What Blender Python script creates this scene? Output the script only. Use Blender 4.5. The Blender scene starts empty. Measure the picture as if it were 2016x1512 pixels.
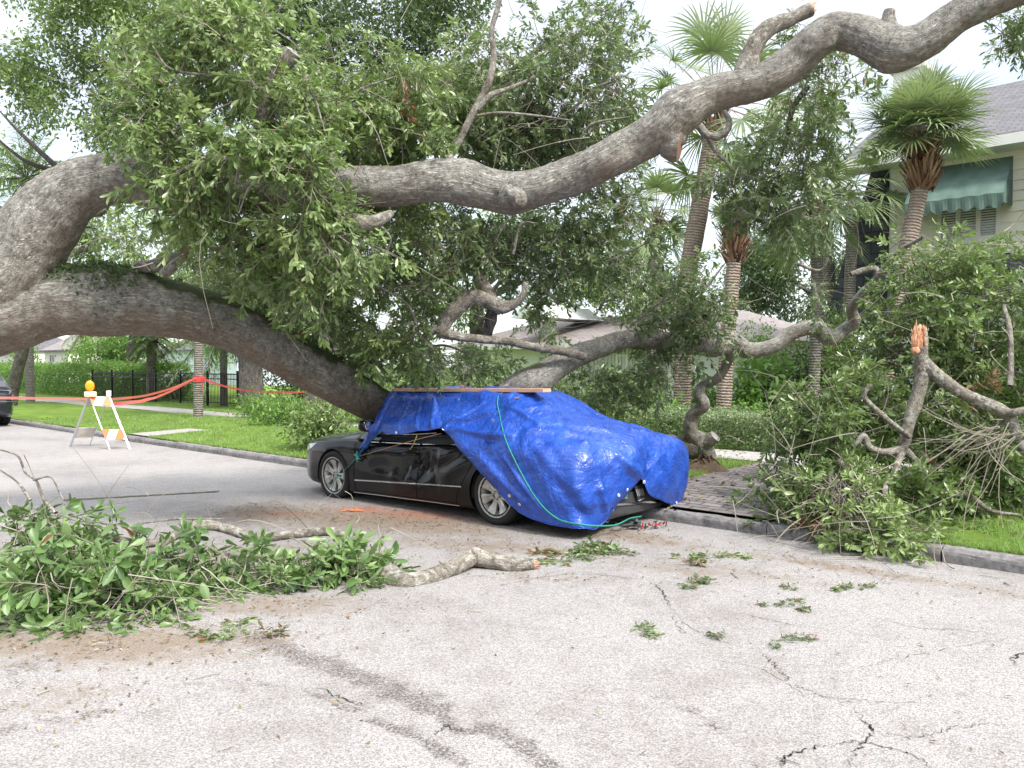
import bpy, bmesh, math, random
import numpy as np
from mathutils import Vector, Matrix
from mathutils.bvhtree import BVHTree
S = bpy.context.scene
COL = S.collection
# ------------------------------------------------------------------ camera
F = 1600.0; CH = 1.68; PITCH = math.atan((756-720)/F)
cam_d = bpy.data.cameras.new('camera'); cam = bpy.data.objects.new('camera', cam_d); COL.objects.link(cam)
cam_d.sensor_width = 36; cam_d.lens = 36*F/2016; cam_d.clip_end = 2000; cam_d.clip_start = 0.05
cam.location = (0, 0, CH); cam.rotation_euler = (math.pi/2-PITCH, 0, 0)
S.camera = cam
# ------------------------------------------------------------------ world: bright overcast
W = bpy.data.worlds.new('World'); S.world = W; W.use_nodes = True
nt = W.node_tree; nt.nodes.clear()
def N(nt, t, **k):
    n = nt.nodes.new(t)
    for a, b in k.items():
        if a == 'inp':
            for i, v in b.items(): n.inputs[i].default_value = v
        else: setattr(n, a, b)
    return n
SUN_EL, SUN_AZ = math.radians(50), math.radians(138)   # azimuth measured clockwise from +Y
wo = N(nt, 'ShaderNodeOutputWorld'); sky = N(nt, 'ShaderNodeTexSky', sky_type='NISHITA', sun_disc=False)
sky.sun_elevation = SUN_EL; sky.sun_rotation = SUN_AZ
bg1 = N(nt, 'ShaderNodeBackground', inp={1: 0.05}); bg2 = N(nt, 'ShaderNodeBackground')
tc = N(nt, 'ShaderNodeTexCoord'); mp = N(nt, 'ShaderNodeMapping'); mp.inputs['Scale'].default_value = (1.0, 1.0, 2.6)
no = N(nt, 'ShaderNodeTexNoise', inp={'Scale': 2.3, 'Detail': 7.0, 'Roughness': 0.55})
cr = N(nt, 'ShaderNodeValToRGB')
cr.color_ramp.elements[0].position = 0.33; cr.color_ramp.elements[0].color = (0.56, 0.60, 0.68, 1)
cr.color_ramp.elements[1].position = 0.62; cr.color_ramp.elements[1].color = (0.95, 0.95, 0.96, 1)
sp = N(nt, 'ShaderNodeSeparateXYZ'); mr = N(nt, 'ShaderNodeMapRange', interpolation_type='SMOOTHSTEP')
mr.inputs['From Min'].default_value = 0.38; mr.inputs['From Max'].default_value = 0.95
mr.inputs['To Min'].default_value = 0.57; mr.inputs['To Max'].default_value = 1.9
L = nt.links.new
L(tc.outputs['Generated'], mp.inputs['Vector']); L(mp.outputs[0], no.inputs['Vector']); L(no.outputs['Fac'], cr.inputs[0])
L(tc.outputs['Generated'], sp.inputs[0]); L(sp.outputs[2], mr.inputs['Value'])
L(cr.outputs[0], bg2.inputs[0]); L(mr.outputs[0], bg2.inputs[1]); L(sky.outputs[0], bg1.inputs[0])
ad = N(nt, 'ShaderNodeAddShader'); L(bg1.outputs[0], ad.inputs[0]); L(bg2.outputs[0], ad.inputs[1]); L(ad.outputs[0], wo.inputs[0])
sd = bpy.data.lights.new('sun', 'SUN'); sd.energy = 2.9; sd.angle = math.radians(10); sd.color = (1, 0.955, 0.9)
so = bpy.data.objects.new('sun', sd); COL.objects.link(so)
sv = Vector((math.sin(SUN_AZ)*math.cos(SUN_EL), math.cos(SUN_AZ)*math.cos(SUN_EL), math.sin(SUN_EL)))
so.rotation_euler = sv.to_track_quat('Z', 'Y').to_euler(); so.location = sv*40
S.view_settings.view_transform = 'Standard'; S.view_settings.look = 'None'
S.view_settings.exposure = 0.99; S.view_settings.gamma = 1; S.view_settings.use_curve_mapping = False
S.render.engine = 'CYCLES'; S.cycles.use_denoising = True
S.cycles.max_bounces = 8; S.cycles.transparent_max_bounces = 8; S.cycles.sample_clamp_indirect = 6

# ------------------------------------------------------------------ coordinates
cp_, sp_ = math.cos(PITCH), math.sin(PITCH)
def ray(px, py):
    a = (px-1008)/F; b = (756-py)/F
    return np.array([a, cp_+b*sp_, -sp_+b*cp_])          # camera looks along +Y, pitched down
def P(px, py, Y):
    r = ray(px, py); return np.array([0, 0, CH])+r*(Y/r[1])
def G(px, py, z=0.0):
    r = ray(px, py); return np.array([0, 0, CH])+r*((z-CH)/r[2])
DS = np.array([0.7396, -0.6730]); DN = np.array([0.6730, 0.7396])   # along the kerb / across it
ANG = math.atan2(DS[1], DS[0])
def SN(s, n, z=0.0): return (s*DS[0]+n*DN[0], s*DS[1]+n*DN[1], z)
def to_sn(p): return p[0]*DS[0]+p[1]*DS[1], p[0]*DN[0]+p[1]*DN[1]
KN = 7.60                                              # kerb face
# ------------------------------------------------------------------ noise
def _h(i, j, k, seed):
    v = (i*374761393+j*668265263+k*2147483647+seed*1274126177) & 0xffffffff
    v = ((v ^ (v >> 13))*1274126177) & 0xffffffff
    return ((v ^ (v >> 16)) & 0xffff)/65535.0
def vnoise(p, seed=0):
    p = np.asarray(p, float); q = np.floor(p).astype(np.int64); f = p-q; f = f*f*(3-2*f)
    r = 0
    for a in (0, 1):
        for b in (0, 1):
            for c in (0, 1):
                w = (f[:, 0] if a else 1-f[:, 0])*(f[:, 1] if b else 1-f[:, 1])*(f[:, 2] if c else 1-f[:, 2])
                r = r+w*_h(q[:, 0]+a, q[:, 1]+b, q[:, 2]+c, seed)
    return r
def fbm(p, o=3, seed=0):
    p = np.asarray(p, float); r = 0; a = .5; t = 0
    for i in range(o): r = r+a*vnoise(p*2**i, seed+i); t += a; a *= .5
    return r/t
# ------------------------------------------------------------------ objects
def empty(name, loc=(0, 0, 0), rz=0.0):
    o = bpy.data.objects.new(name, None); COL.objects.link(o); o.location = loc; o.rotation_euler = (0, 0, rz)
    o.empty_display_size = 0.2
    return o
def tag(o, label=None, cat=None, group=None, kind=None):
    if label: o['label'] = label
    if cat: o['category'] = cat
    if group: o['group'] = group
    if kind: o['kind'] = kind
    return o
class Geo:
    """collects polygons of several sizes with per-vertex uv, a 'var' value and per-face material"""
    def __init__(s): s.V = []; s.UV = []; s.A = []; s.F = []; s.n = 0
    def add(s, V, faces, uv=None, var=None, mi=0):
        V = np.asarray(V, float).reshape(-1, 3); m = len(V)
        s.V.append(V); s.UV.append(np.zeros((m, 2)) if uv is None else np.asarray(uv, float))
        if var is None: s.A.append(np.zeros(m))
        else: s.A.append(np.broadcast_to(np.asarray(var, float), (m,)).astype(float))
        if not isinstance(faces, (list, tuple)) or (len(faces) and isinstance(faces[0], (int, np.integer))): faces = [faces]
        if len(faces) and not isinstance(faces[0], np.ndarray):
            d = {}
            for f in faces: d.setdefault(len(f), []).append(f)
            faces = [np.array(v) for v in d.values()]
        for f in faces:
            if len(f): s.F.append((f+s.n, mi))
        s.n += m
        return s
    def box(s, c, h, R=None, mi=0, var=None):
        v = np.array([[x, y, z] for x in (-1, 1) for y in (-1, 1) for z in (-1, 1)], float)*np.array(h)
        if R is not None: v = v@np.asarray(R).T
        f = np.array([[0, 1, 3, 2], [4, 6, 7, 5], [0, 4, 5, 1], [2, 3, 7, 6], [0, 2, 6, 4], [1, 5, 7, 3]])
        return s.add(v+np.array(c), f, mi=mi, var=var)
    def bar(s, a, b, w, h, up=(0, 0, 1), mi=0, var=None):
        a = np.array(a, float); b = np.array(b, float); d = b-a; l = np.linalg.norm(d); d /= l
        x = np.cross(d, up); x = x/(np.linalg.norm(x)+1e-9); u = np.cross(x, d)
        return s.box((a+b)/2, (l/2, w/2, h/2), np.array([d, x, u]).T, mi, var)
    def build(s, name, mats, parent=None, smooth=False, loc=None):
        me = bpy.data.meshes.new(name)
        V = np.concatenate(s.V); uv = np.concatenate(s.UV); A = np.concatenate(s.A)
        if parent is not None and loc is None:
            M = np.array(parent_matrix(parent).inverted()); V = V@M[:3, :3].T+M[:3, 3]
        nl = sum(f.size for f, _ in s.F); npf = sum(len(f) for f, _ in s.F)
        li = np.concatenate([f.ravel() for f, _ in s.F]).astype(np.int32)
        tot = np.concatenate([np.full(len(f), f.shape[1]) for f, _ in s.F]).astype(np.int32)
        st = np.concatenate([[0], np.cumsum(tot)[:-1]]).astype(np.int32)
        mi = np.concatenate([np.full(len(f), m) for f, m in s.F]).astype(np.int32)
        me.vertices.add(len(V)); me.vertices.foreach_set('co', V.astype(np.float32).ravel())
        me.loops.add(nl); me.loops.foreach_set('vertex_index', li)
        me.polygons.add(npf); me.polygons.foreach_set('loop_start', st); me.polygons.foreach_set('material_index', mi)
        me.polygons.foreach_set('use_smooth', np.full(npf, smooth, dtype=bool))
        me.update(calc_edges=True)
        u = me.uv_layers.new(name='UVMap'); u.data.foreach_set('uv', uv[li].astype(np.float32).ravel())
        at = me.attributes.new('var', 'FLOAT', 'POINT'); at.data.foreach_set('value', A.astype(np.float32))
        for m in (mats if isinstance(mats, (list, tuple)) else [mats]): me.materials.append(m)
        me.validate()
        o = bpy.data.objects.new(name, me); COL.objects.link(o)
        if parent is not None: o.parent = parent
        if loc is not None: o.location = loc
        return o
def parent_matrix(o):
    m = Matrix.LocRotScale(o.location, o.rotation_euler, o.scale)
    return parent_matrix(o.parent) @ m if o.parent else m
def catmull(pts, n):
    pts = np.asarray(pts, float); k = len(pts)
    e = np.vstack([2*pts[0]-pts[1], pts, 2*pts[-1]-pts[-2]])
    t = np.linspace(0, k-1, n); i = np.minimum(t.astype(int), k-2); f = (t-i)[:, None]
    a, b, c, d = e[i], e[i+1], e[i+2], e[i+3]
    return .5*((2*b)+(c-a)*f+(2*a-5*b+4*c-d)*f**2+(3*b-a-3*c+d)*f**3)
def frames(C):
    T = np.gradient(C, axis=0); T /= np.linalg.norm(T, axis=1)[:, None]+1e-12
    U = np.zeros_like(T); r = np.array([0, 1., 0.])                     # seam on the far side
    u = r-T[0]*np.dot(r, T[0])
    if np.linalg.norm(u) < 1e-3: u = np.array([1., 0, 0])
    u /= np.linalg.norm(u); U[0] = u
    for i in range(1, len(C)):
        u = u-T[i]*np.dot(u, T[i]); u /= np.linalg.norm(u)+1e-12
        U[i] = u
    return T, U, np.cross(T, U)
def tube(g, ctrl, rad, nseg=16, ds=0.05, lump=0.0, lsc=3.0, seed=0, mi=0, cap=(0, 0), capmi=None, ridge=0.0, n=None, var=0.0, flat=1.0):
    """swept tube through control points; ctrl (k,3), rad (k,)"""
    ctrl = np.asarray(ctrl, float); rad = np.asarray(rad, float)*np.ones(len(ctrl))
    ln = np.linalg.norm(np.diff(ctrl, axis=0), axis=1).sum()
    n = n or max(len(ctrl)*2, int(ln/ds)+2)
    R = catmull(np.column_stack([ctrl, rad]), n); C, r = R[:, :3], np.maximum(R[:, 3], 1e-4)
    T, U, B = frames(C)
    th = np.linspace(0, 2*math.pi, nseg+1)
    D = U[:, None, :]*np.cos(th)[None, :, None]+B[:, None, :]*np.sin(th)[None, :, None]*flat
    D[:, -1] = D[:, 0]
    s = np.concatenate([[0], np.cumsum(np.linalg.norm(np.diff(C, axis=0), axis=1))])
    rr = r[:, None]*np.ones(nseg+1)
    X = C[:, None, :]+D*rr[:, :, None]
    if lump:
        q = (X.reshape(-1, 3))*lsc
        d = (fbm(q/np.maximum(np.mean(r)*4, .02), 2, seed)-.5)*1.6+(fbm(q/np.maximum(np.mean(r), .01)*.9, 2, seed+7)-.5)*.7
        rr = rr*(1+lump*d.reshape(rr.shape))
    if ridge:
        q = np.stack([np.cos(th)[None]*r[:, None]*16*np.ones((n, 1)), np.sin(th)[None]*r[:, None]*16*np.ones((n, 1)), s[:, None]*5*np.ones(nseg+1)], -1).reshape(-1, 3)
        rr = rr+ridge*(1-np.abs(fbm(q*1.6, 3, seed+3)-.5)*4).reshape(rr.shape)
    rr[:, -1] = rr[:, 0]
    X = C[:, None, :]+D*rr[:, :, None]
    uv = np.stack([(th[None]*np.mean(r))*np.ones((n, 1)), s[:, None]*np.ones(nseg+1)], -1)
    i = np.arange(n-1)[:, None]*(nseg+1)+np.arange(nseg)[None]
    f = np.stack([i, i+1, i+nseg+2, i+nseg+1], -1).reshape(-1, 4)
    g.add(X.reshape(-1, 3), f, uv.reshape(-1, 2), var=var, mi=mi)
    for e, k in ((0, 0), (1, n-1)):
        if cap[e]:
            c = X[k, :nseg]; ce = C[k]+T[k]*(r[k]*(0.25 if cap[e] == 2 else 0.02)*(1 if e else -1))
            V = np.vstack([c, (c-ce)*.55+ce+T[k]*(r[k]*0.05*(1 if e else -1)), ce]); m = nseg
            if cap[e] == 3:                                             # splintered break
                V[m:2*m] += (T[k]*(1 if e else -1))[None]*(np.random.RandomState(seed).rand(m, 1)*r[k]*1.5)
            a = np.arange(m); b = (a+1) % m
            f1 = np.stack([a, b, b+m, a+m], -1); f2 = np.stack([a+m, b+m, np.full(m, 2*m)], -1)
            if not e: f1 = f1[:, ::-1]; f2 = f2[:, ::-1]
            g.add(V, [f1, f2], mi=mi if capmi is None else capmi)
    return C, T, r
def px_tube(g, pts, **k):
    """pts: (px, py, depth, radius_px)"""
    C = [P(a, b, Y) for a, b, Y, r in pts]; R = [r*Y/F for a, b, Y, r in pts]
    return tube(g, C, R, **k)
def lathe(g, prof, nseg=32, M=None, mi=0, var=0.0):
    prof = np.asarray(prof, float); th = np.linspace(0, 2*math.pi, nseg, endpoint=False)
    V = np.stack([prof[:, None, 0]*np.cos(th), prof[:, None, 0]*np.sin(th), prof[:, None, 1]*np.ones(nseg)], -1).reshape(-1, 3)
    if M is not None: M = np.asarray(M); V = V@M[:3, :3].T+M[:3, 3]
    k = len(prof); i = np.arange(k-1)[:, None]*nseg; a = np.arange(nseg)[None]; b = (a+1) % nseg
    g.add(V, np.stack([i+a, i+b, i+nseg+b, i+nseg+a], -1).reshape(-1, 4), mi=mi, var=var)
    return g
# ------------------------------------------------------------------ materials
def mat(name, base=(.5, .5, .5), rough=.6, metal=0.0, spec=.5, coat=0.0, **kw):
    m = bpy.data.materials.new(name); m.use_nodes = True
    b = m.node_tree.nodes['Principled BSDF']
    b.inputs['Base Color'].default_value = (*base, 1); b.inputs['Roughness'].default_value = rough
    b.inputs['Metallic'].default_value = metal; b.inputs['Specular IOR Level'].default_value = spec
    b.inputs['Coat Weight'].default_value = coat
    for k, v in kw.items(): b.inputs[k.replace('_', ' ')].default_value = v
    return m
def nodes(m): t = m.node_tree; return t, t.nodes['Principled BSDF'], t.links.new
def ramp(t, stops):
    c = t.nodes.new('ShaderNodeValToRGB'); e = c.color_ramp.elements
    while len(e) < len(stops): e.new(.5)
    for x, (p, col) in zip(e, stops): x.position = p; x.color = (*col, 1) if len(col) == 3 else col
    return c
def noise(t, scale, detail=4, rough=.55, vec=None, dist=0.0):
    n = t.nodes.new('ShaderNodeTexNoise'); n.inputs['Scale'].default_value = scale; n.inputs['Detail'].default_value = detail
    n.inputs['Roughness'].default_value = rough; n.inputs['Distortion'].default_value = dist
    if vec is not None: t.links.new(vec, n.inputs['Vector'])
    return n
def mix(t, fac, a, b, blend='MIX'):
    n = t.nodes.new('ShaderNodeMix'); n.data_type = 'RGBA'; n.blend_type = blend
    for i, v in ((0, fac), (6, a), (7, b)):
        if isinstance(v, (int, float)): n.inputs[i].default_value = v if i == 0 else (v, v, v, 1)
        elif isinstance(v, tuple): n.inputs[i].default_value = (*v, 1) if len(v) == 3 else v
        else: t.links.new(v, n.inputs[i])
    return n.outputs[2]
def math_(t, op, a, b=0.0, c=0.0):
    n = t.nodes.new('ShaderNodeMath'); n.operation = op
    for i, v in enumerate((a, b, c)):
        if isinstance(v, (int, float)): n.inputs[i].default_value = v
        else: t.links.new(v, n.inputs[i])
    return n.outputs[0]
def bump(t, h, dist, strength=1.0, b=None):
    n = t.nodes.new('ShaderNodeBump'); n.inputs['Distance'].default_value = dist; n.inputs['Strength'].default_value = strength
    t.links.new(h, n.inputs['Height'])
    if b is not None: t.links.new(n.outputs[0], b.inputs['Normal'])
    return n
def objco(t, scale=None, geo=False):
    c = t.nodes.new('ShaderNodeNewGeometry' if geo else 'ShaderNodeTexCoord'); o = c.outputs['Position' if geo else 'Object']
    if scale is None: return o
    m = t.nodes.new('ShaderNodeMapping'); m.inputs['Scale'].default_value = scale; t.links.new(o, m.inputs['Vector']); return m.outputs[0]
def uvco(t, scale=(1, 1, 1)):
    c = t.nodes.new('ShaderNodeUVMap'); m = t.nodes.new('ShaderNodeMapping'); m.inputs['Scale'].default_value = scale
    t.links.new(c.outputs[0], m.inputs['Vector']); return m.outputs[0]
def attr(t, name='var'):
    a = t.nodes.new('ShaderNodeAttribute'); a.attribute_name = name; return a.outputs['Fac']
def leaf_mat(name, dark, mid, light, brown=(.16, .065, .03), trans=.22, rough=.42, tl=(.22, .36, .05)):
    m = mat(name, rough=rough); t, b, Lk = nodes(m)
    c = ramp(t, [(0, dark), (.5, mid), (.90, light), (.955, light), (.965, brown), (1, brown)]); Lk(attr(t), c.inputs[0])
    g = t.nodes.new('ShaderNodeNewGeometry')
    back = mix(t, .4, c.outputs[0], (.27, .35, .17))
    col = mix(t, g.outputs['Backfacing'], c.outputs[0], back)
    Lk(col, b.inputs['Base Color'])
    tr = t.nodes.new('ShaderNodeBsdfTranslucent'); Lk(mix(t, .6, c.outputs[0], tl), tr.inputs[0])
    mx = t.nodes.new('ShaderNodeMixShader'); mx.inputs[0].default_value = trans
    o = t.nodes['Material Output']; Lk(b.outputs[0], mx.inputs[1]); Lk(tr.outputs[0], mx.inputs[2]); Lk(mx.outputs[0], o.inputs[0])
    return m
def bark_mat(name, c0, c1, c2, moss=0.0, su=9.0, sv_=2.2, dist=.012, lichen=0.0, mosscol=(.045, .075, .015), red=0.0):
    m = mat(name, rough=.9, spec=.25); t, b, Lk = nodes(m)
    uv = uvco(t, (su, sv_, 1))
    wob = noise(t, 3.0, 3, vec=objco(t)); wv = t.nodes.new('ShaderNodeVectorMath'); wv.operation = 'MULTIPLY_ADD'
    Lk(wob.outputs['Color'], wv.inputs[0]); wv.inputs[1].default_value = (1.3, 1.3, 0); Lk(uv, wv.inputs[2])
    v = t.nodes.new('ShaderNodeTexVoronoi'); v.feature = 'DISTANCE_TO_EDGE'; v.inputs['Scale'].default_value = 3.6; Lk(wv.outputs[0], v.inputs['Vector'])
    rn1 = noise(t, 1.0, 6, .62, dist=.6); sm1 = t.nodes.new('ShaderNodeVectorMath'); sm1.operation = 'MULTIPLY'; Lk(wv.outputs[0], sm1.inputs[0]); sm1.inputs[1].default_value = (2.6, 1.1, 1); Lk(sm1.outputs[0], rn1.inputs['Vector'])
    rg = math_(t, 'MULTIPLY', math_(t, 'ABSOLUTE', math_(t, 'SUBTRACT', rn1.outputs['Fac'], .5)), 4.5)       # furrows between ridges
    msk = noise(t, 1.6, 3, vec=objco(t)); mk = t.nodes.new('ShaderNodeMapRange'); mk.inputs['From Min'].default_value = .40; mk.inputs['From Max'].default_value = .62; Lk(msk.outputs['Fac'], mk.inputs['Value'])
    cv = math_(t, 'ADD', math_(t, 'MULTIPLY', v.outputs['Distance'], 2.4), math_(t, 'MULTIPLY', mk.outputs[0], .55))
    crack = t.nodes.new('ShaderNodeMapRange'); crack.inputs['From Max'].default_value = .62; Lk(math_(t, 'MINIMUM', cv, math_(t, 'ADD', rg, .05)), crack.inputs['Value'])
    fine = noise(t, 9, 6, .7, vec=wv.outputs[0]); big = noise(t, 2.2, 4, vec=objco(t)); mid = noise(t, 9, 5, .65, vec=objco(t))
    c = ramp(t, [(.37, c0), (.50, c1), (.63, c2)]); Lk(mix(t, .6, big.outputs['Fac'], mid.outputs['Fac']), c.inputs[0])
    col = mix(t, math_(t, 'MULTIPLY', math_(t, 'SUBTRACT', 1.0, crack.outputs[0]), .62), c.outputs[0], tuple(x*.22 for x in c0))
    col = mix(t, .85, col, fine.outputs['Fac'], 'OVERLAY')
    pt = noise(t, 28, 4, .7, vec=objco(t)); pr = ramp(t, [(.36, (.45, .42, .40)), (.5, (1, 1, 1)), (.66, (1.15, 1.15, 1.13))]); Lk(pt.outputs['Fac'], pr.inputs[0]); col = mix(t, .8, col, pr.outputs[0], 'MULTIPLY')
    h = math_(t, 'ADD', math_(t, 'MULTIPLY', crack.outputs[0], .7), math_(t, 'MULTIPLY', fine.outputs['Fac'], .7))
    g = t.nodes.new('ShaderNodeNewGeometry'); sx = t.nodes.new('ShaderNodeSeparateXYZ'); Lk(g.outputs['Normal'], sx.inputs[0])
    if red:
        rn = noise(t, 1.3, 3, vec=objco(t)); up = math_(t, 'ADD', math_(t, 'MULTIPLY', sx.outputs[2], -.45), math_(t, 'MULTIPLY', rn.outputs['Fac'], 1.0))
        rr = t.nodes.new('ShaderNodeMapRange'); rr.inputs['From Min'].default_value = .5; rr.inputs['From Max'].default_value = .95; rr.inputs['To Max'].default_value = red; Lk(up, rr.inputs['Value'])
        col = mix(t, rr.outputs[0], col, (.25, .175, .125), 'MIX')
    if lichen:
        ln = noise(t, 16, 5, .7, vec=objco(t)); lr = t.nodes.new('ShaderNodeMapRange'); lr.inputs['From Min'].default_value = .52; lr.inputs['From Max'].default_value = .62; lr.inputs['To Max'].default_value = lichen
        Lk(ln.outputs['Fac'], lr.inputs['Value']); col = mix(t, lr.outputs[0], col, (.50, .52, .45))
    if moss:
        mn = noise(t, 1.7, 5, .65, vec=objco(t)); mm = math_(t, 'ADD', math_(t, 'MULTIPLY', sx.outputs[2], .55), mn.outputs['Fac'])
        mm = math_(t, 'ADD', mm, math_(t, 'MULTIPLY', mid.outputs['Fac'], .35))
        rr = t.nodes.new('ShaderNodeMapRange'); rr.inputs['From Min'].default_value = 1.2-moss*.50; rr.inputs['From Max'].default_value = 1.32-moss*.45; Lk(mm, rr.inputs['Value'])
        mc = mix(t, mid.outputs['Fac'], mosscol, tuple(min(1, x*2.2) for x in mosscol))
        col = mix(t, rr.outputs[0], col, mc)
    Lk(col, b.inputs['Base Color']); bump(t, h, dist*1.7, 1.0, b)
    return m
M = {}
M['leaf'] = leaf_mat('oak_leaf', (.05, .09, .022), (.145, .215, .062), (.33, .42, .16), rough=.32, trans=.28)
M['leaf_grey'] = leaf_mat('oak_leaf_grey', (.05, .085, .034), (.125, .18, .07), (.29, .35, .17), rough=.32, trans=.26)
M['leaf_fresh'] = leaf_mat('fresh_leaf', (.035, .08, .022), (.095, .175, .045), (.21, .31, .11), rough=.40, brown=(.20, .07, .03))
M['leaf_bright'] = leaf_mat('bright_leaf', (.05, .12, .02), (.11, .23, .035), (.20, .34, .06), tl=(.3, .5, .06), trans=.3)
M['leaf_dark'] = leaf_mat('dark_leaf', (.022, .045, .02), (.05, .085, .035), (.10, .14, .06))
M['leaf_palm'] = leaf_mat('palm_leaf', (.09, .13, .055), (.19, .245, .115), (.36, .40, .24), brown=(.40, .32, .19), rough=.38)
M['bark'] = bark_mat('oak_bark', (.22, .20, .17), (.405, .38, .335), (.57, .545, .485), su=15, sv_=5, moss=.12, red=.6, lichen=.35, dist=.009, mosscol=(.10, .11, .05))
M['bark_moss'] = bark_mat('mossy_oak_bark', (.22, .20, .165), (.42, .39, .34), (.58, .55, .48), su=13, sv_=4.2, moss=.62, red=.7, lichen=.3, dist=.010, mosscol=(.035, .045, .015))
M['cut_old'] = mat('weathered_break', (.24, .12, .075), .85); M['cut_dark'] = mat('dark_wound', (.05, .03, .022), .95, spec=.1)
M['bark_pale'] = bark_mat('pale_bark', (.19, .16, .125), (.34, .30, .25), (.48, .44, .37), su=16, sv_=8, dist=.005, lichen=.55)
M['bark_grey'] = bark_mat('grey_bark', (.10, .09, .08), (.19, .17, .15), (.28, .26, .22), su=7, sv_=2)
M['twig'] = mat('twig_bark', (.27, .235, .19), .85)
M['twig_dark'] = mat('dark_twig', (.10, .085, .07), .85)
def palm_bark(name, c0, c1):
    m = mat(name, rough=.9, spec=.2); t, b, Lk = nodes(m)
    w = t.nodes.new('ShaderNodeTexWave'); w.wave_type = 'BANDS'; w.bands_direction = 'Y'; w.inputs['Scale'].default_value = 5.0; w.inputs['Distortion'].default_value = 3.0; w.inputs['Detail'].default_value = 3; w.inputs['Detail Scale'].default_value = 2.5
    Lk(uvco(t, (1.2, 1, 1)), w.inputs['Vector']); n = noise(t, 6, 5, .7, vec=objco(t, (3, 3, 1)))
    c = ramp(t, [(.3, c0), (.7, c1)]); Lk(n.outputs['Fac'], c.inputs[0])
    Lk(mix(t, math_(t, 'MULTIPLY', math_(t, 'POWER', w.outputs['Fac'], 3.0), .6), c.outputs[0], tuple(x*.35 for x in c0)), b.inputs['Base Color'])
    bump(t, math_(t, 'ADD', math_(t, 'MULTIPLY', w.outputs['Fac'], -1.0), n.outputs['Fac']), .02, 1, b)
    return m
M['palm_red'] = palm_bark('palm_bark_red', (.22, .165, .13), (.40, .325, .265))
M['palm_grey'] = palm_bark('palm_bark_grey', (.16, .145, .12), (.32, .29, .25))
M['boot'] = mat('palm_boot', (.17, .085, .045), .9)
t_, b_, L_ = nodes(M['boot']); r_ = ramp(t_, [(0, (.06, .03, .02)), (.5, (.19, .095, .05)), (1, (.40, .27, .16))]); L_(attr(t_), r_.inputs[0]); L_(r_.outputs[0], b_.inputs['Base Color'])
m = M['cut'] = mat('split_wood', (.60, .30, .14), .8); t, b, Lk = nodes(m)
c = ramp(t, [(.3, (.24, .10, .055)), (.5, (.50, .25, .14)), (.7, (.66, .42, .28))]); Lk(noise(t, 30, 5, .7, vec=objco(t, (1, 1, .25))).outputs['Fac'], c.inputs[0]); Lk(c.outputs[0], b.inputs['Base Color'])
# ---- road
m = M['road'] = mat('road_asphalt', rough=.92, spec=.25); t, b, Lk = nodes(m)
co = objco(t, geo=True)
v = t.nodes.new('ShaderNodeTexVoronoi'); v.inputs['Scale'].default_value = 120; Lk(co, v.inputs['Vector'])
v2 = t.nodes.new('ShaderNodeTexVoronoi'); v2.inputs['Scale'].default_value = 46; Lk(co, v2.inputs['Vector'])
sc = t.nodes.new('ShaderNodeSeparateColor'); Lk(v.outputs['Color'], sc.inputs[0])
stone = ramp(t, [(0, (.215, .20, .19)), (.25, (.297, .281, .268)), (.6, (.338, .321, .307)), (.9, (.378, .36, .345)), (1, (.435, .416, .40))]); Lk(sc.outputs[0], stone.inputs[0])
gap = ramp(t, [(0, (0, 0, 0)), (.5, (0, 0, 0)), (.74, (1, 1, 1))]); Lk(v.outputs['Distance'], gap.inputs[0])
sp2 = ramp(t, [(.44, (0, 0, 0)), (.58, (1, 1, 1))]); n4 = noise(t, 62, 4, .75, vec=co); Lk(n4.outputs['Fac'], sp2.inputs[0])
big = noise(t, .55, 6, .62, vec=co); med = noise(t, 4.5, 5, .7, vec=co)
at_d = t.nodes.new('ShaderNodeAttribute'); at_d.attribute_name = 'stain'
at_b = t.nodes.new('ShaderNodeAttribute'); at_b.attribute_name = 'litter'
at_r = t.nodes.new('ShaderNodeAttribute'); at_r.attribute_name = 'reddust'
wear = ramp(t, [(.30, (.66, .63, .60)), (.52, (1, 1, 1)), (.75, (1.12, 1.1, 1.08))]); Lk(mix(t, .4, big.outputs['Fac'], med.outputs['Fac']), wear.inputs[0])
col = mix(t, 1.0, stone.outputs[0], wear.outputs[0], 'MULTIPLY')
# binder shows where the surface is worn (stain attribute) and between stones
st = math_(t, 'ADD', at_d.outputs['Fac'], math_(t, 'MULTIPLY', math_(t, 'SUBTRACT', noise(t, 7, 7, .8, vec=co).outputs['Fac'], .5), 2.0))
stm = t.nodes.new('ShaderNodeMapRange'); stm.inputs['From Min'].default_value = .42; stm.inputs['From Max'].default_value = .8; Lk(st, stm.inputs['Value'])
gapf = math_(t, 'MULTIPLY', gap.outputs[0], .52)
dk = math_(t, 'MAXIMUM', gapf, math_(t, 'MULTIPLY', sp2.outputs[0], math_(t, 'ADD', math_(t, 'MULTIPLY', stm.outputs[0], 1.5), .20)))
col = mix(t, dk, col, (.085, .075, .068))
col = mix(t, math_(t, 'MULTIPLY', stm.outputs[0], .22), col, (.11, .092, .08))
lit = math_(t, 'ADD', at_b.outputs['Fac'], math_(t, 'MULTIPLY', math_(t, 'SUBTRACT', noise(t, 7, 6, .72, vec=co).outputs['Fac'], .5), 1.5))
lm = t.nodes.new('ShaderNodeMapRange'); lm.inputs['From Min'].default_value = .3; lm.inputs['From Max'].default_value = .8; lm.inputs['To Max'].default_value = .85; Lk(lit, lm.inputs['Value'])
lc = ramp(t, [(.3, (.075, .055, .04)), (.5, (.19, .145, .105)), (.7, (.34, .28, .215))]); Lk(noise(t, 60, 4, .8, vec=objco(t, (1, 2.2, 1), geo=True)).outputs['Fac'], lc.inputs[0])
col = mix(t, lm.outputs[0], col, lc.outputs[0])
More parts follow.
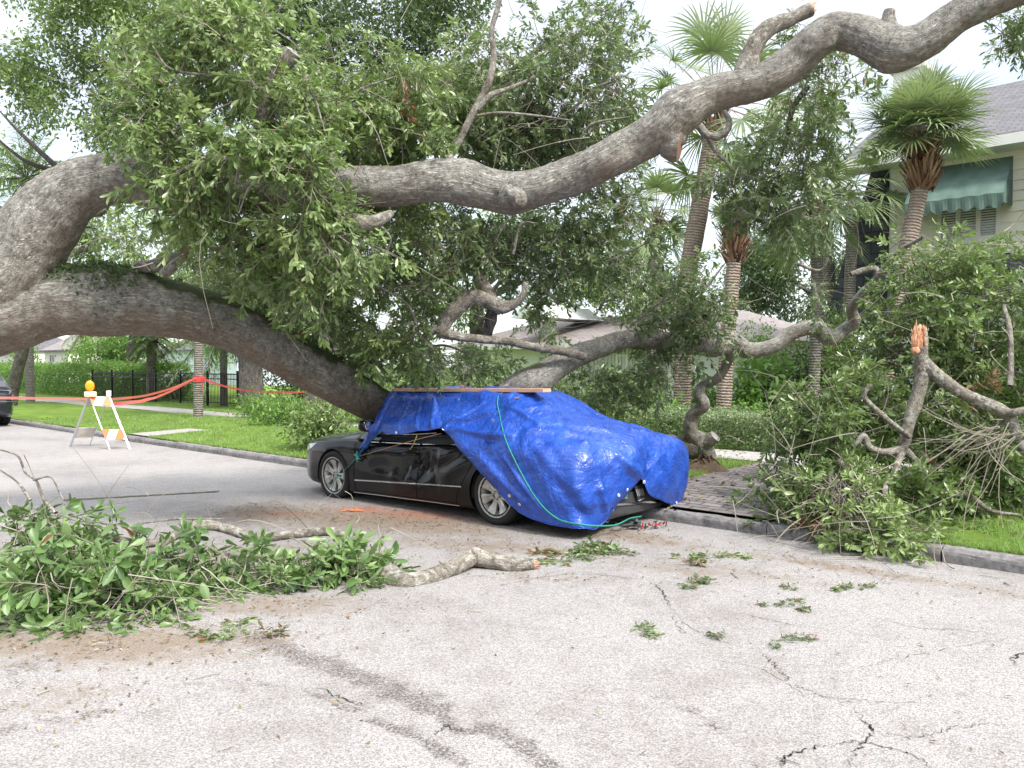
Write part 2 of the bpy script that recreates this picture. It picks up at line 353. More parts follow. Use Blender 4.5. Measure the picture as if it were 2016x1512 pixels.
rd = math_(t, 'MULTIPLY', at_r.outputs['Fac'], math_(t, 'GREATER_THAN', noise(t, 45, 4, .8, vec=co).outputs['Fac'], .47))
col = mix(t, math_(t, 'MULTIPLY', rd, .75), col, (.36, .10, .05))
Lk(col, b.inputs['Base Color'])
bump(t, math_(t, 'SUBTRACT', math_(t, 'MULTIPLY', v.outputs['Distance'], -1.0), math_(t, 'MULTIPLY', n4.outputs['Fac'], .8)), .006, .7, b)
def stone_mat(name, c0, c1, sc=14, dist=.006, rough=.9):
    m = mat(name, rough=rough, spec=.3); t, b, Lk = nodes(m)
    n = noise(t, sc, 7, .68, vec=objco(t, geo=True)); n2 = noise(t, sc*.12, 4, vec=objco(t, geo=True))
    c = ramp(t, [(.32, c0), (.68, c1)]); Lk(mix(t, .35, n.outputs['Fac'], n2.outputs['Fac']), c.inputs[0]); Lk(c.outputs[0], b.inputs['Base Color'])
    bump(t, n.outputs['Fac'], dist, 1, b); return m
M['kerb'] = stone_mat('granite_kerb', (.075, .07, .068), (.30, .285, .275), 17, .015)
M['concrete'] = stone_mat('pale_concrete', (.25, .232, .215), (.37, .35, .33), 6, .003)
M['soil'] = stone_mat('soil', (.045, .03, .02), (.14, .095, .06), 10, .03)
m = M['lawn'] = mat('lawn_ground', rough=.95, spec=.1); t, b, Lk = nodes(m)
c = ramp(t, [(.28, (.15, .14, .05)), (.42, (.12, .19, .035)), (.7, (.19, .30, .05))]); n = noise(t, 1.6, 7, .65, vec=objco(t, geo=True)); Lk(n.outputs['Fac'], c.inputs[0])
f = noise(t, 70, 3, .8, vec=objco(t, geo=True)); Lk(mix(t, .7, c.outputs[0], f.outputs['Fac'], 'OVERLAY'), b.inputs['Base Color']); bump(t, f.outputs['Fac'], .03, 1, b)
m = M['understory'] = mat('bare_ground', rough=.95, spec=.1); t, b, Lk = nodes(m)
c = ramp(t, [(.35, (.05, .045, .025)), (.55, (.05, .075, .025)), (.75, (.09, .13, .04))]); n = noise(t, 1.1, 7, .65, vec=objco(t, geo=True)); Lk(n.outputs['Fac'], c.inputs[0]); Lk(c.outputs[0], b.inputs['Base Color'])
m = M['grass'] = leaf_mat('grass_blade', (.13, .20, .04), (.19, .31, .05), (.27, .40, .09), brown=(.3, .25, .12), trans=.3, rough=.55, tl=(.3, .5, .08))
m = M['paver'] = mat('path_brick', rough=.85); t, b, Lk = nodes(m)
br = t.nodes.new('ShaderNodeTexBrick'); br.inputs['Scale'].default_value = 1.0; br.inputs['Brick Width'].default_value = .25; br.inputs['Row Height'].default_value = .125; br.inputs['Mortar Size'].default_value = .009
br.inputs['Color1'].default_value = (.13, .115, .11, 1); br.inputs['Color2'].default_value = (.24, .21, .20, 1); br.inputs['Mortar'].default_value = (.035, .03, .026, 1); Lk(objco(t), br.inputs['Vector'])
n = noise(t, 8, 6, .7, vec=objco(t)); Lk(mix(t, .6, br.outputs['Color'], n.outputs['Fac'], 'OVERLAY'), b.inputs['Base Color']); bump(t, math_(t, 'ADD', math_(t, 'MULTIPLY', br.outputs['Fac'], -.8), math_(t, 'MULTIPLY', n.outputs['Fac'], .4)), .012, 1, b)
# ------------------------------------------------------------------ ground
def structure(o): o['kind'] = 'structure'; return o
def verge_z(s, n):
    t = np.clip((n-KN-.18)/4.5, 0, 1)
    b = np.exp(-((s+13.2)/3.0)**2)*.16+.05
    q = np.stack([np.asarray(s)*.35, np.asarray(n)*.35, 0*np.asarray(s)], -1)
    return .13+b*np.sin(math.pi*t)+(fbm(q.reshape(-1, 3), 2, 5).reshape(np.shape(s))-.5)*.10*np.sin(math.pi*t)
def grid_sn(g, s0, s1, n0, n1, ds, dn, zf, mi=0):
    s = np.linspace(s0, s1, int(abs(s1-s0)/ds)+2); n = np.linspace(n0, n1, int(abs(n1-n0)/dn)+2)
    A, B = np.meshgrid(s, n, indexing='ij'); z = zf(A, B)*np.ones_like(A)
    V = np.stack([A*DS[0]+B*DN[0], A*DS[1]+B*DN[1], z], -1).reshape(-1, 3)
    i = np.arange(len(s)-1)[:, None]*len(n)+np.arange(len(n)-1)[None]
    g.add(V, np.stack([i, i+len(n), i+len(n)+1, i+1], -1).reshape(-1, 4), mi=mi); return A, B
g = Geo(); R_ = 900.
g.add([[-R_, -R_, -.06], [R_, -R_, -.06], [R_, R_, -.06], [-R_, R_, -.06]], [(0, 1, 2, 3)])
structure(g.build('ground', M['understory']))
# road: fine grid near the camera, with stain / litter masks painted as real surface marks
g = Geo(); flat = lambda a, b: 0*a
grid_sn(g, -9, 7, -1.5, KN+.02, .045, .045, flat)
nfine = g.n
for a in ((-120, -9, -12, KN+.02), (7, 80, -12, KN+.02), (-9, 7, -12, -1.5)): grid_sn(g, *a, 4, 4, flat)
road = structure(g.build('road', M['road']))
RV = np.concatenate(g.V)
def blob(px, py, rx, ry, ang=0.0, pw=2):
    c = G(px, py); a = math.radians(ang)
    dx = RV[:, 0]-c[0]; dy = RV[:, 1]-c[1]
    u = (dx*math.cos(a)+dy*math.sin(a))/rx; v = (-dx*math.sin(a)+dy*math.cos(a))/ry
    return np.exp(-(u*u+v*v)**(pw/2))
def segdist(a, b):
    a, b = G(*a)[:2], G(*b)[:2]; d = b-a; p = RV[:, :2]-a; t = np.clip((p@d)/(d@d), 0, 1)
    return np.linalg.norm(p-t[:, None]*d, axis=1)
def band(pts, w):
    r = 0
    for a, b in zip(pts[:-1], pts[1:]): r = np.maximum(r, np.exp(-(segdist(a, b)/w)**2))
    return r
stain = .78*band([(510, 1262), (640, 1308), (760, 1352), (860, 1392)], .15)+.72*band([(600, 1362), (700, 1398)], .05)+.8*band([(730, 1420), (830, 1450), (905, 1505)], .06)
stain = np.maximum(stain, .8*band([(950, 1430), (1040, 1470), (1110, 1540)], .08))
stain = np.maximum(stain, .85*band([(860, 1400), (900, 1440), (960, 1440)], .05))
stain = np.maximum(stain, .55*band([(0, 1440), (120, 1420), (220, 1400)], .10)); stain = np.maximum(stain, .55*band([(0, 1330), (90, 1300), (160, 1250)], .22))
stain = np.maximum(stain, .45*band([(440, 1340), (560, 1350)], .07)); stain = np.maximum(stain, .5*band([(1300, 1370), (1430, 1440), (1520, 1530)], .12))
stain = np.maximum(stain, .45*blob(300, 1410, .35, .10)); stain = np.maximum(stain, .6*blob(1050, 1040, 1.9, .25, -38))
wob = (vnoise(RV*2.2, 3)-.5)*.25
litter = np.maximum.reduce([.95*blob(780, 1025, 1.8, .7, -20), .8*blob(560, 1010, 1.4, .75, -15), .65*blob(950, 1075, 1.4, .35, -20), .75*blob(1230, 1055, 1.3, .35, -38),
    .85*blob(200, 1270, 1.3, .45), .75*blob(520, 1190, 1.1, .35), .55*blob(1450, 1130, 1.2, .28, -20), .45*blob(60, 1370, .7, .4), .55*blob(300, 1100, 2.6, 1.0), .7*blob(1700, 1125, 1.3, .2, -40), .6*band([(20, 848), (330, 893), (610, 935)], .22), .4*blob(1100, 1140, 1.3, .22, -10)])+wob
dust = np.maximum.reduce([blob(720, 1003, .35, .22, -10), .9*blob(830, 1012, .5, .28, -20), .7*blob(560, 1010, .3, .1)])
for nm, v in (('stain', stain), ('litter', np.clip(litter, 0, 1)), ('reddust', dust)):
    at = road.data.attributes.new(nm, 'FLOAT', 'POINT'); at.data.foreach_set('value', v.astype(np.float32))
# kerb of granite blocks
g = Geo(); rs = np.random.RandomState(2); s = -48.0
while s < 9:
    l = rs.uniform(1.0, 1.9); h = .115+rs.uniform(-.012, .012); off = rs.uniform(-.012, .012); k = 14
    ss = np.linspace(s+.008, s+l-.008, k); prof = [(KN+off, -.03), (KN+off, h*.55), (KN+off+.006, h-.03), (KN+off+.028, h), (KN+.10, h+.006), (KN+.17, h), (KN+.18, -.03)]
    A = np.array([[SN(a, n_, z_) for n_, z_ in prof] for a in ss]); A = A.reshape(-1, 3)
    A += (np.stack([fbm(A*9+i*31, 3, i) for i in range(3)], -1)-.5)*np.array([.03, .03, .022])
    m = len(prof); i = np.arange(k-1)[:, None]*m+np.arange(m-1)[None]
    g.add(A, [np.stack([i, i+m, i+m+1, i+1], -1).reshape(-1, 4)[:, ::-1], np.array([list(range(m))]), np.array([list(range((k-1)*m, k*m))[::-1]])])
    s += l
structure(g.build('kerb', M['kerb'], smooth=False))
g = Geo(); grid_sn(g, -60, 12, KN+.16, 12.32, .25, .2, verge_z); structure(g.build('verge_lawn', M['lawn'], smooth=True))
g = Geo(); grid_sn(g, -60, 14, 12.3, 13.6, .5, .3, lambda a, b: .135+.012*np.sin(a*.8)); structure(g.build('sidewalk', M['concrete'], smooth=True))
g = Geo(); grid_sn(g, -70, -7, 13.58, 34, 1, 1, lambda a, b: .125+0*a, 0); grid_sn(g, -7, 24, 13.58, 34, 1, 1, lambda a, b: .125+0*a, 1)
structure(g.build('yard', [M['lawn'], M['understory']]))
# brick path over the verge and the concrete strip further left
pr = empty('brick_path', SN(-4.35, KN+.2, 0), ANG); pr['kind'] = 'structure'
g = Geo(); k = 22; a = np.linspace(-.95, .85, 9); b = np.linspace(0, 4.6, k); A, B = np.meshgrid(a, b, indexing='ij'); A = A-.10*B
zz = verge_z(A-4.35, B+KN+.14)+.012; V = np.stack([A, B, zz], -1).reshape(-1, 3); i = np.arange(8)[:, None]*k+np.arange(k-1)[None]
PM = Matrix.LocRotScale(Vector(SN(-4.35, KN+.2)), pr.rotation_euler, None)
bpy.data.objects.remove(pr)
g.add(V, np.stack([i, i+k, i+k+1, i+1], -1).reshape(-1, 4)); o = g.build('brick_path', M['paver']); o.location = SN(-4.35, KN+.14, 0); o.rotation_euler = (0, 0, ANG); structure(o)
g = Geo(); grid_sn(g, -18.8, -17.8, KN+.17, 9.2, .3, .2, lambda a, b: verge_z(a, b)+.01); structure(g.build('concrete_path', M['concrete'], smooth=True))
def on_path(s, n): return ((np.abs(s+4.4+.10*(n-KN-.2)) < .95) | ((s > -18.85) & (s < -17.75) & (n < 9.2))) & (n < 12.3)
# cracks in the road
m_crack = mat('crack', (.035, .03, .027), 1.0, spec=.1)
def crack(pts, w, seed):
    rs = np.random.RandomState(seed); C = catmull([G(*p) for p in pts], 12*len(pts)); C[:, :2] += (rs.rand(len(C), 2)-.5)*.035; C[:, 2] = .004
    T = np.gradient(C, axis=0); nrm = np.stack([-T[:, 1], T[:, 0], 0*T[:, 0]], -1); nrm /= np.linalg.norm(nrm, axis=1)[:, None]+1e-9
    ww = w*.45*(.25+rs.rand(len(C), 1)*1.2)*np.sin(np.linspace(.12, math.pi-.12, len(C)))[:, None]; V = np.vstack([C-nrm*ww, C+nrm*ww]); n_ = len(C); i = np.arange(n_-1)
    gc.add(V, np.stack([i, i+1, i+1+n_, i+n_], -1))
gc = Geo()
for q, (pts, w) in enumerate([([(1270, 1142), (1300, 1160), (1310, 1180), (1322, 1197)], .009), ([(1500, 1283), (1520, 1305), (1545, 1330), (1548, 1345)], .007),
    ([(1680, 1390), (1700, 1420), (1716, 1440), (1690, 1470), (1670, 1512)], .009), ([(1540, 1512), (1550, 1490), (1590, 1475), (1625, 1470)], .011), ([(1990, 1310), (2005, 1290), (2040, 1280)], .012),
    ([(1100, 1130), (1200, 1134), (1262, 1142)], .005), ([(1440, 1205), (1520, 1222), (1600, 1240)], .005), ([(150, 1002), (250, 990), (330, 985)], .008), ([(620, 1350), (680, 1378), (720, 1390)], .007),
    ([(1590, 1370), (1700, 1380), (1830, 1384)], .004), ([(855, 1450), (880, 1430), (905, 1445)], .006), ([(1320, 1200), (1340, 1240), (1360, 1250)], .004), ([(1340, 1290), (1500, 1320), (1660, 1420)], .003), ([(1650, 1330), (1800, 1290), (2016, 1250)], .003), ([(1322, 1197), (1350, 1230), (1420, 1262), (1500, 1283)], .004), ([(1548, 1345), (1600, 1362), (1680, 1390)], .004), ([(1262, 1142), (1150, 1128), (1050, 1140), (960, 1160)], .004), ([(1716, 1440), (1800, 1450), (1900, 1430), (2016, 1425)], .004), ([(1625, 1470), (1700, 1462), (1800, 1490), (1850, 1530)], .006), ([(1700, 1210), (1800, 1235), (1930, 1245), (2030, 1262)], .004)]): crack(pts, w, q)
structure(gc.build('road_cracks', m_crack))
# raised seam with moss and soil (old gutter strip) at the left
g = Geo(); a, b = G(130, 985), G(430, 968); px_ = np.linspace(0, 1, 60)
C = a[None]*(1-px_[:, None])+b[None]*px_[:, None]; rs = np.random.RandomState(4)
w0 = .02+.03*rs.rand(60); V = np.vstack([C+np.c_[0*w0, -w0*1.7, 0*w0+.004], C+np.c_[0*w0, 0*w0, .006+.008*rs.rand(60)], C+np.c_[0*w0, w0*1.3, 0*w0+.004]]); i = np.arange(59)
g.add(V, np.vstack([np.stack([i, i+1, i+61, i+60], -1), np.stack([i+60, i+61, i+121, i+120], -1)])); m_seam = stone_mat('seam_moss', (.07, .06, .045), (.12, .115, .06), 25, .01)
structure(g.build('gutter_seam', m_seam))

# ------------------------------------------------------------------ grass blades
def blades(name, s0, s1, n0, n1, dens, h, w, seed, zf):
    rs = np.random.RandomState(seed); n_ = int((s1-s0)*(n1-n0)*dens); s = rs.uniform(s0, s1, n_); n = rs.uniform(n0, n1, n_)
    n = np.where(rs.rand(n_) < .06, n0-rs.rand(n_)*.05, n)
    keep = ~on_path(s, n); cl = fbm(np.stack([s*2, n*2, 0*s], -1), 2, 9); keep &= cl > .25+.12*rs.rand(n_); s, n, cl = s[keep], n[keep], cl[keep]; n_ = len(s)
    B = np.stack([s*DS[0]+n*DN[0], s*DS[1]+n*DN[1], zf(s, n)-.005], -1)
    th = rs.uniform(0, 2*math.pi, n_); hh = h*(.5+.9*rs.rand(n_))*(.7+.6*cl); sd_ = np.stack([np.cos(th), np.sin(th), 0*th], -1)*w*(.6+.8*rs.rand(n_))[:, None]
    ln = rs.normal(size=(n_, 2))*.45; tip = B+np.stack([ln[:, 0]*hh, ln[:, 1]*hh, hh], -1)
    V = np.stack([B-sd_, B+sd_, tip], 1).reshape(-1, 3); i = np.arange(n_)*3
    var = np.repeat(np.clip(cl+rs.normal(size=n_)*.2, 0, 1)*.95, 3)
    q = Geo(); q.add(V, np.stack([i, i+1, i+2], -1), var=var); return tag(q.build(name, M['grass']), kind='stuff')
blades('grass', -7.5, 1.5, KN+.17, 12.3, 2600, .06, .0035, 1, verge_z)
blades('grass', -26, -7.5, KN+.17, 12.3, 900, .055, .006, 2, verge_z)
blades('grass', -34, -9, 13.6, 15.2, 500, .07, .009, 3, lambda s, n: .125+0*s)

# ------------------------------------------------------------------ foliage tool kit
def unit(v): return v/(np.linalg.norm(v, axis=-1, keepdims=True)+1e-9)
class Foliage:
    def __init__(s): s.p = []; s.d = []; s.n = []; s.l = []; s.v = []; s.T = []; s.TR = []
    def count(s): return sum(len(x) for x in s.p)
    def leaves(s, p, d, n, l, v): s.p.append(p); s.d.append(d); s.n.append(n); s.l.append(l); s.v.append(v)
    def build(s, name, m, parent, aspect=.36, detail=1, curl=.12, rng=None, smooth=True):
        rng = rng or np.random.RandomState(0)
        p, d, n, l, v = (np.concatenate(x) for x in (s.p, s.d, s.n, s.l, s.v)); d = unit(d); sd_ = unit(np.cross(d, n)); n = np.cross(sd_, d)
        k = len(p); w = l*aspect*rng.uniform(.75, 1.2, k); cu = (rng.normal(size=k)*curl+curl*.8)
        if detail == 2: out = [(0, 0, 0), (.28, .26, 0), (.62, .5, 0), (.86, .32, 0), (1, 0, 0), (.86, -.32, 0), (.62, -.5, 0), (.28, -.26, 0), (.3, 0, -1), (.66, 0, -1)]
        elif detail == 1: out = [(0, 0, 0), (.35, .36, 0), (.72, .5, 0), (1, 0, 0), (.72, -.5, 0), (.35, -.36, 0), (.5, 0, -1)]
        else: out = [(0, 0, 0), (.55, .5, .5), (1, 0, 0), (.55, -.5, .5)]
        V = []
        for t, x, f in out:
            V.append(p+d*(l*t)[:, None]+sd_*(w*x)[:, None]+n*((-cu*l*t*t*1.5)+(w*.20*f if f < 0 else w*.12*f))[:, None])
        V = np.stack(V, 1); m_ = len(out); i = (np.arange(k)*m_)[:, None]
        if detail == 2: q4 = [(1, 2, 9, 8), (7, 8, 9, 6), (9, 2, 3, 4), (6, 9, 4, 5)]; q3 = [(0, 1, 8), (0, 8, 7)]
        elif detail == 1: q4 = [(0, 1, 2, 6), (6, 2, 3, 4), (0, 6, 4, 5)]; q4 = [(0, 1, 2, 6), (0, 6, 4, 5)]; q3 = [(6, 2, 3), (6, 3, 4)]
        else: q4 = []; q3 = [(0, 1, 2), (0, 2, 3)]
        g = Geo(); fs = []
        if q4: fs.append(np.concatenate([i+np.array(q)[None] for q in q4]))
        if q3: fs.append(np.concatenate([i+np.array(q)[None] for q in q3]))
        g.add(V.reshape(-1, 3), fs, var=np.repeat(v, m_))
        return g.build(name, m, parent, smooth=smooth)
    def twigs(s, name, m, parent, seg=3):
        if not s.T: return
        A = np.concatenate(s.T); R = np.concatenate(s.TR); k, m_, _ = A.shape         # polylines
        T = unit(np.gradient(A, axis=1)); ref = np.where(np.abs(T[..., 2:3]) > .9, np.array([1., 0, 0]), np.array([0, 0, 1.]))
        U = unit(np.cross(T, ref)); B = np.cross(T, U); th = np.linspace(0, 2*math.pi, seg, endpoint=False)
        V = A[:, :, None]+(U[:, :, None]*np.cos(th)[:, None]+B[:, :, None]*np.sin(th)[:, None])*R[:, :, None, None]
        i = (np.arange(k)*m_*seg)[:, None, None]+(np.arange(m_-1)*seg)[None, :, None]+np.arange(seg)[None, None]
        j = (np.arange(k)*m_*seg)[:, None, None]+(np.arange(m_-1)*seg)[None, :, None]+((np.arange(seg)+1) % seg)[None, None]
        g = Geo(); g.add(V.reshape(-1, 3), np.stack([i, j, j+seg, i+seg], -1).reshape(-1, 4)); return g.build(name, m, parent)
def make_branchlet(seed, length=.6, nside=7, nleaf=9, leafL=.10, thick=.006):
    r = np.random.RandomState(seed); m_ = 5
    t = np.linspace(0, 1, m_)[:, None]; bend = r.normal(size=(1, 3))*np.array([0, .18, .18])
    main = t*np.array([[1, 0, 0]])*length+bend*length*t**2+r.normal(size=(m_, 3))*.02*length; main[0] = 0
    polys = [main]; rad = [np.linspace(thick, thick*.45, m_)]; lp, ld, lnn, ll = [], [], [], []
    def put(poly, n_, t0):
        for j in range(n_):
            tt = t0+(1-t0)*(j+.5)/n_; tt = tt**.75; x = tt*(m_-1); i = min(int(x), m_-2); f = x-i; pos = poly[i]*(1-f)+poly[i+1]*f
            ax = poly[i+1]-poly[i]; ax /= np.linalg.norm(ax)+1e-9; a = j*2.4+r.rand()*.6; ref = np.array([0, .1, 1.]); u = np.cross(ax, ref); u /= np.linalg.norm(u)+1e-9; w = np.cross(ax, u)
            rd = u*math.cos(a)+w*math.sin(a); dd = ax*(.45+.9*tt)+rd*(1.05-.35*tt)+r.normal(size=3)*.18
            lp.append(pos); ld.append(dd); lnn.append(ax*.8-rd*.5+np.array([0, 0, .7])+r.normal(size=3)*.35); ll.append(leafL*r.uniform(.62, 1.18))
    for k in range(nside):
        tt = .2+.8*(k+.5)/nside; x = tt*(m_-1); i = min(int(x), m_-2); f = x-i; b0 = main[i]*(1-f)+main[i+1]*f
        a = k*2.4+r.rand(); d = np.array([.75, math.cos(a), math.sin(a)]); d /= np.linalg.norm(d); l = length*r.uniform(.22, .46)*(1.15-.5*tt)
        pl = b0+t*d*l+r.normal(size=(1, 3))*t**2*l*.3; polys.append(pl); rad.append(np.linspace(thick*.5, thick*.28, m_)); put(pl, nleaf, .25)
    put(main, nleaf, .65)
    return dict(P=np.array(polys), R=np.array(rad), lp=np.array(lp), ld=np.array(ld), ln=np.array(lnn), ll=np.array(ll), len=length)
def instance(fo, variants, base, dirs, scale, rng, droop=.15, hang=.3, vmean=.45, vsd=.18, brownp=.01):
    """place branchlets: base (k,3), dirs (k,3), scale (k,)"""
    k = len(base); vi = rng.randint(len(variants), size=k); x = unit(dirs); up = rng.normal(size=(k, 3)); y = unit(np.cross(up, x)); z = np.cross(x, y)
    for j, v in enumerate(variants):
        s = np.where(vi == j)[0]
        if not len(s): continue
        Rm = np.stack([x[s], y[s], z[s]], -1); sc = scale[s]
        q = np.einsum('kij,mj->kmi', Rm, v['lp'])*sc[:, None, None]; dist = np.linalg.norm(q, axis=-1)
        q[..., 2] -= droop*dist**2/ (v['len']*sc[:, None]); q += base[s][:, None]
        d = np.einsum('kij,mj->kmi', Rm, v['ld']); d = unit(d); d[..., 2] -= hang; nn = np.einsum('kij,mj->kmi', Rm, v['ln']); nn = unit(nn); nn[..., 2] += .55
        mv = np.clip(vmean+rng.normal(size=(len(s), 1))*vsd*.8+rng.normal(size=(len(s), len(v['lp'])))*vsd, 0, .95)
        mv = np.where(rng.rand(*mv.shape) < brownp, .99, mv); dead = rng.rand(len(s), 1) < brownp*.5; mv = np.where(dead, .99, mv)
        fo.leaves(q.reshape(-1, 3), d.reshape(-1, 3), nn.reshape(-1, 3), (v['ll'][None]*sc[:, None]).ravel(), mv.ravel())
        T = np.einsum('kij,mnj->kmni', Rm, v['P'])*sc[:, None, None, None]; dt = np.linalg.norm(T, axis=-1); T[..., 2] -= droop*dt**2/(v['len']*sc[:, None, None]); T += base[s][:, None, None]
        fo.T.append(T.reshape(-1, *T.shape[2:])); fo.TR.append(np.tile(v['R'], (len(s), 1)) * np.repeat(sc, len(v['R']))[:, None])
VAR = [make_branchlet(10+i, .6, 8, 11, .080) for i in range(7)]
VARB = [make_branchlet(30+i, .7, 9, 11, .094, .007) for i in range(6)]
VARF = [make_branchlet(50+i, 1.0, 7, 7, .215, .010) for i in range(5)]
def fill(fo, blobs, rng, variants=VAR, sc=(.75, 1.25), droop=.2, hang=.35, gap=.36, nsc=1.1, out=.9, zmin=.03, vm=.45, vsd=.17, brownp=.01, shell=.45, flat=1.0):
    """blobs: (px,py,depth, rx_px, ry_px, rdepth_m, count[, vmean])"""
    for b in blobs:
        px, py, Y, rx, ry, rd, cnt = b[:7]; vmean = b[7] if len(b) > 7 else vm
        c = P(px, py, Y); R = np.array([rx*Y/F, rd, ry*Y/F]); k = int(cnt*2.2)
        q = unit(rng.normal(size=(k, 3)))*(rng.rand(k, 1)**shell); pos = c+q*R
        keep = fbm(pos*nsc, 2, 77) > gap; pos = pos[keep][:cnt]; q = q[keep][:cnt]
        d = q*out+rng.normal(size=q.shape)*.55; d[:, 2] = (d[:, 2]+.05)*flat; base = pos-unit(d)*.25
        base[:, 2] = np.maximum(base[:, 2], zmin+.05)
        instance(fo, variants, base, d, rng.uniform(sc[0], sc[1], len(pos)), rng, droop, hang, vmean, vsd, brownp)
    for i in range(len(fo.p)):
        fo.p[i][:, 2] = np.maximum(fo.p[i][:, 2], zmin)
    for T in fo.T: T[..., 2] = np.maximum(T[..., 2], zmin)
def loose_twigs(fo, rng, centers, k, l=(.5, 1.2), r=.005, m_=5, droop=.1):
    """thin bare curved twigs around centers (k,3)"""
    n_ = len(centers)*k; c = np.repeat(np.asarray(centers, float), k, 0)+rng.normal(size=(n_, 3))*.25; d = rng.normal(size=(n_, 3)); d[:, 2] *= .6; d = unit(d); ln = rng.uniform(*l, n_)
    t = np.linspace(0, 1, m_)[None, :, None]; b = rng.normal(size=(n_, 1, 3))*.6
    T = c[:, None]+d[:, None]*t*ln[:, None, None]+b*t**2*ln[:, None, None]; T[..., 2] -= (droop*t[..., 0]**2*ln[:, None]); T[..., 2] = np.maximum(T[..., 2], .02)
    fo.T.append(T); fo.TR.append(np.linspace(1, .35, m_)[None]*(r*rng.uniform(.6, 1.5, (n_, 1))))
# background crowns: bigger leaf clumps, no twig detail
def clump_cloud(fo, c, R, k, rng, leafL=.16, per=9, gap=.42, nsc=.55, vmean=.45, shell=.4, seed=5, vsd=.16):
    c = np.asarray(c, float); R = np.asarray(R, float)
    q = unit(rng.normal(size=(k*3, 3)))*(rng.rand(k*3, 1)**shell); pos = c+q*R; keep = fbm(pos*nsc, 3, seed) > gap; pos = pos[keep][:k]; q = q[keep][:k]; k = len(pos)
    p = np.repeat(pos, per, 0)+rng.normal(size=(k*per, 3))*leafL*1.1; d = unit(rng.normal(size=(k*per, 3)))+np.repeat(q, per, 0)*.5; d[:, 2] -= .2
    nn = rng.normal(size=(k*per, 3))*.6; nn[:, 2] += .8; v = np.clip(vmean+np.repeat(rng.normal(size=k), per)*vsd+rng.normal(size=k*per)*vsd*.8, 0, .95)
    fo.leaves(p, d, nn, leafL*rng.uniform(.6, 1.3, k*per), v)
def limbs(g, base, top, r0, r1, rng, nb=7, spread=2.0, mi=0):
    """trunk with limbs for a background tree"""
    base = np.array(base, float); top = np.array(top, float); mid = (base+top)/2+rng.normal(size=3)*.15*np.array([1, 1, 0])*np.linalg.norm(top-base)*.2
    tube(g, [base-[0, 0, .2], base+(mid-base)*.15, mid, top], [r0*1.35, r0, (r0+r1)/2, r1], nseg=14, ds=.25, lump=.12, mi=mi, seed=rng.randint(99))
    for i in range(nb):
        t = rng.uniform(.45, 1); s = base+(top-base)*t; a = rng.uniform(0, 2*math.pi); e = s+np.array([math.cos(a)*spread, math.sin(a)*spread, spread*rng.uniform(.3, 1.0)])*rng.uniform(.6, 1.2)
        m_ = (s+e)/2+rng.normal(size=3)*spread*.12; tube(g, [s, m_, e], [r1*.7, r1*.42, r1*.12], nseg=7, ds=.3, lump=.1, mi=mi, seed=i)
# ------------------------------------------------------------------ palms
def fan_fronds(fo, g, c, rng, n_=26, pet=(.8, 1.3), fr=.95, nseg=30, elev=(-50, 80), vm=.45, az0=None, w0=.022, droop=.45):
    """sabal fans: appended as ribbon blades into geo g (leaf) ; petioles into fo.T"""
    Vs = []; var = []; K = 5
    for i in range(n_):
        az = (i*2.39996+rng.normal()*.2) if az0 is None else az0+rng.normal()*.5; t = (i+.5)/n_; el = math.radians(elev[1]+(elev[0]-elev[1])*t**.9+rng.normal()*6)
        d = np.array([math.cos(az)*math.cos(el), math.sin(az)*math.cos(el), math.sin(el)]); l = rng.uniform(*pet); tt = np.linspace(0, 1, 5)[:, None]
        pl = c+d*tt*l; pl[:, 2] -= .28*l*(tt[:, 0]**2)*math.cos(el); fo.T.append(pl[None]); fo.TR.append(np.full((1, 5), .013))
        tip = pl[-1]; f = unit(pl[-1]-pl[-2]); sd_ = unit(np.cross(f, [0, 0, 1])+rng.normal(size=3)*.15); up = np.cross(sd_, f); r0 = fr*rng.uniform(.85, 1.1); vv = vm+rng.normal()*.14+(-.12 if t > .7 else .05)
        a = np.linspace(-2.15, 2.15, nseg)+rng.normal(size=nseg)*.03; L_ = r0*(.62+.38*np.cos(a*.62))
        for k in range(nseg):
            dr = f*math.cos(a[k])+sd_*math.sin(a[k])+up*(.22*abs(math.sin(a[k]))+.05*(k % 2)); dr = unit(dr); u = np.linspace(0, 1, K)[:, None]; line = tip+dr*u*L_[k]; line[:, 2] -= droop*L_[k]*(np.clip(u[:, 0]-.3, 0, 1)**1.7)*rng.uniform(.6, 1.3)
            wd = unit(np.cross(dr, up))*(w0*np.array([.35, 1, 1, .6, .05]))[:, None]; Vs.append(np.stack([line-wd, line+wd], 1)); var.append(np.clip(vv+rng.normal()*.08, 0, .95) if rng.rand() > .012 else .98)
    V = np.array(Vs); k = len(V); i = (np.arange(k)*K*2)[:, None]+(np.arange(K-1)*2)[None]
    g.add(V.reshape(-1, 3), np.stack([i, i+1, i+3, i+2], -1).reshape(-1, 4), var=np.repeat(var, K*2))
def boots(g, c, r, h, rng, n_=70, l=.32):
    for i in range(n_):
        a = i*2.39996; z = h*(i/n_-.5); rr = r*(1-.2*abs(i/n_-.5)); o = np.array([math.cos(a), math.sin(a), 0]); t = np.array([-o[1], o[0], 0]); b0 = c+o*rr*.6+np.array([0, 0, z]); e = b0+o*l*rng.uniform(.35, .7)+np.array([0, 0, l*rng.uniform(.6, 1.1)])+t*rng.normal()*.06
        w = .045; up = np.array([0, 0, .02]); V = np.array([b0-t*w, b0+t*w, b0+o*.03+up, e-t*w*.3, e+t*w*.3, e+up]); g.add(V, [(0, 3, 4, 1), (0, 2, 5, 3), (1, 4, 5, 2), (3, 5, 4)], var=rng.rand())
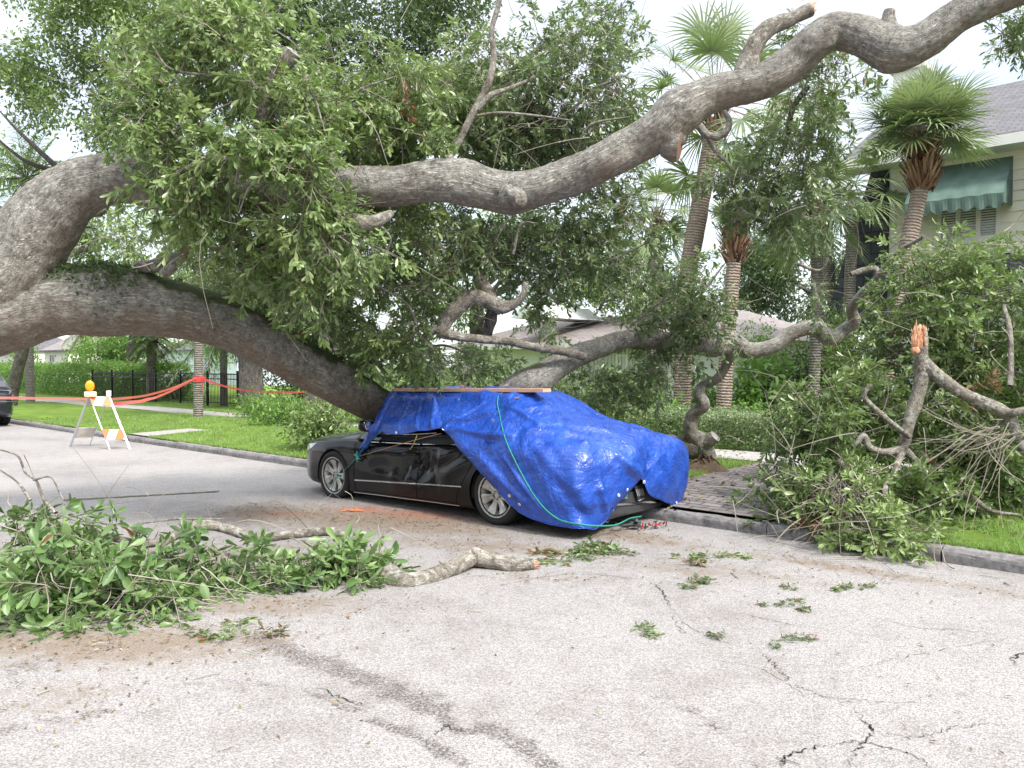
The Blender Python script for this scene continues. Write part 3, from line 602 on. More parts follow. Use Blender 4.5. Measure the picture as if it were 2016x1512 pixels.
def palm(trunk, label, bark, crown=True, boot=(.22, .8, 70), n_=26, fr=.95, pet=(.8, 1.3), cz=.35, seed=0, elev=(-50, 80), group='sabal palms in the yards', vm=.45, bootc=None, w0=.022, swell=1.25):
    rng = np.random.RandomState(seed); base = P(*trunk[0][:3]); o = empty('sabal_palm', base*np.array([1, 1, 0])+np.array([0, 0, .1])); tag(o, label, 'palm tree', group)
    g = Geo(); C, T, r = px_tube(g, trunk, nseg=22, ds=.06, lump=.07, ridge=.003, seed=seed); g.build('trunk', bark, o, smooth=True)
    top = C[-1]
    if boot:
        g = Geo(); boots(g, (top if bootc is None else bootc)+np.array([0, 0, -boot[1]*.1]), boot[0], boot[1], rng, boot[2]); g.build('frond_bases', M['boot'], o)
    if crown:
        g = Geo(); fo = Foliage(); fan_fronds(fo, g, top+np.array([0, 0, cz]), rng, n_, pet, fr, elev=elev, vm=vm, w0=w0); g.build('crown', M['leaf_palm'], o); fo.twigs('frond_stems', M['twig'], o)
    return o, top
PY = 18.6
palm([(1343, 885, PY, 17), (1343, 800, PY, 17), (1345, 700, PY, 17), (1352, 560, PY, 17), (1370, 450, PY, 18), (1388, 350, PY, 17), (1408, 235, PY, 17)], 'tallest palm, its leaning trunk crossing behind the upper limb, crown at the top edge', M['palm_red'], seed=3, n_=30, fr=1.05, pet=(1.1, 1.9), boot=(.36, 1.0, 90), cz=.3, elev=(-42, 82))
palm([(1412, 870, 17.5, 15), (1424, 800, 17.5, 15), (1430, 700, 17.5, 14), (1438, 600, 17.5, 14), (1444, 520, 17.5, 14), (1446, 480, 17.5, 14)], 'palm with a fat brown shaggy head of old frond bases and cropped top', M['palm_red'], seed=4, n_=9, fr=.6, pet=(.3, .6), boot=(.33, .75, 120), cz=.3, elev=(45, 85), bootc=P(1446, 478, 17.5))
palm([(1598, 830, 18.5, 11), (1604, 720, 18.5, 11), (1607, 600, 18.5, 11), (1608, 500, 18.5, 11), (1604, 430, 18.5, 11)], 'slim brown palm standing behind the leafy branches between the two shaggy palms', M['palm_grey'], seed=5, n_=16, fr=.8, pet=(.7, 1.1), boot=(.26, .6, 60), cz=.2)
palm([(1640, 840, 24, 11), (1638, 700, 24, 11), (1632, 560, 24, 12), (1626, 450, 24, 12), (1620, 400, 24, 12)], 'grey palm trunk farthest back, just right of the slim brown palm', M['palm_grey'], seed=6, n_=9, fr=.8, pet=(.5, .9), boot=(.3, .7, 50))
palm([(1752, 760, 16.5, 16), (1770, 600, 16.5, 16), (1790, 470, 16.5, 16), (1806, 400, 16.5, 15), (1814, 350, 16.5, 15)], 'palm in front of the green awning with a full round fan crown', M['palm_red'], seed=7, n_=70, fr=.88, pet=(.45, 1.0), boot=(.38, .95, 170), cz=.85, elev=(2, 88), vm=.66, bootc=P(1816, 322, 16.5), w0=.018)
palm([(1290, 850, 24, 11), (1288, 700, 24, 11), (1290, 560, 24, 11), (1292, 440, 24, 11)], 'palm mostly hidden by the oak crown, its fans poking out right of the oak leaves', M['palm_grey'], seed=9, n_=22, fr=.9, pet=(.7, 1.2), boot=(.2, .5, 45))
palm([(1660, 850, 21, 11), (1668, 700, 21, 11), (1676, 500, 21, 11), (1682, 390, 21, 11)], 'palm with a small drooping crown against the dark shingled house wall', M['palm_grey'], seed=10, n_=18, fr=.8, pet=(.6, 1.0), boot=None, elev=(-50, 60), vm=.4)
# feather palms
def feather(g, fo, c, rng, n_=16, l=2.4, lw=.5, elev=(-25, 75), vm=.4, nl=34, w=.018):
    Vs = []; var = []
    for i in range(n_):
        az = i*2.39996; t = (i+.5)/n_; el = math.radians(elev[1]+(elev[0]-elev[1])*t); d = np.array([math.cos(az)*math.cos(el), math.sin(az)*math.cos(el), math.sin(el)]); ll = l*rng.uniform(.8, 1.1); u = np.linspace(0, 1, 8)[:, None]
        pl = c+d*u*ll; pl[:, 2] -= .55*ll*(u[:, 0]**2)*max(.25, math.cos(el)); fo.T.append(pl[None][:, [0, 2, 3, 5, 7]]); fo.TR.append(np.linspace(.02, .006, 5)[None]); s = unit(np.cross(d, [0, 0, 1.]))
        for k in range(nl):
            x = .12+.86*k/nl; j = min(int(x*7), 6); f = x*7-j; p0 = pl[j]*(1-f)+pl[j+1]*f; ax = unit(pl[j+1]-pl[j]); m_ = lw*math.sin(math.pi*min(1, x*.8+.2))*rng.uniform(.8, 1.1)
            for sg in (-1, 1):
                dr = unit(ax*.6+s*sg+np.array([0, 0, .25])+rng.normal(size=3)*.12); q = np.array([0, .5, 1])[:, None]; line = p0+dr*q*m_; line[:, 2] -= .45*m_*q[:, 0]**2; wd = unit(np.cross(dr, [0, 0, 1]))*(w*np.array([.6, 1, .1]))[:, None]; Vs.append(np.stack([line-wd, line+wd], 1)); var.append(np.clip(vm+rng.normal()*.14, 0, .95))
    V = np.array(Vs); i = (np.arange(len(V))*6)[:, None]+(np.arange(2)*2)[None]; g.add(V.reshape(-1, 3), np.stack([i, i+1, i+3, i+2], -1).reshape(-1, 4), var=np.repeat(var, 6))
def fpalm(trunk, label, seed, bark, **k):
    rng = np.random.RandomState(seed); o = empty('feather_palm', P(*trunk[0][:3])*np.array([1, 1, 0])); tag(o, label, 'palm tree'); g = Geo(); C, T, r = px_tube(g, trunk, nseg=18, ds=.08, lump=.05, seed=seed); g.build('trunk', bark, o, smooth=True)
    g = Geo(); fo = Foliage(); feather(g, fo, C[-1], rng, **k); g.build('crown', M['leaf_palm'], o); fo.twigs('frond_stems', M['twig_dark'], o); return o
fpalm([(60, 800, 34, 8), (55, 600, 34, 8), (50, 450, 34, 8), (52, 350, 34, 9)], 'tall feather palm at the left edge with fronds above the arching limb', 21, M['palm_grey'], n_=24, l=3.0, lw=.8, elev=(-20, 80), w=.028)
fpalm([(297, 790, 35, 9), (298, 730, 35, 9), (299, 664, 35, 10)], 'short dark-trunked feather palm behind the black fence', 22, M['bark_grey'], n_=26, l=1.3, lw=.4, elev=(-50, 70), vm=.35, w=.022)
sp_o = fpalm([(390, 834, 23.4, 9.5), (391, 740, 23.4, 9), (391, 660, 23.4, 8.6), (392, 540, 23.4, 8.5), (393, 420, 23.4, 8.5)], 'slender pale street palm on the verge with red tape tied round its trunk', 23, M['palm_grey'], n_=18, l=2.6, lw=.6, elev=(-55, 70))
fpalm([(440, 805, 31, 7), (440, 720, 31, 7), (438, 640, 31, 7)], 'feather palm with fronds drooping behind the taped street palm', 24, M['palm_grey'], n_=18, l=2.2, lw=.6, elev=(-70, 50), vm=.35)
fpalm([(165, 800, 50, 5), (165, 720, 50, 5), (163, 650, 50, 5)], 'feather palm drooping over the clipped hedge near the cream house', 25, M['palm_grey'], n_=14, l=1.8, lw=.5, elev=(-70, 50), vm=.5)

# ------------------------------------------------------------------ background trees
def tree(name, label, base, top, r0, r1, blobs, mat_, seed, leafL=.17, per=9, bark='bark_grey', nb=8, spread=2.5, cat='tree', group=None):
    rng = np.random.RandomState(seed); o = empty(name, (base[0], base[1], 0)); tag(o, label, cat, group)
    g = Geo(); limbs(g, base, top, r0, r1, rng, nb, spread); g.build('trunk', M[bark], o, smooth=True); fo = Foliage()
    for b in blobs:
        px, py, Y, rx, ry, rd, k = b[:7]; clump_cloud(fo, P(px, py, Y), (rx*Y/F, rd, ry*Y/F), k, rng, leafL, per, vmean=b[7] if len(b) > 7 else .45, seed=seed, gap=b[8] if len(b) > 8 else .44, nsc=b[9] if len(b) > 9 else .55)
    fo.build('crown', M[mat_], o, aspect=.45, detail=0, rng=rng); return o
tree('oak_tree', 'tall dark evergreen oak filling the top of the picture behind the fallen tree', (-6.5, 27, .1), (-4.5, 27, 9), .5, .25, [(720, 70, 26, 200, 120, 3, 1300, .4), (560, 40, 26, 130, 90, 3, 700, .42), (880, 20, 27, 90, 90, 2.5, 420, .42), (760, -90, 26, 260, 100, 3, 700), (620, 200, 27, 150, 90, 2.5, 500, .35), (830, 190, 28, 120, 110, 2.5, 420, .35)], 'leaf_dark', 41, .17)
tree('oak_tree', 'open-crowned oak at the upper left with sky showing between its leaf clumps', (-18.6, 30, .1), (-15.5, 28, 8.5), .22, .16, [(210, 60, 26, 110, 90, 2.5, 600, .6, .46, .8), (120, 120, 26, 60, 50, 2, 150, .5, .5, .9), (55, 180, 26, 65, 60, 2, 260, .4, .47, .9), (180, 220, 26, 90, 60, 2, 240, .4, .52, .9), (290, 120, 27, 110, 120, 2.5, 500, .5, .42), (230, 300, 26, 60, 60, 2, 150, .4, .5, .9), (20, 130, 26, 50, 30, 1.5, 80, .45), (160, -50, 26, 190, 70, 2.5, 500), (380, 0, 27, 120, 110, 2.5, 500, .5)], 'leaf', 42, .17, nb=10)
tree('oak_tree', 'grey-green oak standing behind the arch of the left limb', (-19.2, 40, .1), (-18, 40, 6), .2, .16, [(30, 420, 38, 120, 70, 3, 420, .5), (230, 470, 38, 110, 60, 3, 420, .5), (120, 560, 38, 140, 80, 3, 500, .45), (370, 500, 38, 120, 100, 3, 600, .4), (20, 330, 39, 60, 50, 2, 90, .5)], 'leaf', 43, .22)
tree('oak_tree', 'dense dark tree behind the low roof in the middle of the picture', (-1.5, 38, .1), (-1.5, 38, 7), .45, .25, [(860, 560, 38, 120, 110, 3, 650, .4), (640, 540, 38, 170, 130, 3, 800, .45), (760, 400, 39, 170, 120, 3, 500, .4), (1010, 470, 38, 100, 90, 3, 380, .45, .48), (500, 620, 38, 130, 80, 3, 500, .45)], 'leaf', 44, .22)
tree('oak_tree', 'dark round-crowned tree between the palms, behind the low brown roof', (17.5, 47, .1), (17.5, 47, 6), .4, .2, [(1530, 540, 46, 110, 80, 3.5, 900, .35), (1610, 590, 46, 90, 70, 3, 500, .35), (1480, 500, 46, 50, 50, 2.5, 180, .35), (1560, 480, 46, 60, 50, 2, 240, .4), (1680, 520, 46, 40, 60, 2, 160, .5), (1450, 600, 46, 60, 40, 2, 180)], 'leaf_dark', 45, .24)
tree('oak_tree', 'lower tree right of the oak crown with sky above it', (6.5, 34, .1), (6.5, 34, 5.5), .35, .2, [(1190, 540, 34, 100, 60, 2.5, 340, .5, .46), (1270, 590, 34, 90, 60, 2.5, 320, .45), (1120, 590, 34, 90, 50, 2.5, 240, .45), (1350, 600, 34, 60, 60, 2, 160, .4)], 'leaf', 46, .2)
tree('oak_tree', 'thick flared grey trunk behind the fence with its crown hidden by the fallen oak', P(497, 800, 28)*np.array([1, 1, 0])+np.array([0, 0, .1]), (-9.0, 28, 6),   .43, .36, [(500, 560, 28, 130, 70, 2, 340, .45), (600, 600, 28, 90, 60, 2, 240, .45)], 'leaf', 47, .18)
tree('oak_tree', 'mixed green trees behind the hedge next to the cream house', (-21, 48, .1), (-21, 48, 4), .3, .18, [(215, 690, 46, 50, 40, 2, 330, .5), (255, 680, 46, 40, 45, 2, 260, .4), (330, 680, 46, 60, 45, 2, 260, .35), (170, 705, 50, 26, 20, 1.5, 110, .65), (40, 700, 50, 20, 24, 1.5, 90, .55), (400, 690, 47, 60, 40, 2, 200, .4)], 'leaf_bright', 48, .2)
# trees across the street behind the camera: they are what the car's black paint and the tarp mirror
fo = Foliage(); r = np.random.RandomState(3)
for i in range(15):
    q = SN(-42+i*5.2, -17-r.rand()*5, 2.6+r.rand()*1.5); clump_cloud(fo, q, (3.6, 3.6, 2.8), 420, r, .42, per=6, gap=.25, seed=i)
tag(fo.build('tree_line', M['leaf_dark'], None, aspect=.5, detail=0, rng=r), kind='stuff')

# ------------------------------------------------------------------ shrubs and hedges
def hedge(name, label, s0, s1, n0, n1, h, dens, mat_, seed, leafL=.06, base=.125, var=.5, rough=.10):
    rng = np.random.RandomState(seed); o = empty(name, SN((s0+s1)/2, (n0+n1)/2, base)); tag(o, label, 'hedge'); fo = Foliage(); A = (s1-s0)*(h*2+(n1-n0)); k = int(A*dens)
    s = rng.uniform(s0, s1, k); u = rng.uniform(0, h*2+(n1-n0), k); z = np.where(u < h, u, np.where(u < h+n1-n0, h, u-h-(n1-n0))); n = np.where(u < h, n0, np.where(u < h+n1-n0, n0+u-h, n1))
    bul = (fbm(np.stack([s*1.3, n*1.3, z*1.3], -1), 3, seed)-.5)*rough*2; p = np.stack([s*DS[0]+n*DN[0], s*DS[1]+n*DN[1], base+np.maximum(z+bul-rng.rand(k)**2*.12, .02)], -1); p[:, :2] += (DN*np.where(n > (n0+n1)/2, 1, -1)[:, None])*bul[:, None]
    per = 5; pp = np.repeat(p, per, 0)+rng.normal(size=(k*per, 3))*leafL*.8; d = rng.normal(size=(k*per, 3)); d[:, 2] += .4; nn = rng.normal(size=(k*per, 3))*.5; nn[:, :2] -= DN*.6; nn[:, 2] += .7
    v = np.clip(np.repeat(var+rng.normal(size=k)*.15+(fbm(p*1.5, 2, 3)-.5)*.5, per)+rng.normal(size=k*per)*.12, 0, .95); fo.leaves(pp, d, nn, leafL*rng.uniform(.6, 1.3, k*per), v); fo.build('leaves', M[mat_], o, aspect=.5, detail=0, rng=rng)
    g = Geo(); 
    for i in range(int((s1-s0)/.5)):
        x = s0+.25+i*.5; c = (n0+n1)/2; q = SN(x, c, base); tube(g, [np.array(q), np.array(q)+[rng.normal()*.1, rng.normal()*.1, h*.45], np.array(q)+[rng.normal()*.2, rng.normal()*.2, h*.85]], [.02, .014, .006], nseg=5, ds=.2)
    g.build('stems', M['twig_dark'], o)
hedge('hedge', 'low clipped small-leaved hedge behind the sidewalk, right of the tarp-covered car', -9.5, -2.0, 13.9, 15.0, .62, 620, 'leaf_grey', 3, .05, var=.6)
hedge('hedge', 'tall bright green clipped hedge at the far left beside the fence', -62, -34.5, 15.6, 17.0, 1.55, 95, 'leaf_bright', 4, .11, var=.5, rough=.2)
def shrub(label, px, py_base, Y, rx, h, k, mat_, seed, leafL=.10, per=8, vm=.45, name='shrub', gap=.36, lines=0):
    rng = np.random.RandomState(seed); c = P(px, py_base, Y); c[2] = .1; o = empty(name, c); tag(o, label, 'shrub'); fo = Foliage(); R = rx*Y/F; H = h*Y/F/2
    clump_cloud(fo, c+np.array([0, 0, H]), (R, R*.7, H), k, rng, leafL, per, vmean=vm, seed=seed, gap=gap, nsc=1.2, shell=.5)
    fo.build('foliage', M[mat_], o, aspect=.4, detail=0 if Y > 15 else 1, rng=rng); ft = Foliage(); n_ = 14; t = np.linspace(0, 1, 5)[None, :, None]; a = rng.normal(size=(n_, 1, 3)); e = a*np.array([R*.45, R*.3, 0])+np.array([0, 0, H*1.5]); ft.T.append(c+e*t+rng.normal(size=(n_, 1, 3))*.1*t**2); ft.TR.append(np.linspace(.018, .005, 5)[None]*np.ones((n_, 1))); ft.twigs('stems', M['twig_dark'], o); return o
shrub('round leafy shrub at the verge just left of the tarp-covered car, under the big limb', 635, 900, 14.6, 75, 110, 260, 'leaf', 61, .09, 9, .45)
shrub('bright fern-like shrub between the thick trunk and the round shrub', 560, 830, 20, 75, 60, 260, 'leaf_bright', 62, .12, 8, .45)
shrub('small bright shrub at the foot of the thick grey trunk', 500, 825, 24, 40, 50, 140, 'leaf_bright', 63, .12)
shrub('dark shrub at the far end of the black fence', 205, 786, 43, 40, 60, 170, 'leaf', 64, .14, vm=.4)
shrub('leafy shrub behind the black fence near its middle', 345, 796, 37, 70, 40, 160, 'leaf', 65, .14, vm=.4)
shrub('dark bush behind the thick flared trunk at the end of the fence', 600, 800, 31, 100, 120, 420, 'leaf_dark', 90, .15, vm=.5)
for i, (lab, a) in enumerate([('dark broad-leaved shrub behind the hedge, between the two right-hand palm trunks', (1385, 850, 20, 50, 90, 200, 'leaf_bright', 71, .14, 8, .35)), ('tall dark shrub left of the clipped low hedge behind the tarp', (1250, 860, 19, 80, 150, 420, 'leaf', 72, .11, 8, .35)),
    ('glossy tropical shrub with long leaves right of the reddish palm trunk', (1500, 840, 19, 70, 150, 380, 'leaf_bright', 73, .20, 7, .32)), ('dark shrub under the slim brown palm', (1590, 850, 20, 70, 180, 420, 'leaf_dark', 74, .14, 8, .5)), ('rounded dark bush below the low brown roof', (1545, 780, 24, 90, 150, 420, 'leaf', 75, .13, 8, .3)),
    ('tall mixed bush in front of the shingled house corner', (1660, 850, 19, 80, 250, 560, 'leaf', 76, .13, 8, .4)), ('broad bush against the lower wall of the big house', (1800, 860, 18, 60, 100, 200, 'leaf', 77, .12, 8, .4)), ('bush at the right edge below the window of the big house', (1960, 850, 17, 70, 110, 260, 'leaf', 78, .12, 8, .45)),
    ('dense bush behind the car in front of the low house', (1090, 860, 20, 120, 110, 500, 'leaf', 79, .12, 8, .38)), ('bush left of the lattice post', (840, 850, 20, 90, 130, 420, 'leaf', 80, .12, 8, .42)), ('bush right of the lattice post of the low house', (965, 855, 21, 70, 140, 380, 'leaf', 81, .12, 8, .38)), ('bush behind the trunk of the oak left of the car roof', (720, 850, 22, 90, 150, 420, 'leaf', 82, .12, 8, .42)),
    ('yellow-tipped bush beside the crooked limb', (1490, 760, 26, 50, 190, 260, 'leaf_bright', 83, .12, 8, .75)), ('fine grassy plants under the tall leaning palm', (1320, 880, 17.6, 50, 60, 200, 'leaf_bright', 84, .16, 7, .6)), ('leafy ground plants behind the low hedge', (1470, 868, 17.6, 80, 60, 260, 'leaf_bright', 85, .12, 7, .5))]): shrub(lab, *a)

# ------------------------------------------------------------------ houses
def sroot(name, s, n, label, cat, z=.1): o = empty(name, SN(s, n, z), ANG); return tag(o, label, cat)
def lp(o, ss, nn_, z): s0, n0 = to_sn(o.location); return SN(ss, nn_, z)
class SG(Geo):
    """geometry in street coordinates (s, n, z)"""
    def bx(s, a, b, mi=0):
        a = np.array(a, float); b = np.array(b, float); c = (a+b)/2; h = np.abs(b-a)/2; R = np.array([[DS[0], DN[0], 0], [DS[1], DN[1], 0], [0, 0, 1]]); return s.box(SN(*c), h, R, mi)
    def poly(s, pts, f, mi=0): return s.add([SN(*p) for p in pts], f, mi=mi)
def prism(g, a, b, t, mi=0):
    """thick quad from 4 street points, thickness t along -z"""
    A = [list(p) for p in a]; B = [[p[0], p[1], p[2]-t] for p in A]; g.poly(A+B, [(0, 1, 2, 3), (7, 6, 5, 4), (0, 4, 5, 1), (1, 5, 6, 2), (2, 6, 7, 3), (3, 7, 4, 0)], mi)
m = M['shingle'] = mat('roof_shingle', rough=.9); t, b, Lk = nodes(m)
br = t.nodes.new('ShaderNodeTexBrick'); br.inputs['Scale'].default_value = 1; br.inputs['Brick Width'].default_value = .3; br.inputs['Row Height'].default_value = .14; br.inputs['Mortar Size'].default_value = .012
br.inputs['Color1'].default_value = (.28, .26, .26, 1); br.inputs['Color2'].default_value = (.38, .355, .35, 1); br.inputs['Mortar'].default_value = (.12, .11, .11, 1); Lk(objco(t), br.inputs['Vector']); Lk(br.outputs[0], b.inputs['Base Color'])
def shingle(name, a, c, mo, w=.3, h=.14, vert=False):
    m = mat(name, rough=.85); t, b, Lk = nodes(m); br = t.nodes.new('ShaderNodeTexBrick'); br.inputs['Scale'].default_value = 1; br.inputs['Brick Width'].default_value = w; br.inputs['Row Height'].default_value = h; br.inputs['Mortar Size'].default_value = .012
    for k, v in (('Color1', a), ('Color2', c), ('Mortar', mo)): br.inputs[k].default_value = (*v, 1)
    sx = t.nodes.new('ShaderNodeSeparateXYZ'); Lk(objco(t), sx.inputs[0]); cx = t.nodes.new('ShaderNodeCombineXYZ'); Lk(math_(t, 'ADD', sx.outputs[0], sx.outputs[1]) if vert else sx.outputs[0], cx.inputs[0])
    Lk(sx.outputs[2] if vert else math_(t, 'MULTIPLY', sx.outputs[1], 1.1), cx.inputs[1]); Lk(cx.outputs[0], br.inputs['Vector']); n = noise(t, 5, 5, .7, vec=objco(t)); Lk(mix(t, .25, br.outputs[0], n.outputs['Fac'], 'OVERLAY'), b.inputs['Base Color']); bump(t, br.outputs['Fac'], .01, -1, b); return m
M['roof_grey'] = shingle('grey_roof_shingle', (.095, .092, .098), (.14, .135, .14), (.045, .042, .042)); M['roof_brown'] = shingle('brown_roof_shingle', (.20, .172, .162), (.265, .232, .22), (.11, .09, .085))
M['slate'] = shingle('dark_wall_shingle', (.045, .05, .065), (.075, .08, .095), (.02, .02, .025), .35, .28, True)
M['cream'] = mat('cream_siding', (.72, .69, .55), .6); M['trim'] = mat('white_trim', (.74, .72, .66), .5); M['white'] = mat('white_paint', (.78, .78, .76), .5); M['pale_blue'] = mat('pale_blue_siding', (.62, .67, .72), .6)
M['glass'] = mat('window_glass', (.03, .035, .04), .08, spec=.9); M['blind'] = mat('white_blind', (.60, .60, .56), .6); M['green_shutter'] = mat('green_shutter', (.05, .12, .09), .5); M['iron'] = mat('black_iron', (.012, .012, .014), .45, .6); M['brickwall'] = shingle('red_brick', (.16, .06, .05), (.24, .10, .08), (.28, .25, .22), .22, .075, True)
m = M['awning'] = mat('green_awning', (.10, .27, .215), .75); t, b, Lk = nodes(m); n = noise(t, 3, 5, vec=objco(t)); c = ramp(t, [(.3, (.06, .105, .085)), (.7, (.11, .17, .14))]); Lk(n.outputs['Fac'], c.inputs[0]); Lk(c.outputs[0], b.inputs['Base Color']); b.inputs['Roughness'].default_value = .8
# big two-storey house, right.  facade plane n=22
hn = 22.0
def at_n(px, py, n):
    r = ray(px, py); k = n/(r[0]*DN[0]+r[1]*DN[1]); p = np.array([0, 0, CH])+r*k; return to_sn(p)[0], p[2]
s_l, _ = at_n(1752, 400, hn); s_r = s_l+13; eave = 6.95
H = sroot('house', s_l, hn, 'two-storey cream clapboard house with green awnings at the right edge, behind the full palm', 'house')
def clap(g, s0, s1, n, z0, z1, h=.24, mi=0):
    z = z0
    while z < z1-.01:
        t_ = min(z+h, z1); g.poly([(s0, n-.030, z), (s1, n-.030, z), (s1, n-.004, t_), (s0, n-.004, t_), (s0, n-.004, z), (s1, n-.004, z)], [(0, 1, 2, 3), (0, 4, 5, 1)], mi); z += h
def wallgrid(g, s0, s1, n, z0, z1, holes, h=.24):
    xs = sorted({s0, s1, *[a for ho in holes for a in ho[:2]]}); 
    for a, b in zip(xs[:-1], xs[1:]):
        hs = sorted([(ho[2], ho[3]) for ho in holes if ho[0] <= a+1e-6 and ho[1] >= b-1e-6]); z = z0
        for q0, q1 in hs:
            if q0 > z: clap(g, a, b, n, z, q0, h)
            z = q1
        if z < z1: clap(g, a, b, n, z, z1, h)
wa = at_n(1848, 420, hn)[0]; wb = at_n(1968, 440, hn)[0]; wz0 = at_n(1960, 447, hn)[1]-.25; wz1 = 6.2
w2a = wb+1.25; w2b = w2a+1.9
low_z = at_n(1960, 500, hn)[1]
lw = at_n(1790, 760, hn)[0]; d0 = at_n(1960, 700, hn)[0]; 
holes = [(wa, wb, wz0, wz1), (w2a, w2b, wz0, wz1)]
g = SG(); wallgrid(g, s_l+.14, s_r, hn, low_z, eave, holes); g.bx((s_l, hn+.01, .0), (s_r, hn+9, eave-.02)); g.build('upper_wall', M['cream'], H)
g = SG(); g.bx((s_l, hn-.045, low_z-.1), (s_l+.14, hn+.02, eave)); g.build('corner_board', M['trim'], H)
g = SG(); g.poly([(s_l-1.7, hn-.1, 2.6), (s_l-.35, hn-.1, 7.0), (s_l-.01, hn-.1, 7.0), (s_l-.01, hn-.1, 2.6), (s_l-1.7, hn+9, 2.6), (s_l-.35, hn+9, 7.0), (s_l-.01, hn+9, 7.0), (s_l-.01, hn+9, 2.6)], [(3, 2, 1, 0), (0, 1, 5, 4), (4, 5, 6, 7), (1, 2, 6, 5), (3, 0, 4, 7)]); g.build('shingled_side', M['slate'], H)
# front skirt of dark shingles above the ground floor
g = SG(); g.poly([(s_l, hn-.05, low_z), (s_r, hn-.05, low_z), (s_r, hn-.8, low_z-.55), (s_l, hn-.8, low_z-.55), (s_l, hn-.8, low_z-.7), (s_r, hn-.8, low_z-.7), (s_r, hn+.0, low_z-.7), (s_l, hn+.0, low_z-.7)], [(3, 2, 1, 0), (4, 5, 2, 3), (4, 7, 6, 5)]); g.build('skirt_roof', M['slate'], H)
g = SG(); clap(g, s_l-.6, at_n(1930, 700, hn)[0], hn, .1, low_z-.7, .3); clap(g, at_n(1990, 700, hn)[0], s_r, hn, .1, low_z-.7, .3); clap(g, at_n(1930, 700, hn)[0], at_n(1990, 700, hn)[0], hn, 2.6, low_z-.7, .3); clap(g, at_n(1930, 700, hn)[0], at_n(1990, 700, hn)[0], hn, .1, .9, .3); g.build('lower_wall', M['pale_blue'], H)
def window(a, b_, z0, z1, n, parent, name='window', panes=2, blind=True):
    g = SG(); f = .07
    for q in ((a-.02, z0-.02, a+f, z1), (b_-f, z0-.02, b_+.02, z1), (a+f, z1-f, b_-f, z1), (a+f, z0-.02, b_-f, z0+f)): g.bx((q[0], n-.06, q[1]), (q[2], n-.002, q[3]))
    for k in range(1, panes): x = a+(b_-a)*k/panes; g.bx((x-.05, n-.055, z0+f), (x+.05, n-.004, z1-f))
    g.bx((a-.08, n-.10, z0-.09), (b_+.08, n-.002, z0-.022)); w = g.build(name, M['trim'], parent)
    g = SG(); g.bx((a+f, n+.0, z0+f), (b_-f, n+.008, z1-f)); g.build('pane', M['glass'], w)
    if blind:
        g = SG(); z = z0+f+.02
        while z < z1-f: g.poly([(a+f, n-.006, z), (b_-f, n-.006, z), (b_-f, n-.022, z+.035), (a+f, n-.022, z+.035)], [(0, 1, 2, 3)]); z += .06
        g.build('shutter_slats', M['blind'], w)
    return w
window(wa, wb, wz0, wz1, hn, H, panes=3); window(w2a, w2b, wz0, wz1, hn, H, panes=3); window(at_n(1932, 700, hn)[0]+.02, at_n(1988, 700, hn)[0], .9, 2.6, hn, H, panes=2)
for q0, q1 in ((.05, .0),):
    g = SG(); x = at_n(1992, 700, hn)[0]; g.bx((x, hn-.07, .9), (x+.35, hn-.032, 2.6)); g.build('shutter', M['green_shutter'], H)
g = SG(); x = at_n(1812, 640, hn)[0]; g.bx((x+3.3, hn-.16, .1), (x+3.6, hn-.04, 2.5)); g.build('brick_pier', M['brickwall'], H)
def awning(a, b_, z1, z0, dep, parent):
    k = 40; x = np.linspace(a, b_, k); top = [(q, hn-.05, z1) for q in x]; sag = [.03*math.sin(i*.8) for i in range(k)]; bot = [(q, hn-dep, z0+.28+s_*.3) for q, s_ in zip(x, sag)]; sc_ = [(q, hn-dep-.02-.02*math.sin(i*1.3), z0+.05-abs(math.sin((q-a)/(b_-a)*math.pi*7))*.12) for i, q in enumerate(x)]
    g = SG(); V = top+bot+sc_; f = []
    for i in range(k-1): f += [(i, i+k, i+k+1, i+1), (i+k, i+2*k, i+2*k+1, i+k+1)]
    g.poly(V, f)
    for i in (0, k-1): g.poly([top[i], bot[i], sc_[i], (x[i], hn-.06, z0+.1)], [(0, 1, 2, 3)])
    o = g.build('awning', M['awning'], parent); md = o.modifiers.new('s', 'SOLIDIFY'); md.thickness = .008; return o
aw_z1 = at_n(1900, 322, hn)[1]; aw_z0 = at_n(1900, 412, hn-.9)[1]
awning(at_n(1790, 400, hn-.6)[0], at_n(1983, 400, hn-.6)[0], aw_z1, aw_z0, .95, H); awning(w2a-.3, w2b+.3, aw_z1, aw_z0, .95, H)
g = SG(); ov = .75; prism(g, [(s_l-1.0, hn-ov, eave), (s_r, hn-ov, eave), (s_r, hn+4.2, eave+2.6), (s_l-1.0, hn+4.2, eave+2.6)], None, .10); prism(g, [(s_l-1.0, hn+4.2, eave+2.6), (s_r, hn+4.2, eave+2.6), (s_r, hn+9, eave+.2), (s_l-1.0, hn+9, eave+.2)], None, .10)
rf = g.build('roof', M['roof_grey'], H)
g = SG(); g.bx((s_l-1.0, hn-ov-.03, eave-.26), (s_r, hn-ov+.02, eave-.02)); g.bx((s_l-1.0, hn-ov+.02, eave-.26), (s_r, hn-.0, eave-.22)); g.build('fascia', M['trim'], H)
g = SG(); cx = at_n(1795, 160, hn+4)[0]; g.bx((cx-.4, hn+3.6, eave+1.8), (cx+.4, hn+4.4, eave+3.4)); g.bx((cx-.5, hn+3.5, eave+3.4), (cx+.5, hn+4.5, eave+3.52)); g.build('chimney', M['trim'], rf)
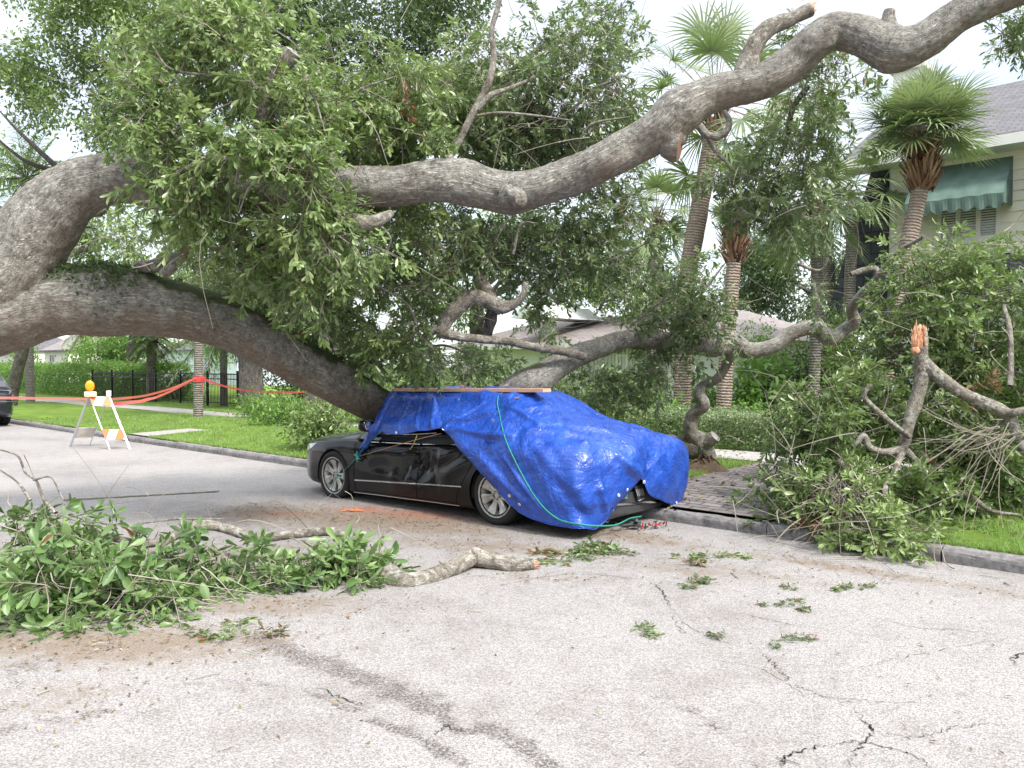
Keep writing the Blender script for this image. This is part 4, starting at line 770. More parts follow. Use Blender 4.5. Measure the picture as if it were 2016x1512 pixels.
# low ranch house behind the car
n2 = 25.5; a0 = at_n(900, 700, n2)[0]; a1 = at_n(1530, 700, n2)[0]
L2 = sroot('house', (a0+a1)/2, n2, 'low single-storey house with a brown shingle roof behind the fallen oak, centre', 'house')
g = SG(); g.bx((a0+.6, n2, .0), (a1-.6, n2+8, 2.6)); g.build('wall', M['white'], L2)
g = SG(); prism(g, [(a0, n2-.8, 2.55), (a1, n2-.8, 2.55), (a1-3.2, n2+4, 3.85), (a0+2.2, n2+4, 3.85)], None, .12); g.poly([(a0, n2-.8, 2.55), (a0+2.2, n2+4, 3.85), (a0, n2+8.8, 2.55), (a1, n2-.8, 2.55), (a1-3.2, n2+4, 3.85), (a1, n2+8.8, 2.55)], [(0, 1, 2), (5, 4, 3), (1, 4, 5, 2)]); g.build('roof', M['roof_brown'], L2)
g = SG(); g.bx((a0, n2-.86, 2.36), (a1, n2-.81, 2.56)); g.build('fascia', M['trim'], L2)
g = SG(); q = at_n(1005, 640, n2-1.2)[0]; q2 = at_n(1065, 640, n2-1.2)[0]; zt = at_n(1035, 598, n2-1.2)[1]; zb = at_n(1035, 625, n2-1.2)[1]; g.poly([(q, n2-1.2, zb), (q2, n2-1.2, zb), ((q+q2)/2, n2-1.2, zt), (q, n2+3, zb), (q2, n2+3, zb), ((q+q2)/2, n2+3, zt)], [(0, 1, 2), (0, 2, 5, 3), (2, 1, 4, 5), (0, 3, 4, 1)]); g.build('gable', M['white'], L2)
window(at_n(1215, 720, n2)[0], at_n(1255, 720, n2)[0], .7, 2.1, n2, L2, panes=2); window(at_n(1060, 720, n2)[0], at_n(1110, 720, n2)[0], .7, 2.1, n2, L2, panes=2)
g = SG(); x = at_n(898, 740, n2-1)[0]; x2 = at_n(922, 740, n2-1)[0]
for q in (x, x2): g.bx((q-.03, n2-1.03, .1), (q+.03, n2-.97, 2.4))
z = .15
while z < 2.3:
    for sg in (0, 1):
        p0 = np.array(SN(x if sg else x2, n2-1, z)); p1 = np.array(SN(x2 if sg else x, n2-1+.01, z+.22)); g.bar(p0, p1, .02, .025)
    z += .14
g.build('lattice_post', mat('tan_lattice', (.42, .33, .26), .8), L2)
for dz in (0,):
    g = SG(); z = .2; ws0, ws1 = at_n(1215, 720, n2)[0]-1.5, at_n(1310, 720, n2)[0]; x = ws0
    while x < ws1: g.bx((x, n2-.05, .1), (x+.13, n2-.002, 2.35)); x += .16
    g.build('board_cladding', mat('weathered_board', (.55, .55, .53), .8), L2)
# far houses, left
n3 = 34.
def farhouse(px0, px1, top, eave_, depth_n, label, wallm, roofm, hip=True, wins=()):
    a, ze = at_n(px0, eave_, depth_n); b_, _ = at_n(px1, eave_, depth_n); zt = at_n((px0+px1)/2, top, depth_n+2.5)[1]; o = sroot('house', (a+b_)/2, depth_n, label, 'house')
    g = SG(); g.bx((a+.3, depth_n, 0), (b_-.3, depth_n+7, ze)); g.build('wall', wallm, o); g = SG(); w = (b_-a)*.3
    prism(g, [(a, depth_n-.4, ze), (b_, depth_n-.4, ze), (b_-w, depth_n+3.5, zt), (a+w, depth_n+3.5, zt)], None, .12); g.poly([(a, depth_n-.4, ze), (a+w, depth_n+3.5, zt), (a, depth_n+7.4, ze), (b_, depth_n-.4, ze), (b_-w, depth_n+3.5, zt), (b_, depth_n+7.4, ze)], [(0, 1, 2), (5, 4, 3), (1, 4, 5, 2)]); g.build('roof', roofm, o)
    for x0, x1, y0, y1 in wins: p, z1 = at_n(x0, y0, depth_n); q, z0 = at_n(x1, y1, depth_n); window(p, q, z0, z1, depth_n, o, blind=False)
    return o
cream = mat('cream_stucco', (.74, .70, .60), .8)
farhouse(86, 136, 652, 690, 30, 'cream house with a steep brown roof far left behind the tall hedge', cream, M['roof_brown'], wins=[(98, 108, 698, 714)])
farhouse(318, 470, 640, 690, 33, 'pale blue-white house behind the black fence, left of the thick trunk', M['pale_blue'], M['roof_grey'], wins=[(356, 366, 705, 725), (330, 340, 705, 725), (410, 420, 705, 725)])
farhouse(-40, 60, 655, 695, 36, 'pale house at the far left edge, half hidden by trees', cream, M['roof_grey'], wins=[(30, 40, 700, 715)])

# ------------------------------------------------------------------ fence
FN = 15.3; f0 = at_n(232, 760, FN)[0]; f1 = at_n(468, 760, FN)[0]; f00 = at_n(182, 760, FN)[0]
Fc = sroot('fence', f0, FN, 'black iron picket fence behind the verge, left of the thick trunk', 'fence', .125)
g = SG(); x = f00
while x < f1: g.bx((x-.008, FN-.008, .17), (x+.008, FN+.008, 1.40)); x += .11
g.build('pickets', M['iron'], Fc)['kind'] = 'stuff'
g = SG()
for z in (.28, 1.18, 1.36): g.bx((f00, FN-.02, z-.018), (f1, FN-.009, z+.018))
g.build('rails', M['iron'], Fc)
for x in list(np.linspace(f00, f1, 7)): g = SG(); g.bx((x-.035, FN-.035, .12), (x+.035, FN+.035, 1.46)); g.bx((x-.045, FN-.045, 1.46), (x+.045, FN+.045, 1.49)); g.build('post', M['iron'], Fc)
# white vehicle seen through the fence
V_ = sroot('parked_van', at_n(275, 770, 19)[0], 19, 'white vehicle half seen through the black fence', 'van', .12); a = at_n(255, 770, 19)[0]; b_ = at_n(300, 770, 19)[0]
g = SG(); g.bx((a, 19, .45), (b_, 20.8, 1.0)); g.bx((a+.5, 19.1, 1.0), (b_-.1, 20.7, 1.75)); o = g.build('body', M['white'], V_); md = o.modifiers.new('b', 'BEVEL'); md.width = .12; md.segments = 3
g = SG(); g.bx((a+.65, 19.085, 1.12), (b_-.3, 19.15, 1.6)); g.build('window', M['glass'], V_)
for q in (a+.5, b_-.6): g = Geo(); lathe(g, [(0, -.1), (.25, -.1), (.33, -.07), (.33, .07), (.25, .1), (0, .1)], 20, Matrix.Translation(SN(q, 19.02, .45))@Matrix.Rotation(ANG, 4, 'Z')@Matrix.Rotation(math.pi/2, 4, 'X')); g.build('wheel', mat('tyre_rubber', (.02, .02, .02), .8), V_)

# ------------------------------------------------------------------ barricade with lamp and tape
Bd = empty('barricade', G(197, 882)); tag(Bd, 'folding A-frame road barricade with orange and white striped boards, standing in the road', 'barricade')
fa = G(138, 880), G(216, 885); fb_ = G(176, 878), G(256, 884)
M['galv'] = mat('galvanised_steel', (.55, .56, .57), .4, .6); M['plast'] = mat('white_plastic', (.75, .75, .76), .5)
apA = (fa[0]+fa[1])/2; apB = (fb_[0]+fb_[1])/2; zt = 1.08
A1 = np.array([*apA[:2], zt]); B1 = np.array([*apB[:2], zt-.02]); ax = unit(B1-A1)*np.array([1, 1, 0])
for (foot, ap, w) in ((fa[0], A1, .05), (fa[1], A1, .022), (fb_[0], B1, .022), (fb_[1], B1, .045)):
    g = Geo(); g.bar(foot, ap, w, .012, up=ax); g.bar(foot, ap, .012, w*.8, up=ax); g.build('leg', M['galv'], Bd)
m = M['stripe'] = mat('striped_board', rough=.45); t, b, Lk = nodes(m); sx = t.nodes.new('ShaderNodeSeparateXYZ'); Lk(uvco(t), sx.inputs[0]); v = math_(t, 'FRACT', math_(t, 'MULTIPLY', math_(t, 'ADD', sx.outputs[0], math_(t, 'MULTIPLY', sx.outputs[1], -.62)), 3.1)); st = math_(t, 'GREATER_THAN', v, .5); Lk(mix(t, st, (.82, .82, .80), (.85, .15, .03)), b.inputs['Base Color'])
def panel(name, f0, a0, f1, a1, u0, u1, m_, off, ext=.03, sign=False):
    p = [f0+(a0-f0)*u0, f1+(a1-f1)*u0, f1+(a1-f1)*u1, f0+(a0-f0)*u1]; nrm = unit(np.cross(p[1]-p[0], p[3]-p[0])); 
    if nrm[1] > 0: nrm = -nrm
    w = np.linalg.norm(p[1]-p[0]); h = np.linalg.norm(p[3]-p[0]); V = [q+nrm*off for q in p]+[q+nrm*(off+.018) for q in p]; g = Geo(); uv = np.array([[0, 0], [w, 0], [w, h], [0, h]]*2)
    g.add(V, [(3, 2, 1, 0), (4, 5, 6, 7), (0, 1, 5, 4), (1, 2, 6, 5), (2, 3, 7, 6), (3, 0, 4, 7)], uv=uv); return g.build(name, m_, Bd), p, nrm
panel('striped_board', fa[1], A1, fb_[1], B1, .80, .97, M['stripe'], .012); panel('striped_board', fa[1], A1, fb_[1], B1, .17, .36, M['stripe'], .012)
brd = mat('board_back', (.50, .45, .40), .7); panel('plain_board', fa[0], A1, fb_[0], B1, .80, .97, brd, -.03); ob, p, nrm = panel('plain_board', fa[0], A1, fb_[0], B1, .17, .36, brd, -.03)
ob['label'] = 'weathered back board with worn dark stencilled lettering'
g = Geo(); r = np.random.RandomState(1); ex = unit(p[1]-p[0]); ey = unit(p[3]-p[0])             # worn, unreadable stencilling
for row, (y0, n_, hh, x0, x1) in enumerate(((.62, 6, .035, .42, .7), (.33, 12, .028, .30, .78))):
    for k in range(n_):
        x = x0+(x1-x0)*(k+.5)/n_; c = p[0]+(p[1]-p[0])*x+(p[3]-p[0])*y0; w = .9*(x1-x0)*np.linalg.norm(p[1]-p[0])/n_/2
        for s_ in range(3):
            if r.rand() < .8: q = c+ex*w*r.uniform(-.5, .5)+ey*hh*(s_-1)*.5; g.box(q+nrm*(-.010), (w*r.uniform(.3, .8), .002, hh*.16), np.array([ex, nrm, ey]).T)
g.build('stencil', mat('stencil_paint', (.08, .06, .05), .8), ob)
lo = A1+np.array([0, 0, 0]); ld = tag(empty('warning_lamp', lo+np.array([0, 0, .0])), 'round amber flashing lamp on a pale yellow battery box, on top of the barricade', 'warning lamp')
g = Geo(); g.box(lo+[.04, -.02, .02], (.11, .05, .055)); o = g.build('battery_case', mat('cream_plastic', (.80, .70, .42), .5), ld); md = o.modifiers.new('b', 'BEVEL'); md.width = .02; md.segments = 3
g = Geo(); lathe(g, [(.001, -.05), (.06, -.05), (.095, -.035), (.10, 0), (.095, .035), (.06, .05), (.001, .05)], 28, Matrix.Translation(lo+[.03, -.02, .185])@Matrix.Rotation(math.radians(35), 4, 'Z')@Matrix.Rotation(math.pi/2, 4, 'X')@Matrix.Diagonal((.85, 1.15, 1, 1))); am = mat('amber_lens', (.95, .33, .01), .35, spec=.6); o = g.build('lens', am, ld, smooth=True)
tn = am.node_tree; 
g = Geo(); g.box(B1+[0, 0, .05], (.035, .035, .06)); g.build('bolt_cap', M['plast'], Bd)
m = M['tape'] = mat('red_tape', (.85, .09, .10), .4); t, b, Lk = nodes(m); b.inputs['Alpha'].default_value = 1
tr = t.nodes.new('ShaderNodeBsdfTranslucent'); tr.inputs[0].default_value = (.95, .25, .22, 1); mx = t.nodes.new('ShaderNodeMixShader'); mx.inputs[0].default_value = .35; Lk(b.outputs[0], mx.inputs[1]); Lk(tr.outputs[0], mx.inputs[2]); Lk(mx.outputs[0], t.nodes['Material Output'].inputs[0])
M['tape2'] = mat('orange_tape', (.95, .36, .26), .4)
def ribbon(g, pts, w, n_=60, tw=0.0, seed=0):
    C = catmull([P(*p) for p in pts], n_); r = np.random.RandomState(seed); a = tw+np.cumsum(r.normal(size=n_))*.05; T = unit(np.gradient(C, axis=0)); S_ = unit(np.cross(T, [0, 0, 1.])); U = np.cross(S_, T); D = U*np.cos(a)[:, None]+S_*np.sin(a)[:, None]; i = np.arange(n_-1); W_ = (w if np.ndim(w) else np.full(n_, w)); W_ = np.interp(np.linspace(0, 1, n_), np.linspace(0, 1, len(W_)), W_)[:, None]
    g.add(np.vstack([C-D*W_/2, C+D*W_/2]), np.stack([i, i+1, i+1+n_, i+n_], -1))
tp = tag(empty('barrier_tape', P(389, 742, 23.3)), 'red and orange warning tape strung between the dark car, the barricade and the street palm', 'barrier tape')
g = Geo(); ribbon(g, [(-40, 783, 20, ), (60, 784, 19), (180, 786, 17.2), (215, 786, 17.3), (285, 779, 19), (345, 762, 21.5), (385, 744, 23.1)], [.07, .07, .07, .07, .07, .07, .06]); g.build('pale_strand', M['tape2'], tp)
g = Geo(); ribbon(g, [(165, 793, 16.9), (200, 794, 16.8), (240, 794, 16.9), (290, 787, 18.5), (330, 773, 20.5), (384, 746, 23.1)], [.02, .06, .12, .16, .13, .06], tw=.3); g.build('red_strand', M['tape'], tp)
g = Geo(); ribbon(g, [(-20, 790, 19), (90, 791, 18), (180, 792, 17)], [.03, .03, .02], tw=.9); g.build('thin_strand', mat('yellow_orange_tape', (.95, .55, .15), .5), tp)
g = Geo(); ribbon(g, [(394, 743, 23.3), (430, 757, 24), (480, 768, 24.5), (540, 772, 24.5), (600, 772, 24)], .06); g.build('far_strand', M['tape'], tp)
g = Geo(); c = P(391, 744, 23.4)
for dz, r_ in ((.03, .155), (-.02, .16), (-.07, .152)):
    a = np.linspace(0, 2*math.pi, 25); X = np.stack([c[0]+r_*np.cos(a), c[1]+r_*np.sin(a), c[2]+dz+.02*np.sin(a)], -1); i = np.arange(24); g.add(np.vstack([X-[0, 0, .028], X+[0, 0, .028]]), np.stack([i, i+1, i+26, i+25], -1))
ribbon(g, [(396, 744, 23.2), (399, 755, 23.2), (397, 768, 23.2)], .06, 12, tw=.4); ribbon(g, [(399, 744, 23.2), (402, 760, 23.2)], .04, 10, tw=.8); g.build('wrap', M['tape'], tp)
# ------------------------------------------------------------------ the fallen oak
rng = np.random.RandomState(11)
oak = empty('fallen_oak_tree', P(-60, 620, 8.2)*np.array([1, 1, 0]))
tag(oak, 'huge fallen oak with two long grey limbs, the lower one resting on the tarp-covered car', 'tree')
LOW = [(-150, 640, 8.2, 92), (0, 612, 8.3, 84), (110, 590, 8.4, 69), (200, 592, 8.5, 69), (300, 602, 8.7, 60), (400, 622, 9.0, 52), (480, 654, 9.3, 48), (560, 695, 9.6, 44), (640, 740, 10.0, 43), (700, 775, 10.4, 39), (760, 806, 10.8, 35),
       (840, 822, 10.9, 34), (930, 812, 10.6, 34), (1000, 783, 10.4, 33), (1050, 751, 10.4, 30), (1120, 708, 10.8, 22), (1177, 686, 11.1, 20), (1238, 668, 11.4, 17), (1340, 676, 11.7, 17), (1400, 684, 11.9, 18), (1439, 675, 12.0, 21), (1474, 690, 12.0, 15),
       (1522, 682, 12.0, 14), (1560, 655, 12.0, 14), (1601, 645, 12.0, 16), (1633, 664, 12.0, 15), (1660, 650, 12.0, 12), (1681, 632, 11.9, 11), (1677, 608, 11.8, 10), (1695, 582, 11.6, 9), (1722, 553, 11.4, 7), (1768, 497, 11.0, 5), (1815, 468, 10.7, 3)]
UP = [(-160, 690, 8.3, 96), (-70, 610, 8.3, 90), (0, 545, 8.2, 86), (45, 490, 8.2, 76), (95, 425, 8.2, 66), (150, 375, 8.2, 54), (222, 352, 8.2, 49), (300, 362, 8.2, 48), (390, 374, 8.2, 46), (480, 376, 8.2, 45), (600, 374, 8.2, 42), (700, 368, 8.3, 38), (785, 366, 8.3, 39),
      (850, 356, 8.3, 40), (907, 358, 8.3, 44), (960, 372, 8.3, 40), (1007, 380, 8.3, 41), (1044, 373, 8.2, 38), (1118, 350, 8.2, 36), (1192, 316, 8.1, 37), (1245, 288, 8.1, 38), (1300, 255, 8.0, 42), (1335, 222, 8.0, 44), (1399, 186, 8.0, 35), (1495, 162, 7.9, 33),
      (1560, 124, 7.9, 35), (1605, 82, 7.8, 35), (1645, 62, 7.8, 34), (1700, 72, 7.7, 37), (1756, 96, 7.6, 42), (1812, 84, 7.5, 35), (1885, 32, 7.4, 31), (1955, 4, 7.3, 28), (2060, -40, 7.2, 26), (2150, -90, 7.1, 20)]
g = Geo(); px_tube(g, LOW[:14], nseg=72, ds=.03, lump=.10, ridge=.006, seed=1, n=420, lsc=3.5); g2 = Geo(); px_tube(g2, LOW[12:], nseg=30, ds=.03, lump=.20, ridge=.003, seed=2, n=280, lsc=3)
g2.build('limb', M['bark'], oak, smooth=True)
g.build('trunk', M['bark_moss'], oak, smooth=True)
rf = Foliage(); r5 = np.random.RandomState(77); LP = np.array([[*P(a, b, Y), rr*Y/F] for a, b, Y, rr in LOW[:11]]); CC = catmull(LP, 400)
for lo_, hi_, k_ in ((60, 215, 3200), (215, 330, 2200), (20, 60, 300)):
    ii = r5.randint(lo_, hi_, k_); th = r5.normal(size=k_)*.75; rr = CC[ii, 3]*1.03; T_ = unit(CC[np.minimum(ii+1, 399), :3]-CC[ii-1, :3]); Sd = unit(np.cross(T_, [0, 0, 1.])); Un = np.cross(Sd, T_)
    nn = Un*np.cos(th)[:, None]+Sd*np.sin(th)[:, None]; pp = CC[ii, :3]+nn*rr[:, None]; kp = fbm(pp*2.2, 3, 15) > .52+.06*np.abs(th); pp, nn = pp[kp], nn[kp]; k2 = len(pp); dd = nn*.6+r5.normal(size=(k2, 3))*.6
    for q_ in range(3): rf.leaves(pp+r5.normal(size=(k2, 3))*.012, dd+r5.normal(size=(k2, 3))*.5, r5.normal(size=(k2, 3)), r5.uniform(.02, .055, k2), r5.rand(k2)*.7)
rf.build('fern_tufts', M['leaf_dark'], oak, aspect=.4, detail=0)
g = Geo(); px_tube(g, UP, nseg=72, ds=.03, lump=.10, ridge=.006, seed=5, n=760, lsc=3.5)
# swollen collars and knots on the limb
def knot(g, px, py, Y, r, R=1.0, off=(0, -.0, 0), seed=0, capmi=None):
    c = P(px, py, Y); rr = r*Y/F; V = []; a = np.linspace(0, math.pi, 10); b = np.linspace(0, 2*math.pi, 18, endpoint=False)
    X = np.array([[math.sin(i)*math.cos(j), math.sin(i)*math.sin(j)*R, math.cos(i)] for i in a for j in b])
    X = X*(1+.5*(fbm(X*2+seed*9, 3, seed)[:, None]-.5)); i = np.arange(9)[:, None]*18; j = np.arange(18)[None]; k = (j+1) % 18
    g.add(c+np.array(off)+X*rr, np.stack([i+j, i+k, i+18+k, i+18+j], -1).reshape(-1, 4), uv=X[:, :2]*rr)
knot(g, 1752, 112, 7.62, 30, seed=3); knot(g, 1310, 262, 8.0, 40, seed=6)
px_tube(g, [(1748, 60, 7.6, 20), (1750, 36, 7.6, 13), (1752, 20, 7.6, 11)], nseg=14, lump=.3, cap=(0, 2), seed=4)
px_tube(g, [(1005, 388, 8.1, 25), (1020, 388, 7.93, 20), (1026, 390, 7.88, 13)], nseg=18, lump=.4, ds=.015, cap=(0, 2), seed=8)
g.build('upper_limb', M['bark'], oak, smooth=True)
g = Geo(); px_tube(g, [(1308, 283, 8.0, 26), (1326, 287, 7.97, 31), (1339, 289, 7.95, 29)], nseg=16, lump=.2, cap=(0, 1), capmi=1, seed=4, ds=.02)
g.build('cut_stub', [M['bark'], M['cut_old']], oak, smooth=True)
def limb(pts, m_='bark_pale', seed=0, cap=(0, 0), name='limb', lump=.18, nseg=14, capmi=None, ds=.025, mats=None):
    g = Geo(); px_tube(g, pts, nseg=nseg, ds=ds, lump=lump, ridge=.0015, seed=seed, cap=cap, capmi=capmi); return g.build(name, mats or M[m_], oak, smooth=True)
limb([(1468, 150, 7.95, 26), (1475, 118, 7.95, 20), (1490, 80, 7.95, 18), (1520, 52, 7.95, 16), (1560, 36, 7.95, 14), (1595, 18, 7.95, 14)], seed=3, cap=(0, 3), capmi=1, mats=[M['bark_pale'], M['cut']])
limb([(505, 250, 7.75, 13), (520, 205, 7.7, 14), (545, 150, 7.65, 15), (578, 103, 7.6, 17)], seed=4, cap=(0, 2))
limb([(880, 318, 8.4, 6), (900, 285, 8.5, 7), (930, 225, 8.5, 7), (955, 180, 8.5, 7), (965, 155, 8.5, 7), (972, 110, 8.6, 6), (968, 60, 8.6, 5), (980, 15, 8.6, 5), (990, -30, 8.6, 4)], seed=5, nseg=10)
limb([(940, 215, 8.5, 6), (965, 188, 8.5, 6), (1000, 175, 8.6, 4), (1060, 150, 8.7, 2.5)], seed=6, nseg=9)
limb([(940, 228, 8.5, 3), (985, 222, 8.4, 2.5), (1060, 228, 8.4, 2), (1130, 238, 8.4, 1.2)], seed=6, nseg=8)
limb([(672, 425, 7.7, 9), (690, 434, 7.6, 15), (725, 440, 7.6, 16), (750, 432, 7.6, 13), (770, 420, 7.7, 7)], seed=7, cap=(2, 2))
limb([(728, 450, 7.62, 3.5), (733, 490, 7.62, 3), (738, 530, 7.65, 2), (745, 560, 7.7, 1)], seed=8, nseg=8)
limb([(270, 528, 8.6, 12), (310, 522, 8.6, 14), (345, 510, 8.6, 13), (372, 490, 8.6, 10)], seed=9, cap=(0, 3), capmi=1, mats=[M['bark_pale'], M['cut']])
limb([(320, 540, 8.5, 9), (340, 525, 8.5, 10), (362, 505, 8.5, 7)], seed=10, cap=(0, 3), capmi=1, mats=[M['bark_pale'], M['cut']])
# the crooked limb in the middle, above the car
limb([(1150, 702, 10.6, 8), (1100, 690, 10.3, 8), (1050, 683, 10.1, 8), (1000, 672, 10.0, 8), (950, 668, 9.9, 8), (900, 662, 9.8, 9), (872, 655, 9.8, 11), (858, 648, 9.8, 8), (830, 668, 9.8, 6)], seed=12)
limb([(868, 656, 9.8, 11), (880, 628, 9.8, 15), (905, 600, 9.8, 16), (932, 585, 9.8, 15), (960, 592, 9.8, 15), (985, 604, 9.8, 14), (1012, 598, 9.8, 9), (1030, 580, 9.8, 6), (1033, 555, 9.8, 4)], m_='bark_pale', seed=13, nseg=20)
limb([(970, 595, 9.8, 11), (962, 572, 9.8, 10), (945, 548, 9.8, 10), (942, 525, 9.8, 8), (950, 505, 9.8, 6)], m_='bark_pale', seed=14, cap=(0, 2))
limb([(972, 605, 9.8, 11), (966, 630, 9.9, 12), (960, 655, 10.0, 10), (955, 672, 10.0, 9)], m_='bark_grey', seed=15)
limb([(1439, 690, 12.0, 10), (1432, 715, 12.1, 9), (1412, 746, 12.2, 9), (1386, 757, 12.3, 10), (1376, 775, 12.3, 11), (1386, 797, 12.3, 12), (1366, 815, 12.4, 13), (1359, 850, 12.5, 14), (1378, 872, 12.6, 19), (1392, 905, 12.7, 20)], seed=16, nseg=20, m_='bark')
limb([(1376, 880, 12.6, 15), (1398, 866, 12.5, 14), (1408, 858, 12.45, 12)], seed=17, cap=(0, 2), m_='bark')
limb([(1370, 885, 12.6, 20), (1330, 876, 12.6, 19), (1290, 872, 12.5, 18), (1240, 872, 12.4, 15)], seed=18, nseg=20, m_='bark_grey')
limb([(1364, 232, 9.0, 8), (1395, 268, 9.0, 8), (1425, 262, 9.0, 8), (1436, 240, 9.0, 6), (1424, 215, 9.0, 4)], seed=19, m_='bark', nseg=12)
limb([(1395, 270, 9.0, 6), (1412, 300, 9.0, 5), (1440, 330, 9.0, 3)], seed=20, m_='bark', nseg=10)
limb([(1590, 170, 9.0, 6), (1560, 215, 9.0, 5), (1552, 260, 9.1, 4), (1530, 330, 9.2, 2)], seed=21, m_='bark_grey', nseg=10)
limb([(1675, 540, 11.4, 5), (1700, 532, 11.4, 6), (1722, 530, 11.4, 7), (1728, 550, 11.4, 7)], seed=22, nseg=10)
# thin dead branches showing inside the foliage
rs = np.random.RandomState(3)
for (a, b, Y) in [((760, 680), (880, 700), 10.2), ((790, 728), (930, 700), 10.4), ((1180, 610), (1210, 590), 10.6), ((1100, 600), (1050, 560), 10.4), ((860, 520), (800, 470), 9.2), ((420, 150), (300, 90), 7.7), ((330, 250), (430, 330), 7.5), ((600, 150), (640, 260), 7.6),
                 ((1010, 500), (1060, 440), 9.6), ((1120, 220), (1210, 160), 9.2), ((1150, 260), (1240, 230), 9.0), ((760, 500), (720, 420), 8.4), ((560, 330), (470, 420), 7.2), ((1240, 640), (1330, 560), 10.8), ((1440, 400), (1520, 440), 9.4), ((1570, 520), (1640, 470), 10.2),
                 ((660, 240), (780, 150), 8.4), ((520, 480), (640, 560), 8.6), ((380, 300), (460, 200), 7.4), ((820, 640), (740, 560), 9.4), ((1200, 520), (1290, 470), 10.2), ((240, 200), (330, 170), 7.8)]:
    a = np.array(a, float); b = np.array(b, float); m1 = (a+b)/2+rs.normal(size=2)*18
    g = Geo(); px_tube(g, [(a[0], a[1], Y, 3.4), (m1[0], m1[1], Y-.1, 2.6), (b[0], b[1], Y-.2, 1.4)], nseg=7, ds=.04, lump=.15, seed=int(a[0])); g.build('thin_branch', M['bark_pale'], oak, smooth=True)
fo = Foliage()
front = [(430, 120, 8.0, 130, 90, .9, 62, .6), (330, 230, 7.8, 85, 90, .7, 40, .55), (560, 250, 7.9, 120, 110, .8, 50, .55), (480, 350, 7.35, 110, 70, .5, 36, .45), (340, 320, 7.5, 40, 70, .4, 12, .5), (600, 340, 7.3, 80, 60, .35, 22, .45),
         (430, 30, 8.0, 130, 50, .7, 26, .6), (640, 470, 7.7, 90, 80, .55, 34, .45), (500, 450, 8.0, 60, 60, .5, 18, .45), (400, 470, 7.8, 50, 50, .4, 10, .5), (680, 590, 9.5, 60, 70, .5, 26, .42), (600, 560, 9.1, 50, 50, .5, 12, .42),
         (690, 230, 8.8, 120, 90, .9, 52, .58), (790, 190, 9.1, 90, 70, .9, 36, .62), (800, 290, 9.0, 90, 50, .7, 30, .55), (640, 140, 9.2, 50, 40, .5, 12, .6), (880, 170, 9.2, 60, 60, .6, 16, .6),
         (560, 470, 8.9, 70, 40, .5, 22, .45), (540, 540, 9.6, 60, 40, .5, 18, .45), (600, 500, 9.4, 70, 60, .6, 34, .45), (640, 620, 10.2, 60, 50, .5, 24, .45), (700, 680, 10.6, 50, 50, .5, 22, .42), (450, 560, 10.0, 70, 35, .5, 14, .55), (720, 500, 9.3, 80, 70, .6, 36, .45), (800, 560, 9.7, 40, 50, .5, 16, .45), (800, 640, 10.6, 50, 50, .5, 16, .45), (760, 440, 9.1, 80, 60, .6, 32, .45), (760, 550, 9.4, 80, 70, .7, 36, .42), (790, 650, 9.8, 60, 60, .6, 24, .42), (740, 650, 9.8, 40, 50, .4, 12, .42), (400, 540, 9.6, 70, 30, .4, 8, .6), (250, 470, 10.5, 50, 30, .4, 8, .6)]
mid = [(960, 150, 9.7, 70, 80, .9, 34, .5), (1080, 220, 10.0, 90, 70, .9, 40, .46), (1210, 130, 10.1, 50, 80, .8, 20, .44), (980, 280, 9.9, 80, 45, .7, 26, .48), (1230, 430, 10.6, 50, 40, .7, 16, .42), (960, 480, 11.0, 80, 35, .7, 22, .45), (1060, 490, 11.4, 90, 35, .7, 20, .45), (1060, 130, 10.0, 80, 60, .8, 26, .5), (900, 230, 9.6, 80, 90, .9, 38, .55), (1020, 190, 9.8, 90, 90, .9, 42, .5), (1130, 130, 9.9, 80, 80, .9, 34, .42), (1180, 210, 9.9, 60, 80, .9, 28, .42), (1000, 90, 9.8, 40, 60, .6, 12, .5), (1190, 50, 9.9, 40, 40, .6, 9, .42), (1090, 280, 9.9, 90, 45, .8, 26, .45),
       (880, 480, 9.9, 100, 60, .8, 36, .42), (1010, 470, 10.2, 80, 45, .8, 26, .4), (1120, 440, 10.3, 90, 40, .8, 28, .4), (1200, 380, 10.4, 40, 30, .7, 11, .42), (1130, 520, 10.9, 90, 40, .8, 30, .38), (1060, 590, 11.6, 60, 25, .5, 10, .42),
       (1240, 530, 11.2, 50, 40, .8, 14, .38), (1340, 560, 11.4, 60, 50, .8, 24, .36), (1330, 640, 11.5, 70, 40, .6, 24, .34), (1300, 720, 11.8, 50, 45, .6, 15, .32), (1400, 610, 11.7, 30, 45, .6, 10, .36), (1390, 655, 11.6, 35, 30, .6, 9, .34)]
low = [(1150, 750, 12.4, 90, 40, .6, 24, .34), (1230, 790, 12.8, 70, 40, .6, 20, .36), (930, 720, 12.2, 90, 40, .6, 18, .42), (840, 720, 11.8, 50, 40, .5, 12, .42), (1080, 640, 12.4, 80, 25, .5, 9, .45), (1260, 640, 11.9, 50, 30, .5, 9, .36)]
right = [(1440, 350, 9.3, 45, 25, .6, 13, .4), (1530, 330, 9.3, 60, 50, .7, 20, .45), (1490, 390, 9.4, 45, 22, .6, 10, .38), (1560, 420, 9.5, 60, 40, .7, 22, .46), (1610, 320, 9.4, 30, 35, .6, 7, .52), (1560, 240, 9.2, 60, 40, .6, 15, .42), (1630, 170, 9.1, 60, 35, .6, 15, .5), (1560, 180, 9.1, 40, 30, .5, 7, .42),
         (1420, 140, 9.2, 30, 25, .5, 4, .5), (1620, 470, 10.0, 20, 20, .6, 2, .5), (1550, 90, 8.6, 40, 25, .4, 5, .5), (1600, 560, 11.4, 30, 30, .4, 3, .4)]
corner = [(1990, 60, 7.6, 40, 50, .3, 7, .3), (2040, 20, 7.5, 60, 60, .4, 12, .3)]
